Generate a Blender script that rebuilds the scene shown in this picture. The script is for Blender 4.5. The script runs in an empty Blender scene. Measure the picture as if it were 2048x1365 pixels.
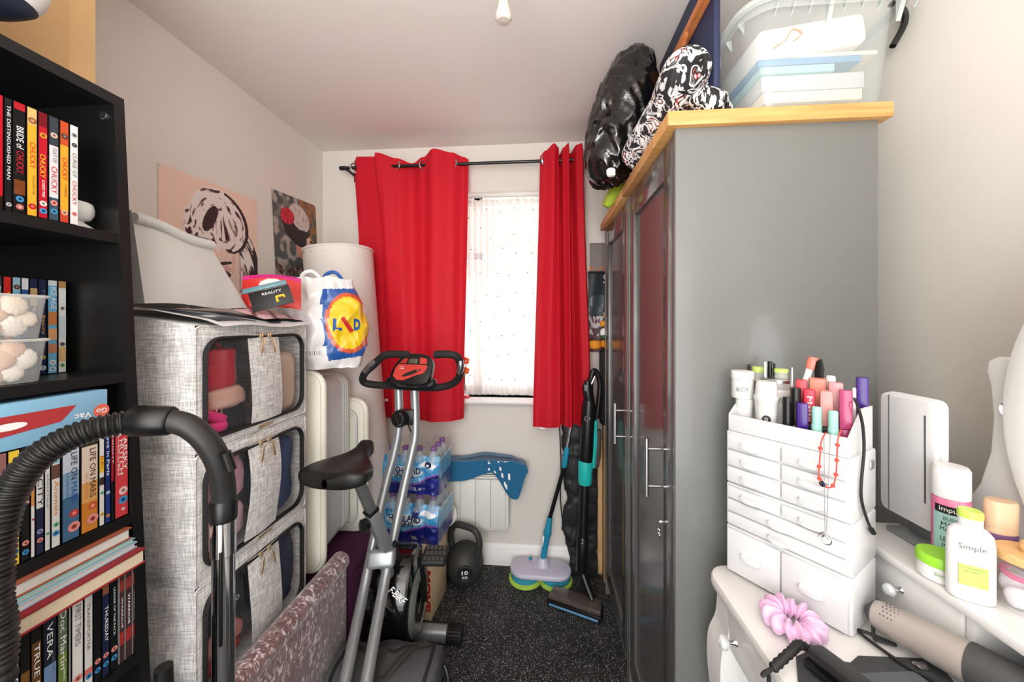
import bpy, bmesh, math, random
from mathutils import Vector, Matrix, noise
from mathutils.bvhtree import BVHTree
random.seed(7)
S = bpy.context.scene
COL = S.collection
R = math.radians
# ---------------------------------------------------------------- camera
F = 730.0; TH = math.atan(60 / F); EYE = 1.342
cam_d = bpy.data.cameras.new('camera'); cam = bpy.data.objects.new('camera', cam_d); COL.objects.link(cam)
cam_d.sensor_width = 36; cam_d.lens = F / 2048 * 36; cam_d.shift_y = -37.5 / 2048; cam_d.clip_start = .02
cam.location = (0, 0, EYE); cam.rotation_euler = (R(90), 0, TH)
S.camera = cam
# ---------------------------------------------------------------- world, lights, exposure
W = bpy.data.worlds.new('daylight'); S.world = W; W.use_nodes = True
bg = W.node_tree.nodes['Background']; bg.inputs[0].default_value = (.93, .97, 1, 1); bg.inputs[1].default_value = 3.0
def area(name, loc, rot, sx, sy, power, col):
    l = bpy.data.lights.new(name, 'AREA'); l.shape = 'RECTANGLE'; l.size = sx; l.size_y = sy; l.energy = power; l.color = col
    o = bpy.data.objects.new(name, l); COL.objects.link(o); o.location = loc; o.rotation_euler = rot; return o
area('front_fill', (-.18, -.93, 1.35), (R(90), 0, 0), 1.3, 1.9, 26, (1, .985, .965))  # unseen fill panel added behind the camera for soft frontal light
area('ceiling_bounce_fill', (-.1, -.45, 1.62), (R(168), 0, 0), .9, .7, 26, (1, .985, .965))  # added upward fill behind the camera, bounced off the ceiling; no fixture here
S.view_settings.view_transform = 'Standard'; S.view_settings.look = 'None'
S.view_settings.exposure = 0.15; S.view_settings.gamma = 1.0; S.view_settings.use_curve_mapping = False
# ---------------------------------------------------------------- helpers
cT, sT = math.cos(TH), math.sin(TH)
def at(px, py, Y=None, X=None, Z=None, d=None):
    a = (px - 1024) / F; b = (645 - py) / F
    r = Vector((cT * a - sT, sT * a + cT, b))
    if Y is not None: t = Y / r.y
    elif X is not None: t = X / r.x
    elif Z is not None: t = (Z - EYE) / r.z
    else: t = d
    return Vector((0, 0, EYE)) + r * t
def lin(c):
    o = []
    for v in c[:3]:
        v = v / 255.0
        o.append(v / 12.92 if v <= .04045 else ((v + .055) / 1.055) ** 2.4)
    return tuple(o) + (1,)
MATS = {}
def nd(t, typ, **kw):
    n = t.nodes.new(typ)
    for k, v in kw.items():
        if k.startswith('i_'): n.inputs[k[2:].replace('_', ' ')].default_value = v
        else: setattr(n, k, v)
    return n
def M(key, col=(200, 200, 200), rough=.5, metal=0., var=.08, scale=30., bump=0., bscale=200., alpha=1., trans=0., sheen=0., coat=0., spec=.5, emit=0.):
    if key in MATS: return MATS[key]
    m = bpy.data.materials.new(key); m.use_nodes = True; t = m.node_tree; p = t.nodes['Principled BSDF']
    tc = nd(t, 'ShaderNodeTexCoord')
    c = lin(col)
    if var > 0:
        n = nd(t, 'ShaderNodeTexNoise', i_Scale=scale, i_Detail=4.0); t.links.new(tc.outputs['Object'], n.inputs['Vector'])
        mx = nd(t, 'ShaderNodeMix', data_type='RGBA')
        mx.inputs[6].default_value = tuple(x * (1 - var) for x in c[:3]) + (1,)
        mx.inputs[7].default_value = tuple(min(1, x * (1 + var)) for x in c[:3]) + (1,)
        t.links.new(n.outputs['Fac'], mx.inputs[0]); t.links.new(mx.outputs[2], p.inputs['Base Color'])
    else: p.inputs['Base Color'].default_value = c
    p.inputs['Roughness'].default_value = rough; p.inputs['Metallic'].default_value = metal
    p.inputs['Alpha'].default_value = alpha; p.inputs['Transmission Weight'].default_value = trans
    p.inputs['Sheen Weight'].default_value = sheen; p.inputs['Coat Weight'].default_value = coat
    p.inputs['Specular IOR Level'].default_value = spec
    if bump > 0:
        n2 = nd(t, 'ShaderNodeTexNoise', i_Scale=bscale, i_Detail=3.0); t.links.new(tc.outputs['Object'], n2.inputs['Vector'])
        b = nd(t, 'ShaderNodeBump', i_Strength=bump, i_Distance=.004); t.links.new(n2.outputs['Fac'], b.inputs['Height']); t.links.new(b.outputs['Normal'], p.inputs['Normal'])
    MATS[key] = m; return m
def ramp(t, fac, stops):
    r = nd(t, 'ShaderNodeValToRGB'); e = r.color_ramp.elements
    while len(e) < len(stops): e.new(.5)
    for i, (pos, c) in enumerate(stops): e[i].position = pos; e[i].color = c
    t.links.new(fac, r.inputs[0]); return r.outputs[0]
def base(key, rough=.5):
    m = bpy.data.materials.new(key); m.use_nodes = True; t = m.node_tree; MATS[key] = m
    p = t.nodes['Principled BSDF']; p.inputs['Roughness'].default_value = rough
    return m, t, p, nd(t, 'ShaderNodeTexCoord').outputs['Object']
def m_floor():
    m, t, p, oc = base('sparkle_carpet', .85)
    v = nd(t, 'ShaderNodeTexVoronoi', i_Scale=330.0); t.links.new(oc, v.inputs['Vector'])
    sep = nd(t, 'ShaderNodeSeparateColor'); t.links.new(v.outputs['Color'], sep.inputs[0])
    spk = ramp(t, sep.outputs[0], [(.80, (0, 0, 0, 1)), (.90, (1, 1, 1, 1))])
    rad = ramp(t, v.outputs['Distance'], [(.25, (1, 1, 1, 1)), (.5, (0, 0, 0, 1))])
    mu = nd(t, 'ShaderNodeMath', operation='MULTIPLY'); t.links.new(spk, mu.inputs[0]); t.links.new(rad, mu.inputs[1])
    n = nd(t, 'ShaderNodeTexNoise', i_Scale=9.0, i_Detail=6.0); t.links.new(oc, n.inputs['Vector'])
    bc = ramp(t, n.outputs['Fac'], [(.3, (.007, .007, .008, 1)), (.75, (.03, .03, .032, 1))])
    mx = nd(t, 'ShaderNodeMix', data_type='RGBA'); t.links.new(mu.outputs[0], mx.inputs[0]); t.links.new(bc, mx.inputs[6]); mx.inputs[7].default_value = (.85, .84, .80, 1)
    t.links.new(mx.outputs[2], p.inputs['Base Color'])
    b = nd(t, 'ShaderNodeBump', i_Strength=.5, i_Distance=.003); t.links.new(v.outputs['Distance'], b.inputs['Height']); t.links.new(b.outputs['Normal'], p.inputs['Normal'])
    return m
def m_linen(key, a, b_):
    m, t, p, oc = base(key, .9)
    f = []
    for sc in ((60, 60, 700), (700, 700, 60)):
        mp = nd(t, 'ShaderNodeMapping'); mp.inputs['Scale'].default_value = sc; t.links.new(oc, mp.inputs['Vector'])
        n = nd(t, 'ShaderNodeTexNoise', i_Scale=.45, i_Detail=3.0); t.links.new(mp.outputs[0], n.inputs['Vector']); f.append(n.outputs['Fac'])
    ad = nd(t, 'ShaderNodeMath', operation='ADD'); t.links.new(f[0], ad.inputs[0]); t.links.new(f[1], ad.inputs[1])
    hf = nd(t, 'ShaderNodeMath', operation='MULTIPLY'); hf.inputs[1].default_value = .5; t.links.new(ad.outputs[0], hf.inputs[0])
    c = ramp(t, hf.outputs[0], [(.40, lin(a)), (.60, lin(b_))])
    t.links.new(c, p.inputs['Base Color'])
    b = nd(t, 'ShaderNodeBump', i_Strength=.25, i_Distance=.002); t.links.new(ad.outputs[0], b.inputs['Height']); t.links.new(b.outputs['Normal'], p.inputs['Normal'])
    return m
def m_velvet():
    m, t, p, oc = base('crushed_velvet', .45)
    mp = nd(t, 'ShaderNodeMapping'); mp.inputs['Scale'].default_value = (1, 1.4, .8); mp.inputs['Rotation'].default_value = (.5, 0, 0); t.links.new(oc, mp.inputs['Vector'])
    n = nd(t, 'ShaderNodeTexNoise', i_Scale=55.0, i_Detail=7.0, i_Distortion=1.2); t.links.new(mp.outputs[0], n.inputs['Vector'])
    n2 = nd(t, 'ShaderNodeTexNoise', i_Scale=9.0, i_Detail=2.0); t.links.new(oc, n2.inputs['Vector'])
    ad = nd(t, 'ShaderNodeMath', operation='MULTIPLY_ADD'); t.links.new(n2.outputs['Fac'], ad.inputs[0]); ad.inputs[1].default_value = .35; t.links.new(n.outputs['Fac'], ad.inputs[2])
    c = ramp(t, ad.outputs[0], [(.55, lin((104, 74, 74))), (.72, lin((140, 108, 108))), (.80, lin((225, 212, 214)))])
    t.links.new(c, p.inputs['Base Color']); p.inputs['Sheen Weight'].default_value = .5
    b = nd(t, 'ShaderNodeBump', i_Strength=.6, i_Distance=.004); t.links.new(n.outputs['Fac'], b.inputs['Height']); t.links.new(b.outputs['Normal'], p.inputs['Normal'])
    return m
def m_wood(key, a, b_, sc=(3, 40, 40), rough=.45):
    m, t, p, oc = base(key, rough)
    mp = nd(t, 'ShaderNodeMapping'); mp.inputs['Scale'].default_value = sc; t.links.new(oc, mp.inputs['Vector'])
    n = nd(t, 'ShaderNodeTexNoise', i_Scale=2.0, i_Detail=5.0, i_Distortion=.6); t.links.new(mp.outputs[0], n.inputs['Vector'])
    t.links.new(ramp(t, n.outputs['Fac'], [(.35, lin(a)), (.65, lin(b_))]), p.inputs['Base Color'])
    return m
def m_cloth(key, col, trans=.25, rough=.8, var=.1, clear=0.):
    m, t, p, oc = base(key, rough)
    out = t.nodes['Material Output']; c = lin(col)
    n = nd(t, 'ShaderNodeTexNoise', i_Scale=400.0, i_Detail=2.0); t.links.new(oc, n.inputs['Vector'])
    cc = ramp(t, n.outputs['Fac'], [(.3, tuple(x * (1 - var) for x in c[:3]) + (1,)), (.7, c)])
    t.links.new(cc, p.inputs['Base Color']); p.inputs['Specular IOR Level'].default_value = .15
    tr = nd(t, 'ShaderNodeBsdfTranslucent'); t.links.new(cc, tr.inputs[0])
    mx = nd(t, 'ShaderNodeMixShader'); mx.inputs[0].default_value = trans
    t.links.new(p.outputs[0], mx.inputs[1]); t.links.new(tr.outputs[0], mx.inputs[2]); last = mx.outputs[0]
    if clear:
        tp = nd(t, 'ShaderNodeBsdfTransparent'); m2 = nd(t, 'ShaderNodeMixShader'); m2.inputs[0].default_value = clear
        t.links.new(last, m2.inputs[1]); t.links.new(tp.outputs[0], m2.inputs[2]); last = m2.outputs[0]
    t.links.new(last, out.inputs[0]); return m
def m_print(key, rough=.55, coat=0.):
    m, t, p, oc = base(key, rough)
    a = nd(t, 'ShaderNodeAttribute'); a.attribute_name = 'print'
    n = nd(t, 'ShaderNodeTexNoise', i_Scale=250.0, i_Detail=3.0); t.links.new(oc, n.inputs['Vector'])
    mx = nd(t, 'ShaderNodeMix', data_type='RGBA', blend_type='MULTIPLY'); mx.inputs[0].default_value = .15
    t.links.new(a.outputs['Color'], mx.inputs[6]); t.links.new(n.outputs['Fac'], mx.inputs[7])
    t.links.new(mx.outputs[2], p.inputs['Base Color']); p.inputs['Coat Weight'].default_value = coat
    return m
def m_cells(key, stops, scale, rough=.6, stretch=(1, 1, 1), dist=0.0):
    m, t, p, oc = base(key, rough)
    mp = nd(t, 'ShaderNodeMapping'); mp.inputs['Scale'].default_value = stretch; t.links.new(oc, mp.inputs['Vector'])
    n = nd(t, 'ShaderNodeTexNoise', i_Scale=scale, i_Detail=2.0, i_Distortion=dist); t.links.new(mp.outputs[0], n.inputs['Vector'])
    r = ramp(t, n.outputs['Fac'], [(a, lin(c)) for a, c in stops]); t.nodes['Color Ramp'].color_ramp.interpolation = 'CONSTANT'
    t.links.new(r, p.inputs['Base Color']); return m

class MB:
    """collects geometry in world coordinates (through matrix m) and builds one mesh object"""
    def __init__(s, m=None): s.v = []; s.f = []; s.c = []; s.m = m
    def add(s, vs, fs, col=None):
        o = len(s.v)
        s.v += [(s.m @ Vector(p)) if s.m else Vector(p) for p in vs]
        for f in fs: s.f.append([i + o for i in f]); s.c.append(col)
        return s
    def bm(s, b, col=None):
        b.verts.index_update(); s.add([tuple(v.co) for v in b.verts], [[v.index for v in f.verts] for f in b.faces], col); b.free(); return s
    def box(s, c, sz, bev=0., rot=None, col=None, seg=2):
        b = bmesh.new(); bmesh.ops.create_cube(b, size=1)
        for v in b.verts: v.co = Vector((v.co.x * sz[0], v.co.y * sz[1], v.co.z * sz[2]))
        if bev > 0: bmesh.ops.bevel(b, geom=list(b.edges), offset=min(bev, min(sz) * .49), segments=seg, profile=.5, affect='EDGES')
        mt = Matrix.Translation(Vector(c))
        if rot is not None: mt = mt @ (rot.to_4x4() if isinstance(rot, Matrix) else Matrix.Rotation(rot, 4, 'Z'))
        bmesh.ops.transform(b, matrix=mt, verts=b.verts); return s.bm(b, col)
    def b2(s, lo, hi, bev=0., col=None, seg=2):
        return s.box([(a + b) / 2 for a, b in zip(lo, hi)], [abs(b - a) for a, b in zip(lo, hi)], bev, None, col, seg)
    def tube(s, path, r, n=10, closed=False, cap=True, col=None, flat=1.0):
        P = [Vector(p) for p in path]; N = len(P); vs = []; fs = []
        rr = r if isinstance(r, (list, tuple)) else [r] * N
        prev = None
        for i in range(N):
            a = P[(i - 1) % N] if closed or i > 0 else P[i]; b = P[(i + 1) % N] if closed or i < N - 1 else P[i]
            t = (b - a).normalized()
            if prev is None:
                u = t.orthogonal().normalized()
                if flat != 1.0:
                    u = Vector((0, 0, 1)).cross(t); u = u.normalized() if u.length > 1e-4 else t.orthogonal().normalized()
            else:
                u = prev - t * prev.dot(t); u = u.normalized() if u.length > 1e-6 else t.orthogonal().normalized()
            prev = u; w = t.cross(u)
            for k in range(n):
                an = 2 * math.pi * k / n; vs.append(P[i] + (u * math.cos(an) + w * math.sin(an) * flat) * rr[i])
        L = N if closed else N - 1
        for i in range(L):
            for k in range(n):
                i2 = (i + 1) % N; k2 = (k + 1) % n; fs.append([i * n + k, i * n + k2, i2 * n + k2, i2 * n + k])
        if cap and not closed: fs.append(list(range(n))[::-1]); fs.append([(N - 1) * n + k for k in range(n)])
        return s.add(vs, fs, col)
    def cyl(s, p0, p1, r0, r1=None, n=20, col=None):
        return s.tube([p0, p1], [r0, r0 if r1 is None else r1], n, col=col)
    def lathe(s, prof, c=(0, 0, 0), n=24, axis='Z', rot=None, col=None, sx=1., sy=1.):
        vs = []; fs = []; K = len(prof)
        for r, z in prof:
            for k in range(n):
                a = 2 * math.pi * k / n; p = Vector((r * math.cos(a) * sx, r * math.sin(a) * sy, z))
                if axis == 'X': p = Vector((p.z, p.x, p.y))
                if axis == 'Y': p = Vector((p.x, p.z, p.y))
                if rot is not None: p = rot @ p
                vs.append(p + Vector(c))
        for i in range(K - 1):
            for k in range(n):
                k2 = (k + 1) % n; fs.append([i * n + k, i * n + k2, (i + 1) * n + k2, (i + 1) * n + k])
        if prof[0][0] > 1e-6: fs.append(list(range(n))[::-1])
        if prof[-1][0] > 1e-6: fs.append([(K - 1) * n + k for k in range(n)])
        return s.add(vs, fs, col)
    def grid(s, fn, nu, nv, colfn=None, wrapu=False):
        o = len(s.v)
        for j in range(nv + 1):
            for i in range(nu + (0 if wrapu else 1)):
                p = Vector(fn(i / nu, j / nv)); s.v.append((s.m @ p) if s.m else p)
        w = nu if wrapu else nu + 1
        for j in range(nv):
            for i in range(nu):
                i2 = (i + 1) % w
                s.f.append([o + j * w + i, o + j * w + i2, o + (j + 1) * w + i2, o + (j + 1) * w + i])
                s.c.append(colfn((i + .5) / nu, (j + .5) / nv) if colfn else None)
        return s
    def prism(s, pts, ax, a, b, col=None, bev=0.):
        """2-D outline pts extruded along axis ax from a to b (other two axes in order)"""
        def mk(p, w):
            return {'X': (w, p[0], p[1]), 'Y': (p[0], w, p[1]), 'Z': (p[0], p[1], w)}[ax]
        bmx = bmesh.new(); vs = [bmx.verts.new(mk(p, a)) for p in pts]; f = bmx.faces.new(vs)
        r = bmesh.ops.extrude_face_region(bmx, geom=[f]); d = Vector(mk((0, 0), b)) - Vector(mk((0, 0), a))
        for e in r['geom']:
            if isinstance(e, bmesh.types.BMVert): e.co += d
        bmesh.ops.recalc_face_normals(bmx, faces=bmx.faces)
        if bev > 0: bmesh.ops.bevel(bmx, geom=[e for e in bmx.edges if e.calc_face_angle(0) > .6], offset=bev, segments=2, profile=.5, affect='EDGES')
        return s.bm(bmx, col)
    def noise(s, amp, freq, seed=0.0, keep=None):
        for v in s.v:
            if keep and not keep(v): continue
            v += noise.noise_vector(v * freq + Vector((seed, seed * 1.7, 3.1))) * amp
        return s
    def mesh(s, name, mat, inv=None, ang=40):
        me = bpy.data.meshes.new(name)
        me.from_pydata([tuple((inv @ v) if inv else v) for v in s.v], [], s.f)
        b = bmesh.new(); b.from_mesh(me); bmesh.ops.recalc_face_normals(b, faces=b.faces); b.to_mesh(me); b.free()
        if any(c is not None for c in s.c):
            at_ = me.color_attributes.new('print', 'FLOAT_COLOR', 'CORNER')
            buf = []
            for f, c in zip(s.f, s.c):
                l = lin(c) if c is not None else (1, 1, 1, 1)
                buf += list(l) * len(f)
            at_.data.foreach_set('color', buf)
        me.polygons.foreach_set('use_smooth', [True] * len(me.polygons))
        if ang < 179: me.set_sharp_from_angle(angle=R(ang))
        if mat: me.materials.append(MATS[mat] if isinstance(mat, str) else mat)
        return me
def link(o, parent=None):
    COL.objects.link(o)
    if parent is not None: o.parent = parent
    return o
TM = {}
def thing(name, label, cat, loc, group=None, rot=0., kind=None):
    o = bpy.data.objects.new(name, None); o.empty_display_size = .05; o.location = loc; o.rotation_euler = (0, 0, rot)
    COL.objects.link(o); TM[o.name] = Matrix.Translation(Vector(loc)) @ Matrix.Rotation(rot, 4, 'Z')
    if kind: o['kind'] = kind
    else: o['label'] = label; o['category'] = cat
    if group: o['group'] = group
    return o
def root_of(p):
    while p.parent is not None: p = p.parent
    return p
def part(name, mb, mat, parent, ang=40, label=None):
    me = mb.mesh(name, mat, TM[root_of(parent).name].inverted(), ang)
    o = bpy.data.objects.new(name, me); link(o, parent)
    if label: o['label'] = label
    return o
def solo(name, mb, mat, label, cat, group=None, ang=40, kind=None):
    xs = [v.x for v in mb.v]; ys = [v.y for v in mb.v]; zs = [v.z for v in mb.v]
    L = Vector(((min(xs) + max(xs)) / 2, (min(ys) + max(ys)) / 2, min(zs)))
    TMm = Matrix.Translation(L); me = mb.mesh(name, mat, TMm.inverted(), ang)
    o = bpy.data.objects.new(name, me); o.location = L; COL.objects.link(o); TM[o.name] = TMm
    if kind: o['kind'] = kind
    if label: o['label'] = label
    if cat: o['category'] = cat
    if group: o['group'] = group
    return o
def frame(o, x, y):
    """matrix with local x, y directions given; z the normal"""
    x = Vector(x).normalized(); y = Vector(y); y = (y - x * y.dot(x)).normalized(); z = x.cross(y)
    m = Matrix((x, y, z)).transposed().to_4x4(); m.translation = Vector(o); return m
TXT = {}
def text(body, mtx, w, h, mat, parent, name='lettering', shear=0., drape=None, bold=0., off=.0012):
    key = (body, shear, bold)
    if key not in TXT:
        cu = bpy.data.curves.new('t', 'FONT'); cu.body = body; cu.resolution_u = 2; cu.shear = shear; cu.offset = bold
        ob = bpy.data.objects.new('t', cu); me = bpy.data.meshes.new_from_object(ob)
        vs = [v.co.copy() for v in me.vertices]; fs = [list(p.vertices) for p in me.polygons]
        bpy.data.objects.remove(ob); bpy.data.curves.remove(cu); bpy.data.meshes.remove(me)
        x0 = min(v.x for v in vs); x1 = max(v.x for v in vs); y0 = min(v.y for v in vs); y1 = max(v.y for v in vs)
        TXT[key] = ([((v.x - x0) / (x1 - x0) - .5, (v.y - y0) / max(1e-6, y1 - y0) - .5) for v in vs], fs)
    vs, fs = TXT[key]
    mb = MB(); pts = []
    n = (mtx.to_3x3() @ Vector((0, 0, 1))).normalized()
    for x, y in vs:
        p = mtx @ Vector((x * w, y * h, 0))
        if drape:
            hit = drape.ray_cast(p + n * .3, -n)
            if hit[0] is not None: p = hit[0] + n * off
        pts.append(p)
    mb.add(pts, fs)
    return part(name, mb, mat, parent, 180)
def arc(c, r, a0, a1, n, plane='XZ', z=0):
    o = []
    for i in range(n + 1):
        a = R(a0 + (a1 - a0) * i / n); p = (c[0] + r * math.cos(a), c[1] + r * math.sin(a)); o.append(p)
    return o
def rrect(x0, y0, x1, y1, r, n=5):
    return arc((x1 - r, y1 - r), r, 0, 90, n) + arc((x0 + r, y1 - r), r, 90, 180, n) + arc((x0 + r, y0 + r), r, 180, 270, n) + arc((x1 - r, y0 + r), r, 270, 360, n)
def spl(pts, k=6):
    """Catmull-Rom through pts"""
    P = [Vector(p) for p in pts]; o = []
    for i in range(len(P) - 1):
        a = P[max(0, i - 1)]; b = P[i]; c = P[i + 1]; d = P[min(len(P) - 1, i + 2)]
        for j in range(k):
            t = j / k; o.append(.5 * ((2 * b) + (c - a) * t + (2 * a - 5 * b + 4 * c - d) * t * t + (3 * b - a - 3 * c + d) * t ** 3))
    return o + [P[-1]]
def lerp(a, b, t): return a + (b - a) * t
def sm(a, b, x):
    t = max(0, min(1, (x - a) / (b - a))); return t * t * (3 - 2 * t)

# common materials
m_floor(); m_velvet(); m_print('printed'); m_print('printed_gloss', .3, .4)
m_linen('linen_grey', (184, 182, 180), (244, 242, 239)); m_linen('linen_side', (190, 187, 185), (246, 244, 241))
m_wood('oak', (196, 142, 78), (216, 166, 104)); m_wood('redwood', (182, 104, 56), (204, 128, 76)); m_wood('bamboo', (214, 166, 108), (230, 188, 132))
M('wall_paint', (224, 219, 211), .85, var=.02, scale=3, bump=.06, bscale=90); M('ceiling_paint', (230, 223, 218), .9, var=.02, scale=2, bump=.05, bscale=60)
M('white_gloss', (244, 243, 241), .25, var=.02); M('white_satin', (240, 239, 236), .4, var=.02); M('white_plastic', (242, 242, 242), .3, var=.02, coat=.2)
M('off_white', (232, 228, 218), .5, var=.03); M('black_ash', (20, 20, 21), .35, var=.25, scale=60); M('black_plastic', (17, 17, 18), .35, var=.1); M('black_rubber', (26, 26, 27), .6, var=.1)
M('black_matt', (22, 22, 24), .8, var=.15); M('chrome', (225, 225, 228), .08, 1.0, var=.0); M('steel', (200, 200, 202), .28, 1.0, var=.04); M('silver_paint', (168, 172, 175), .35, .6, var=.04)
M('dark_silver', (120, 122, 124), .4, .5, var=.06); M('gold', (232, 205, 160), .3, .8, var=.05)
M('wardrobe_grey', (112, 113, 110), .34, var=.03, scale=6, coat=.15); M('wardrobe_gloss', (88, 86, 86), .16, var=.03, scale=6, spec=.7); M('carton', (203, 163, 116), .8, var=.08, scale=14)
M('ink_black', (15, 15, 17), .5, var=0); M('ink_white', (245, 245, 243), .5, var=0); M('ink_red', (196, 30, 36), .5, var=0); M('ink_navy', (24, 34, 80), .5, var=0); M('ink_green', (120, 170, 90), .5, var=0); M('ink_gold', (220, 178, 90), .5, var=0); M('ink_yellow', (246, 200, 40), .5, var=0); M('ink_orange', (226, 130, 40), .5, var=0); M('ink_grey', (110, 112, 112), .5, var=0); M('ink_blue', (26, 84, 160), .5, var=0); M('ink_brown', (70, 34, 20), .5, var=0)
M('clear_plastic', (225, 228, 226), .15, var=0, alpha=.28, spec=.6); M('frosted_plastic', (226, 226, 220), .35, var=0, alpha=.5); M('film', (150, 154, 160), .08, var=0, alpha=.09, spec=1.0)
M('glass', (240, 245, 248), .02, var=0, alpha=.08, spec=.8); M('jar_glass', (240, 240, 240), .04, var=0, alpha=.2, spec=.8)
# ================================================================ the room
XL, XR, YB, YF, ZC = -1.266, .885, 2.016, -1.0, 2.33
WX0, WX1, WZ0, WZ1 = -.86, .10, .925, 2.07
solo('floor', MB().b2((XL - .1, YF - .1, -.06), (XR + .1, YB + .14, 0)), 'sparkle_carpet', None, None, kind='structure')
solo('ceiling', MB().b2((XL - .1, YF - .1, ZC), (XR + .1, YB + .14, ZC + .08)), 'ceiling_paint', None, None, kind='structure')
solo('wall_left', MB().b2((XL - .1, YF, 0), (XL, YB, ZC)), 'wall_paint', None, None, kind='structure')
solo('wall_right', MB().b2((XR, YF, 0), (XR + .1, YB, ZC)), 'wall_paint', None, None, kind='structure')
wb = MB(); T = .14
wb.b2((XL - .1, YB, 0), (WX0, YB + T, ZC)); wb.b2((WX1, YB, 0), (XR + .1, YB + T, ZC)); wb.b2((WX0, YB, 0), (WX1, YB + T, WZ0)); wb.b2((WX0, YB, WZ1), (WX1, YB + T, ZC))
solo('wall_back', wb, 'wall_paint', None, None, kind='structure')
wf = MB(); DX0, DX1 = -.62, .26
wf.b2((XL - .1, YF - .1, 0), (DX0, YF, ZC)); wf.b2((DX1, YF - .1, 0), (XR + .1, YF, ZC)); wf.b2((DX0, YF - .1, 2.03), (DX1, YF, ZC))
solo('wall_front', wf, 'wall_paint', None, None, kind='structure')
prof = [(0, 0), (.016, 0), (.016, .078), (.012, .084), (.012, .092), (.006, .104), (.003, .114), (0, .114)]
bb = MB(); bb.prism([(YB - a, b) for a, b in prof], 'X', XL, XR); solo('baseboard_back', bb, 'white_satin', None, None, kind='structure')
bb = MB(); bb.prism([(XL + a, b) for a, b in prof], 'Y', YF, YB - .017); solo('baseboard_left', bb, 'white_satin', None, None, kind='structure')
bb = MB(); bb.prism([(XR - a, b) for a, b in prof], 'Y', YF, YB - .017); solo('baseboard_right', bb, 'white_satin', None, None, kind='structure')
# window: frame bars, glass, sill
win = thing('window_1', None, None, ((WX0 + WX1) / 2, YB + .11, WZ0), kind='structure')
fr = MB(); y0, y1 = YB + .085, YB + .135
for a, b in (((WX0, y0, WZ0), (WX0 + .05, y1, WZ1)), ((WX1 - .05, y0, WZ0), (WX1, y1, WZ1)), ((WX0, y0, WZ0), (WX1, y1, WZ0 + .05)), ((WX0, y0, WZ1 - .05), (WX1, y1, WZ1)), ((-.40, y0, WZ0), (-.34, y1, WZ1)), ((WX0, y0, 1.70), (WX1, y1, 1.75))): fr.b2(a, b, .006)
part('window_frame', fr, 'white_gloss', win)
for a, b in ((WX0 + .05, -.40), (-.34, WX1 - .05)):
    part('pane', MB().b2((a, YB + .108, WZ0 + .05), (b, YB + .112, 1.70)), 'glass', win)
    part('pane', MB().b2((a, YB + .108, 1.75), (b, YB + .112, WZ1 - .05)), 'glass', win)
part('window_sill', MB().b2((WX0 - .05, YB - .045, WZ0 - .034), (WX1 + .05, YB + .085, WZ0), .012, seg=3), 'white_gloss', win)
# pale house across the road
hs = thing('street_house', 'pale rendered house with a small white window seen faintly through the net curtain', 'house', (-.6, 9, -3))
M('render_pale', (222, 214, 202), .9); M('pane_dark', (120, 128, 136), .2)
part('wall', MB().b2((-6, 9, -3), (1.2, 10, 2.6)), 'render_pale', hs); part('roof', MB().prism([(8.6, 2.5), (10, 4.6), (10.1, 4.5), (8.7, 2.4)], 'X', -6.2, 1.4), M('roof_tile', (150, 120, 108), .8), hs)
w_ = part('window', MB().b2((-1.72, 8.95, .9), (-.9, 9.02, 1.9)), 'white_satin', hs)
for i in range(2):
    for j in range(2): part('pane', MB().b2((-1.66 + i * .38, 8.94, .96 + j * .47), (-1.34 + i * .38, 8.96, 1.37 + j * .47)), 'pane_dark', w_)
# pendant lampholder
pc = at(1007, 45, d=.92)
pl = thing('pendant_lamp', 'pale lampholder hanging from the ceiling at the top edge of the view', 'lamp', (pc.x, pc.y, pc.z))
M('lamp_grey', (205, 192, 180), .5)
part('lampholder', MB().lathe([(.0, 0), (.016, .002), (.021, .010), (.0195, .022), (.014, .040), (.012, .06), (.008, .075)], pc, 20), 'lamp_grey', pl)
part('cord', MB().cyl(pc + Vector((0, 0, .07)), (pc.x, pc.y, ZC - .03), .0035, n=8), 'white_satin', pl)
part('ceiling_rose', MB().lathe([(.012, -.035), (.03, -.028), (.045, -.012), (.048, 0)], (pc.x, pc.y, ZC), 24), 'white_satin', pl)
# ---------------------------------------------------------------- curtains
RY = 1.916
ra, rb = at(690, 336, Y=RY), at(1166, 320, Y=RY)
RZ = (ra.z + rb.z) / 2
rod = thing('curtain_rod', 'thin black metal curtain rod above the window', 'curtain rod', ((ra.x + rb.x) / 2, RY, RZ))
part('rod', MB().cyl((ra.x, RY, RZ), (rb.x + .03, RY, RZ), .0085, n=14), 'black_plastic', rod)
part('finial', MB().lathe([(.0095, 0), (.012, .004), (.012, .03), (.010, .036)], (ra.x - .03, RY, RZ), 14, 'X'), 'black_plastic', rod)
part('finial', MB().lathe([(.0095, 0), (.012, .004), (.012, .03), (.010, .036)], (rb.x + .02, RY, RZ), 14, 'X'), 'black_plastic', rod)
for x in (ra.x + .012, rb.x + .005):
    part('bracket', MB().b2((x - .006, RY - .004, RZ - .014), (x + .006, YB, RZ - .006), .001).b2((x - .012, YB - .005, RZ - .04), (x + .012, YB, RZ + .03), .001), 'black_plastic', rod)
m_cloth('red_curtain', (208, 32, 48), .16, .55, .06)
def px_x(px): return at(px, 330, Y=RY).x
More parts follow.
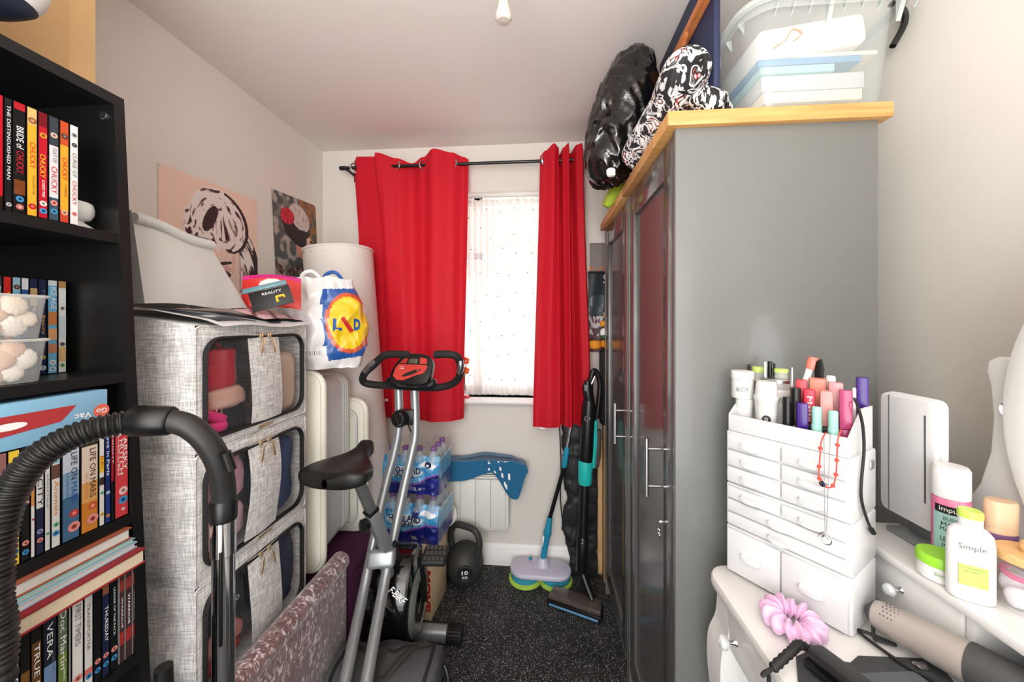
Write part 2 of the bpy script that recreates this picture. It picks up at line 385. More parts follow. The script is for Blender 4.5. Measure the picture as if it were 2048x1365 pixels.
def curtain(label, knots, zb, nu, edge, eyes, tag=None):
    """knots: (u, top x, bottom x, y offset at rod, y offset at hem)"""
    x0 = (knots[0][1] + knots[-1][1]) / 2
    th = thing('curtain', label, 'curtain', (x0, RY, zb), 'eyelet curtains at the window')
    def ev(u, k):
        for a, b in zip(knots, knots[1:]):
            if u <= b[0] + 1e-9:
                t = (u - a[0]) / (b[0] - a[0]); s_ = t * t * (3 - 2 * t) if k >= 3 else t
                return lerp(a[k], b[k], s_)
        return knots[-1][k]
    def fn(u, v):
        zt = RZ + .042 + .022 * ev(u, 5); vv = v ** 1.0
        x = lerp(ev(u, 1), ev(u, 2), sm(0, 1, vv) * .5 + vv * .5)
        yy = lerp(ev(u, 3), ev(u, 4), sm(0, .32, vv) if ev(u, 4) < -.01 else vv)
        yy += .006 * math.sin(9 * v + u * 14) * v
        return (x, RY - yy, lerp(zt, zb + edge(u), vv))
    part('fabric', MB().grid(fn, nu, 40), 'red_curtain', th, 180)
    part('hem', MB().grid(lambda u, v: Vector(fn(u, .965 + .035 * v)) + Vector((0, -.0015, 0)), nu, 2), 'red_curtain', th, 180)
    for px, tilt in eyes:
        x = px_x(px); rot = Matrix.Rotation(R(tilt), 3, 'Z')
        part('eyelet', MB().tube([Vector((x, RY, RZ)) + rot @ Vector((.0, .024 * math.cos(a), .024 * math.sin(a))) for a in [i * math.pi / 10 for i in range(20)]], .0045, 6, True), 'steel', th)
    return th
X = px_x
kl = [(0, X(706), X(716), -.015, -.05, .2), (.10, X(716), X(735), .012, -.05, .6), (.20, X(752), X(768), .02, -.05, .3), (.235, X(756), X(775), .035, -.042, 1.), (.28, X(759), X(782), .035, -.015, .9),
      (.45, X(793), X(815), .0, .035, .1), (.55, X(820), X(835), -.035, .01, -.6), (.65, X(846), X(850), .0, .03, .1), (.76, X(872), X(872), .05, .06, 1.), (.88, X(906), X(905), .02, .045, .55), (.95, X(926), X(920), -.015, .02, .1), (1, X(935), X(927), -.03, -.005, -.2)]
cl = curtain('wide left red eyelet curtain hanging behind the exercise bike handlebars', kl, at(928, 838, Y=RY).z, 110, lambda u: -.02 * (1 - u), [(710, -50), (796, 40), (847, -40), (908, 45)])
kr = [(0, X(1080), X(1066), -.02, .02, -.3), (.14, X(1090), X(1072), .01, .035, .3), (.27, X(1108), X(1098), .055, .05, 1.), (.36, X(1117), X(1120), .02, .03, .8), (.42, X(1119), X(1122), -.03, -.02, .1), (.52, X(1126), X(1132), .03, .03, .5), (.60, X(1136), X(1142), .055, .06, 1.), (.66, X(1139), X(1146), .0, .01, .6), (.71, X(1140), X(1148), -.03, -.02, .2), (.85, X(1152), X(1166), .04, .05, .8), (.93, X(1162), X(1178), .05, .05, .9), (1, X(1167), X(1182), .0, .02, .5)]
cr = curtain('narrow bunched right red eyelet curtain beside the grey wardrobe', kr, at(1090, 852, Y=RY).z, 110, lambda u: .012 * u, [(1090, -40), (1122, 30), (1164, -30)])
cl_p = at(1085, 853, Y=RY - .03)
part('care_label', MB().box(cl_p, (.03, .002, .028), rot=Matrix.Rotation(R(8), 3, 'Y')), 'ink_white', cr)
text('CARE', frame(cl_p + Vector((0, -.0016, 0)), (1, 0, -.12), (0, 0, 1)), .016, .008, 'ink_black', cr)
m_cloth('net_voile', (250, 246, 242), .5, .9, .02, .30)
net = thing('net_curtain', 'white voile net curtain with small dark dots hanging in the window recess', 'net curtain', (-.38, YB + .035, WZ0))
def nfn(u, v):
    x = lerp(WX0 + .04, WX1 - .04, u); g = .012 * math.sin(u * 150 + 2.5 * math.sin(u * 11)) * (1 - .35 * v)
    sw = .025 * sm(.2, 1, v) * math.sin(u * 13 + 1)
    return (x + sw, YB + .035 + g + .008 * math.sin(u * 31 + v * 2), lerp(WZ1 - .035, WZ0 + .006, v))
part('voile', MB().grid(nfn, 300, 24), 'net_voile', net, 180)
part('header', MB().grid(lambda u, v: Vector(nfn(u, v * .035)) + Vector((0, -.003, 0)), 300, 2), 'net_voile', net, 180)
part('wire', MB().cyl((WX0, YB + .035, WZ1 - .045), (WX1, YB + .035, WZ1 - .045), .003, n=8), 'white_satin', net)
dt = MB(); random.seed(3)
for i in range(9):
    for j in range(9):
        u = (i + .5 + random.uniform(-.25, .25) + (.5 if j % 2 else 0)) / 9.6; v = (j + .7 + random.uniform(-.3, .3)) / 9.6
        dt.lathe([(0, .001), (.0035, .0004), (.0035, 0)], Vector(nfn(u, v)) + Vector((0, -.003, 0)), 8, rot=Matrix.Rotation(R(90), 3, 'X'))
o = part('dots', dt, M('dot_grey', (120, 112, 108), .7, var=0), net); o['kind'] = 'stuff'
# things on the sill
fp = at(932, 722, Y=YB + .008)
fl = thing('ornament_flower', 'orange artificial flower on the window sill beside the left curtain', 'flower', (fp.x, fp.y, WZ0 + .001))
M('petal', (238, 120, 60), .6)
part('stem', MB().tube([(fp.x - .004, fp.y, WZ0 + .012), (fp.x - .008, fp.y, WZ0 + .1), (fp.x, fp.y, fp.z - .02)], .003, 6), M('stem_green', (80, 120, 60), .6), fl)
part('stand', MB().lathe([(.022, 0), (.022, .008), (.006, .014), (.004, .03)], (fp.x - .004, fp.y, WZ0 + .001), 14), 'white_gloss', fl)
for cz in (0, -.055):
    for k in range(5):
        a = k * 2 * math.pi / 5 + .4; c = fp + Vector((.012 * math.cos(a), -.004, cz + .012 * math.sin(a)))
        part('petal', MB().lathe([(0, -.011), (.008, -.006), (.0105, 0), (.008, .006), (0, .011)], c, 8, sy=.5), 'petal', fl)
rp = at(932, 780, Y=YB - .032)
solo('hair_clip', MB().b2((rp.x - .03, rp.y - .012, WZ0 + .001), (rp.x + .022, rp.y + .012, WZ0 + .012), .004).b2((rp.x - .03, rp.y - .006, WZ0 + .010), (rp.x - .012, rp.y + .006, WZ0 + .022), .003), M('red_plastic', (206, 24, 36), .3), 'small red plastic clip lying on the window sill', 'clip')
# ---------------------------------------------------------------- panel heater with towel
hx0, hx1, hz0, hz1, hy0, hy1 = -.70, -.178, .222, .575, YB - .085, YB - .005
ht = thing('panel_heater', 'white wall mounted panel heater with rounded corners under the window', 'heater', ((hx0 + hx1) / 2, YB - .04, hz0))
M('heater_white', (228, 227, 220), .4, var=.02)
part('body', MB().prism(rrect(hx0, hz0, hx1, hz1, .03), 'Y', hy0 + .012, hy1, bev=.006), 'heater_white', ht)
n = 6; pw = (hx1 - hx0 - .03) / n
for i in range(n):
    a = hx0 + .015 + i * pw
    part('front_panel', MB().b2((a + .001, hy0, hz0 + .02), (a + pw - .001, hy0 + .014, hz1 - .075), .002), 'heater_white', ht)
for i in range(2): part('vent_slot', MB().b2((hx0 + .02, hy0 + .008, hz1 - .03 - i * .022), (hx1 - .02, hy0 + .014, hz1 - .022 - i * .022), .002), 'black_matt', ht)
part('top_rail', MB().b2((hx0 + .015, hy0, hz1 - .044), (hx1 - .015, hy0 + .013, hz1 - .034), .002), 'heater_white', ht)
part('rail', MB().b2((hx0 + .015, hy0, hz1 - .070), (hx1 - .015, hy0 + .013, hz1 - .058), .002), 'heater_white', ht)
def tcol(u, v): return (24, 104, 146)
M('towel_blue', (20, 102, 146), .95, var=.2, scale=160, bump=.6, bscale=500, sheen=.4)
tw = thing('towel', 'teal blue towel with white printed marks draped over the heater top', 'towel', (-.36, YB - .05, hz1))
def tf(u, v):
    x = lerp(-.60, -.09, u); L = .075 + .03 * math.sin(u * 5 + .5) ; tip = sm(.62, .85, u) * .15 - sm(.88, 1, u) * .17
    s_ = (v - .5) * 2
    fl_ = .03 + .012 * math.sin(u * 9)
    z = hz1 + .010 + (.006 * math.sin(u * 6) + .008 + .02 * sm(.35, .6, u) * (1 - sm(.85, 1, u))) - sm(.42, 1, s_) * (L + tip)
    y = YB - .045 - (.056 * min(1, s_ / .42) + .006 * sm(.5, 1, s_) if s_ > 0 else s_ * .036)
    return (x + .02 * s_ * u, min(y, YB - .002), z)
part('cloth', MB().grid(tf, 60, 30), 'towel_blue', tw, 180)
part('upper_fold', MB().grid(lambda u, v: Vector(tf(.28 + .66 * u, .25 + .36 * v)) + Vector((0, -.003, .016 * math.sin(math.pi * u) + .004)), 40, 14), 'towel_blue', tw, 180)
mk = MB(); random.seed(5)
for i in range(14):
    u, v = .60 + .22 * random.random(), .66 + .25 * random.random(); p = Vector(tf(u, v)); q = Vector(tf(u + .02, v)); r_ = Vector(tf(u, v + .035))
    o_ = Vector((0, -.004, .001)); part('printed_mark', MB().add([p + o_, q + o_, q + (r_ - p) + o_, r_ + o_], [[0, 1, 2, 3]]), 'ink_white', tw)
# ================================================================ bookcase and what it holds
BY0, BY1 = .0, .715
def bxf(z): return -.897 + (1.824 - z) * .0499   # the case leans back a little against the wall
def lean(lo, hi, zz=None):
    m_ = MB().b2((0, lo[1], lo[2]), (1, hi[1], hi[2]))
    for v in m_.v: v.x = bxf(v.z) + lerp(lo[0], hi[0], v.x)
    return m_
BX = -.885
bk = thing('bookcase', 'tall black bookcase packed with disc cases and books on the left', 'bookcase', (-1.03, .38, 0))
part('side_panel', lean((-.275, BY1 - .02, 0), (0, BY1, 1.822)), 'black_ash', bk)
part('side_panel', lean((-.275, BY0, 0), (0, BY0 + .02, 1.822)), 'black_ash', bk)
part('top_panel', lean((-.275, BY0 + .02, 1.80), (0, BY1 - .02, 1.822)), 'black_ash', bk)
part('back_panel', lean((-.279, BY0, .06), (-.273, BY1, 1.82)), 'black_ash', bk)
SH = [1.527, 1.237, .942, .652, .36, .07]
for z in SH: part('shelf', lean((-.273, BY0 + .02, z - .02), (-.002, BY1 - .02, z)), 'black_ash', bk)
part('plinth', lean((-.02, BY0 + .02, 0), (-.008, BY1 - .02, .05)), 'black_ash', bk)
p = at(207, 231, Y=BY1 - .0205)
part('cam_fitting', MB().lathe([(.0095, 0), (.0095, .002), (.008, .0028), (.004, .0022), (0, .002)], p, 14, rot=Matrix.Rotation(R(90), 3, 'X')), 'steel', bk)
M('case_black', (16, 16, 18), .3); M('case_clear', (180, 184, 186), .2, alpha=.7, var=0)
def ypx(px, X_): return at(px, 700, X=X_).y
XF = {z: bxf(z + .1) - .002 for z in SH}
def disc_case(x0, x1, zs, label, bands, texts=(), discs=(), xf=None, h=.19, dep=.135, case='case_black', group=None, lean=0., name='disc_case', y=None):
    """a disc or video case with its spine at X = xf; bands/texts/discs in spine space v = 0 (bottom) .. 1 (top)"""
    if xf is None: xf = XF[zs]
    ya, yb = (ypx(x0, xf), ypx(x1, xf)) if y is None else y
    g = .0006; ya += g; yb = min(yb, BY1 - .0215) - g; zs += .0008; w = yb - ya
    th = thing(name, label, 'disc case', (xf - dep / 2, (ya + yb) / 2, zs), group)
    part('case', MB().b2((xf - dep, ya, zs), (xf - .0008, yb, zs + h), .002), case, th)
    sl = MB(); e = w * .04
    for bi, (v0, v1, c) in enumerate(bands):
        xb_ = xf + bi * .00012; v0 = max(v0, .006); v1 = min(v1, .994)
        sl.add([(xb_, ya + e, zs + v0 * h), (xb_, yb - e, zs + v0 * h), (xb_, yb - e, zs + v1 * h), (xb_, ya + e, zs + v1 * h)], [[0, 1, 2, 3]], c)
    for dsc in discs:
        v, r_, c = dsc[:3]; yc = ya + w * (dsc[3] if len(dsc) > 3 else .5)
        rr = min(r_, w * .42)
        sl.add([(xf + .0007, yc + rr * math.cos(a), zs + v * h + rr * math.sin(a)) for a in [k * math.pi / 8 for k in range(16)]], [list(range(16))], c)
        sl.add([(xf + .0009, yc + rr * .45 * math.cos(a), zs + v * h + rr * .45 * math.sin(a)) for a in [k * math.pi / 4 for k in range(8)]], [list(range(8))], tuple(min(255, x + 70) for x in c) if sum(c) < 420 else tuple(max(0, x - 90) for x in c))
    part('sleeve', sl, 'printed_gloss', th)
    for tx in texts:
        body, v0, v1, mat = tx[:4]; yc = ya + w * (tx[4] if len(tx) > 4 else .5); hh = w * (tx[5] if len(tx) > 5 else .5)
        text(body, frame((xf + .0011, yc, zs + (v0 + v1) / 2 * h), (0, 0, -1), (0, 1, 0)), (v1 - v0) * h, hh, mat, th)
    return th
g1 = 'disc cases on the top shelf'
PK, BL = (236, 150, 140), (70, 150, 200)
disc_case(-34, 8, SH[0], 'thick red boxed disc set at the left edge of the top shelf', [(0, .12, (30, 12, 14)), (.12, 1, (190, 20, 38))], discs=[(.1, .006, BL)], group=g1)
disc_case(9, 25, SH[0], 'black disc case with a line of small white capitals on the top shelf', [(0, 1, (22, 24, 26))], [('THE DISTINGUISHED MAN', .28, .93, 'ink_white', .45, .5)], discs=[(.06, .004, (190, 190, 190))], group=g1)
disc_case(26, 52, SH[0], 'black disc case with white and red title and flame artwork on the top shelf', [(0, .93, (20, 18, 20)), (.93, 1, (190, 30, 40)), (.17, .30, (120, 62, 26))], [('BRIDE of', .58, .78, 'ink_white', .5, .6), ('CHUCKY', .36, .56, 'ink_red', .5, .6)], [(.13, .005, BL), (.06, .005, (190, 110, 100))], group=g1)
disc_case(53, 75, SH[0], 'yellow disc case with one red title word on the top shelf', [(0, 1, (240, 178, 52)), (.84, 1, (226, 190, 120))], [('CHUCKY', .44, .68, 'ink_red', .5, .55), ('THE CLASSIC ONE', .2, .38, 'ink_brown', .6, .2)], [(.09, .005, (190, 40, 40)), (.88, .006, (150, 96, 60))], group=g1)
disc_case(76, 96, SH[0], 'red disc case with yellow title on the top shelf', [(0, 1, (196, 24, 44)), (.86, 1, (120, 20, 30))], [('CHUCKY', .38, .60, 'ink_yellow', .42, .6), ('SCARIEST TRIBE', .2, .36, 'ink_white', .5, .3)], [(.14, .005, (230, 220, 210)), (.07, .005, BL), (.78, .006, (226, 150, 60))], group=g1)
disc_case(97, 118, SH[0], 'grey and white disc case with red title on the top shelf', [(0, .22, (60, 84, 100)), (.22, .72, (226, 224, 226)), (.72, 1, (60, 66, 74))], [('CULT OF', .56, .70, 'ink_grey', .55, .4), ('CHUCKY', .26, .52, 'ink_red', .5, .6)], [(.17, .005, PK), (.09, .005, BL), (.82, .005, (220, 190, 170))], group=g1)
disc_case(119, 138, SH[0], 'orange disc case with red title between two white ones on the top shelf', [(0, .12, (206, 70, 50)), (.12, .76, (246, 172, 50)), (.76, 1, (206, 84, 44))], [('CHUCKY', .42, .64, 'ink_red', .5, .6), ('COMPLETE', .26, .38, 'ink_brown', .6, .25)], [(.1, .005, (230, 180, 150)), (.85, .005, (90, 60, 50))], group=g1)
disc_case(139, 157, SH[0], 'white disc case with red capitals at the right end of the top shelf row', [(0, 1, (238, 236, 234))], [('CURSE OF', .48, .72, 'ink_grey', .5, .5), ('CHUCKY', .2, .44, 'ink_red', .5, .5)], [(.11, .004, PK), (.80, .004, (60, 60, 64)), (.9, .004, (150, 150, 150))], group=g1)
pp = at(196, 458, X=-.935)
solo('stem_pot', MB().lathe([(.029, 0), (.0318, .003), (.0314, .007), (.018, .017), (.016, .02), (.026, .024), (.031, .034), (.0315, .046), (.029, .056), (.026, .058), (.022, .052), (.0, .046)], (-.945, .6605, SH[0] + .0005), 28), 'white_gloss', 'small white ceramic egg cup style pot at the end of the top shelf', 'pot')
# second shelf: family film cases behind two tubs of shells
g2 = 'disc cases on the second shelf'; XF2 = -.99
NV, LB = (24, 34, 74), (120, 178, 214)
disc_case(-14, 5, SH[1], 'dark grey disc case half hidden by the upper shell tub at the left edge', [(0, 1, (60, 60, 64))], [('FILM', .7, .9, 'ink_white')], xf=XF2, group=g2)
disc_case(6, 23, SH[1], 'bright red and orange disc case behind the shell tubs', [(0, .7, (220, 70, 40)), (.7, 1, (206, 40, 34))], [('WILD', .6, .85, 'ink_yellow')], xf=XF2, group=g2)
disc_case(24, 42, SH[1], 'light blue disc case behind the shell tubs', [(0, 1, LB), (.86, 1, (150, 190, 210))], discs=[(.9, .005, (90, 60, 50))], xf=XF2, group=g2)
disc_case(42, 58, SH[1], 'mid blue disc case with white top label behind the shell tubs', [(0, .88, (42, 84, 150)), (.88, 1, (226, 228, 234))], [('UP', .6, .72, 'ink_white')], xf=XF2, group=g2)
disc_case(59, 76, SH[1], 'navy disc case with gold artwork near its top behind the shell tubs', [(0, 1, NV), (.72, .9, (190, 160, 110))], [('TALES', .6, .74, 'ink_white', .5, .4)], xf=XF2, group=g2)
disc_case(77, 94, SH[1], 'navy disc case with a gold vertical title just right of the shell tubs', [(0, 1, NV)], [('Beauty', .42, .62, 'ink_gold', .5, .5), ('THE', .74, .9, 'ink_grey', .5, .4)], [(.07, .005, (200, 210, 220)), (.18, .004, (210, 190, 120))], xf=XF2, group=g2)
disc_case(95, 115, SH[1], 'light blue disc case with white title and cartoon pictures on the second shelf', [(0, .94, (110, 182, 222)), (.94, 1, (226, 228, 236)), (.52, .66, (206, 130, 70)), (.36, .48, (226, 170, 120)), (.22, .32, (196, 130, 96))], [('ICE AGE', .69, .92, 'ink_white', .6, .6)], [(.12, .005, (230, 240, 246)), (.05, .005, (200, 226, 240))], xf=XF2, group=g2)
disc_case(116, 133, SH[1], 'white disc case at the right end of the second shelf row', [(0, 1, (232, 236, 236)), (.92, 1, (190, 140, 84)), (.12, .28, (222, 190, 130)), (.38, .62, (206, 222, 232))], discs=[(.08, .004, (130, 180, 110)), (.7, .003, (90, 60, 60)), (.31, .004, (60, 50, 50))], xf=XF2, group=g2)
M('shell_cream', (236, 216, 196), .55, var=.12, scale=60); M('shell_pink', (228, 190, 166), .55, var=.14, scale=50); M('shell_white', (244, 236, 226), .5, var=.06, scale=70)
def shell_mesh():
    mb = MB()
    def fn(u, v):
        a = u * 2 * math.pi; r_ = v * (1 + .035 * math.cos(a * 11) * v) * (1 + .16 * math.cos(a)); k = 1 - v * v
        return (r_ * math.sin(a) * 1.08, r_ * math.cos(a), .5 * math.sqrt(max(0, k)) * (1 + .05 * math.cos(a * 11) * v) - .1 * (1 - v) * 0)
    mb.grid(fn, 44, 8, wrapu=True); return mb
shm = [shell_mesh().mesh('seashell', m_) for m_ in ('shell_cream', 'shell_pink', 'shell_white')]
def tub(z0, label, which, cnt, sd):
    ya, yb, xa, xb, h = .405, .586, -.975, -.876, .074
    th = thing('shell_tub', label, 'tub', ((xa + xb) / 2, (ya + yb) / 2, z0), 'clear tubs of shells')
    mb = MB(); tp = .006; t_ = .0015
    def ring(o_, z): return rrect(ya + o_, xa + o_, yb - o_, xb - o_, .018, 4)
    lo = [(q[1], q[0], z0 + t_) for q in ring(tp, 0)]; hi = [(q[1], q[0], z0 + h) for q in ring(0, 0)]; k = len(lo)
    mb.add(lo + hi, [[i, (i + 1) % k, k + (i + 1) % k, k + i] for i in range(k)] + [list(range(k))])
    part('tub', mb, 'clear_plastic', th)
    part('rim', MB().tube([(q[1], q[0], z0 + h) for q in ring(-.002, 0)], .0028, 6, True), 'frosted_plastic', th)
    random.seed(sd)
    for i in range(cnt):
        kd = random.randrange(3); o = bpy.data.objects.new('seashell', shm[kd]); s_ = random.uniform(.0145, .0185); o.scale = (s_, s_, s_)
        back = i >= 15; row, colm = divmod(i % 15, 5)
        o.location = ((xa + .028 if back else xb - .0235) + random.uniform(-.003, .003), ya + .025 + (colm + .5 * (row % 2)) * .030 + random.uniform(-.003, .003), z0 + .019 + row * .0205 + random.uniform(-.002, .002))
        o.rotation_mode = 'ZYX'; o.rotation_euler = (random.uniform(-.5, .5), random.uniform(1.0, 2.0), random.uniform(0, 6.3))
        COL.objects.link(o); o['label'] = '%s ribbed seashell inside the %s clear tub' % (('cream', 'pale pink', 'white')[kd], which); o['category'] = 'seashell'; o['group'] = 'seashells in the %s clear tub' % which
tub(SH[1], 'lower clear plastic tub of seashells on the second shelf', 'lower', 18, 2)
tub(SH[1] + .076, 'upper clear plastic tub of seashells stacked on another tub', 'upper', 20, 4)
# third shelf
g3 = 'disc cases on the third shelf'
WH = (232, 230, 226)
disc_case(-30, -6, SH[2], 'brown disc case at the left edge of the third shelf', [(0, 1, (120, 84, 70))], [('DRAMA', .5, .8, 'ink_white')], group=g3)
disc_case(-5, 14, SH[2], 'dark pinkish disc case beside the yellow one on the third shelf', [(0, 1, (150, 104, 96)), (0, .3, (70, 50, 50))], [('SERIES', .5, .8, 'ink_white')], group=g3)
disc_case(15, 40, SH[2], 'yellow disc case with grey title on the third shelf', [(0, 1, (240, 204, 60))], [('LIVE', .30, .5, 'ink_grey', .6, .5)], [(.20, .006, PK), (.12, .006, BL), (.88, .004, (40, 40, 40))], group=g3)
disc_case(41, 60, SH[2], 'black disc case with a pale pink picture on the third shelf', [(0, .5, (26, 26, 26)), (.5, .72, (226, 186, 166)), (.72, 1, (40, 38, 40))], [('C', .84, .94, 'ink_white', .5, .6)], [(.16, .006, PK), (.08, .006, BL)], group=g3)
disc_case(61, 70, SH[2], 'slim white and orange disc case on the third shelf', [(0, .46, WH), (.46, .62, (214, 150, 80)), (.62, 1, (150, 60, 60))], discs=[(.34, .003, (170, 40, 60))], group=g3, dep=.125)
disc_case(71, 88, SH[2], 'white and navy disc case with tall dark capitals on the third shelf', [(0, .42, (40, 44, 74)), (.42, 1, WH)], [('THE CITY', .44, .94, 'ink_black', .5, .7)], [(.21, .006, (150, 160, 200)), (.13, .006, PK)], group=g3)
disc_case(89, 101, SH[2], 'slim white disc case with fine grey lettering on the third shelf', [(0, 1, (226, 226, 222))], [('little stories', .4, .95, 'ink_grey', .5, .4)], [(.16, .004, (150, 200, 160))], group=g3)
disc_case(102, 121, SH[2], 'white disc case with light blue top and orange title on the third shelf', [(0, .78, (234, 234, 228)), (.78, 1, (150, 200, 216)), (.64, .77, (110, 76, 64))], [('Animals', .30, .62, 'ink_orange', .5, .5), ('TOP', .82, .94, 'ink_orange', .6, .4)], [(.21, .004, (120, 190, 150)), (.13, .006, BL)], group=g3)
disc_case(123, 160, SH[2], 'thick blue boxed disc set with dark blue capitals on the third shelf', [(0, .42, (72, 112, 146)), (.42, .66, (140, 172, 196)), (.66, .88, (206, 216, 226)), (.88, 1, (60, 58, 62))], [('LIFE ON', .58, .84, 'ink_navy', .66, .36), ('MARS', .36, .55, 'ink_blue', .66, .36), ('THE COMPLETE SERIES', .40, .66, 'ink_blue', .28, .12)], [(.25, .007, (196, 70, 70), .66), (.12, .009, PK, .66)], group=g3, dep=.14)
disc_case(161, 197, SH[2], 'thick orange boxed disc set with dark brown capitals on the third shelf', [(0, .30, (214, 136, 52)), (.30, .5, (226, 170, 104)), (.5, .86, (232, 214, 194)), (.86, 1, (62, 54, 44))], [('LIFE ON', .56, .83, 'ink_brown', .66, .36), ('MARS', .34, .53, 'ink_brown', .66, .36), ('THE COMPLETE SERIES', .34, .6, 'ink_orange', .28, .12)], [(.25, .007, (206, 90, 60), .66), (.12, .009, PK, .66)], group=g3, dep=.14)
disc_case(198, 209, SH[2], 'slim white and yellow disc case right of the orange set on the third shelf', [(0, 1, WH), (.55, .72, (244, 200, 60)), (.42, .5, (60, 50, 50))], [('FUN', .6, .72, 'ink_red', .5, .5)], [(.34, .003, (120, 190, 150)), (.12, .004, (230, 180, 70))], group=g3)
disc_case(210, 221, SH[2], 'navy disc case with white script beside the red set on the third shelf', [(0, 1, (36, 58, 128)), (.3, .48, (28, 44, 104))], [('Love in Paris', .5, .95, 'ink_white', .5, .6)], [(.32, .004, (210, 222, 240)), (.08, .004, (214, 150, 80))], group=g3)
disc_case(222, 228, SH[2], 'very slim crimson and black disc case on the third shelf', [(0, .42, (30, 28, 40)), (.42, 1, (190, 30, 56))], [('NIGHT', .6, .9, 'ink_white', .5, .5)], group=g3)
disc_case(229, 274, SH[2], 'thick coral red boxed disc set with big white capitals ending the third shelf row', [(0, 1, (214, 66, 72))], [('STARSKY', .50, .97, 'ink_white', .74, .3), ('& HUTCH', .46, .94, 'ink_white', .44, .3), ('THE COMPLETE FIRST SEASON', .46, .92, 'ink_white', .22, .10)], [(.28, .008, (240, 200, 196), .6), (.18, .008, BL, .6), (.08, .003, WH, .6)], group=g3, dep=.14)
# blue boxed handheld vacuum lying on those cases
zb = SH[2] + .1925; GX = XF[SH[2]] + .002
gv = thing('appliance_box', 'light blue cardboard box with upside down lettering lying on the disc cases', 'box', (-.96, .5, zb))
bx_ = MB(); bx_.b2((GX - .15, .33, zb), (GX, .655, zb + .075), .001)
part('carton', bx_, M('box_blue', (138, 190, 222), .45, var=.06, scale=8), gv)
part('picture', MB().add([(GX + .0006, y, zb + z) for y, z in ((.40, .012), (.585, .030), (.603, .050), (.44, .052), (.40, .040))], [[0, 1, 2, 3, 4]]).add([(GX + .0005, y, zb + z) for y, z in ((.40, .052), (.44, .056), (.606, .055), (.603, .050), (.44, .052))], [[0, 1, 2, 3, 4]]), M('box_red', (178, 58, 60), .4), gv)
part('picture_window', MB().add([(GX + .0009, .52 + .022 * math.cos(a), zb + .038 + .006 * math.sin(a)) for a in [k * math.pi / 8 for k in range(16)]], [list(range(16))]), 'ink_white', gv)
part('logo_disc', MB().add([(GX + .0006, .645 - .0 + .013 * math.cos(a), zb + .035 + .013 * math.sin(a)) for a in [k * math.pi / 12 for k in range(24)]], [list(range(24))]), M('logo_coral', (226, 108, 84), .4), gv)
text('Go', frame((GX + .0012, .645, zb + .035), (0, -1, 0), (0, 0, -1)), .018, .010, 'ink_white', gv, bold=.02)
text('Vac', frame((GX + .0012, .616, zb + .032), (0, -1, 0), (0, 0, -1)), .026, .011, 'ink_white', gv, bold=.02)
bt = solo('paper_wallet', MB().b2((GX - .13, .658, zb), (GX, .693, zb + .006), .001), 'ink_white', 'flat white paper wallet beside the light blue box on the disc cases', 'wallet')
# fourth shelf
g4 = 'disc cases on the fourth shelf'
Z4 = SH[3]
K0 = (20, 20, 22)
disc_case(-30, 2, Z4, 'dark grey boxed disc set at the left edge of the fourth shelf', [(0, 1, (50, 50, 54))], [('ISLAND', .4, .8, 'ink_white')], group=g4)
disc_case(3, 20, Z4, 'slim black disc case at the left edge of the fourth shelf', [(0, 1, (28, 26, 28))], [('STORY', .4, .8, 'ink_gold')], group=g4)
disc_case(21, 39, Z4, 'black disc case with large distressed white capitals on the fourth shelf', [(0, 1, (30, 28, 28))], [('LITTLE ISLAND', .1, .9, 'ink_white', .5, .6)], group=g4)
disc_case(40, 61, Z4, 'dark brown disc case with golden artwork on the fourth shelf', [(0, .6, (120, 84, 34)), (.6, 1, (24, 22, 20))], group=g4)
disc_case(62, 84, Z4, 'brown and black disc case with cream capitals on the fourth shelf', [(0, .8, (106, 72, 34)), (.8, 1, (26, 22, 20)), (0, .16, (214, 214, 170))], [('TRUE NEST', .18, .78, 'ink_white', .5, .55)], group=g4)
disc_case(86, 114, Z4, 'thick dark blue disc case with a white four letter title on the fourth shelf', [(0, .3, (30, 36, 50)), (.3, .52, (120, 152, 196)), (.52, 1, (34, 40, 54))], [('VERA', .58, .9, 'ink_white', .45, .45), ('SERIES THREE', .2, .6, 'ink_grey', .72, .18)], group=g4)
disc_case(115, 136, Z4, 'green disc case with cream lettering on the fourth shelf', [(0, .55, (112, 138, 62)), (.55, 1, (104, 118, 92))], [('Doc Martin', .40, .94, 'ink_white', .5, .6), ('SERIES ONE', .18, .4, 'ink_white', .6, .2)], [(.1, .007, (226, 150, 90))], group=g4)
disc_case(137, 142, Z4, 'slim pale grey disc case right of the green one on the fourth shelf', [(0, 1, (170, 172, 170))], group=g4)
disc_case(143, 167, Z4, 'white boxed disc set with a red label and thin capitals on the fourth shelf', [(0, 1, (240, 238, 234))], [('& FIRST TIMERS', .52, .97, 'ink_grey', .5, .5)], [(.2, .008, PK)], group=g4)
disc_case(168, 186, Z4, 'white disc case with grey slanted capitals on the fourth shelf', [(0, 1, (232, 230, 226)), (.16, .22, (226, 120, 110))], [('TRANSPORTER', .40, .86, 'ink_grey', .45, .4)], [(.14, .005, BL)], group=g4)
disc_case(187, 203, Z4, 'plain black disc case with pink and blue roundels on the fourth shelf', [(0, 1, K0)], discs=[(.22, .006, PK), (.13, .006, BL)], group=g4)
disc_case(204, 219, Z4, 'navy disc case with a small picture at the top on the fourth shelf', [(0, .84, (30, 38, 70)), (.84, 1, (150, 100, 70))], [('THURSDAY', .36, .72, 'ink_white', .55, .5)], [(.22, .006, PK), (.13, .006, BL)], group=g4)
disc_case(220, 236, Z4, 'black disc case with fine teal capitals on the fourth shelf', [(0, 1, (14, 22, 26))], [('LEADER OF THE PACK', .36, .86, 'ink_white', .5, .25)], [(.22, .006, PK), (.13, .006, BL)], group=g4)
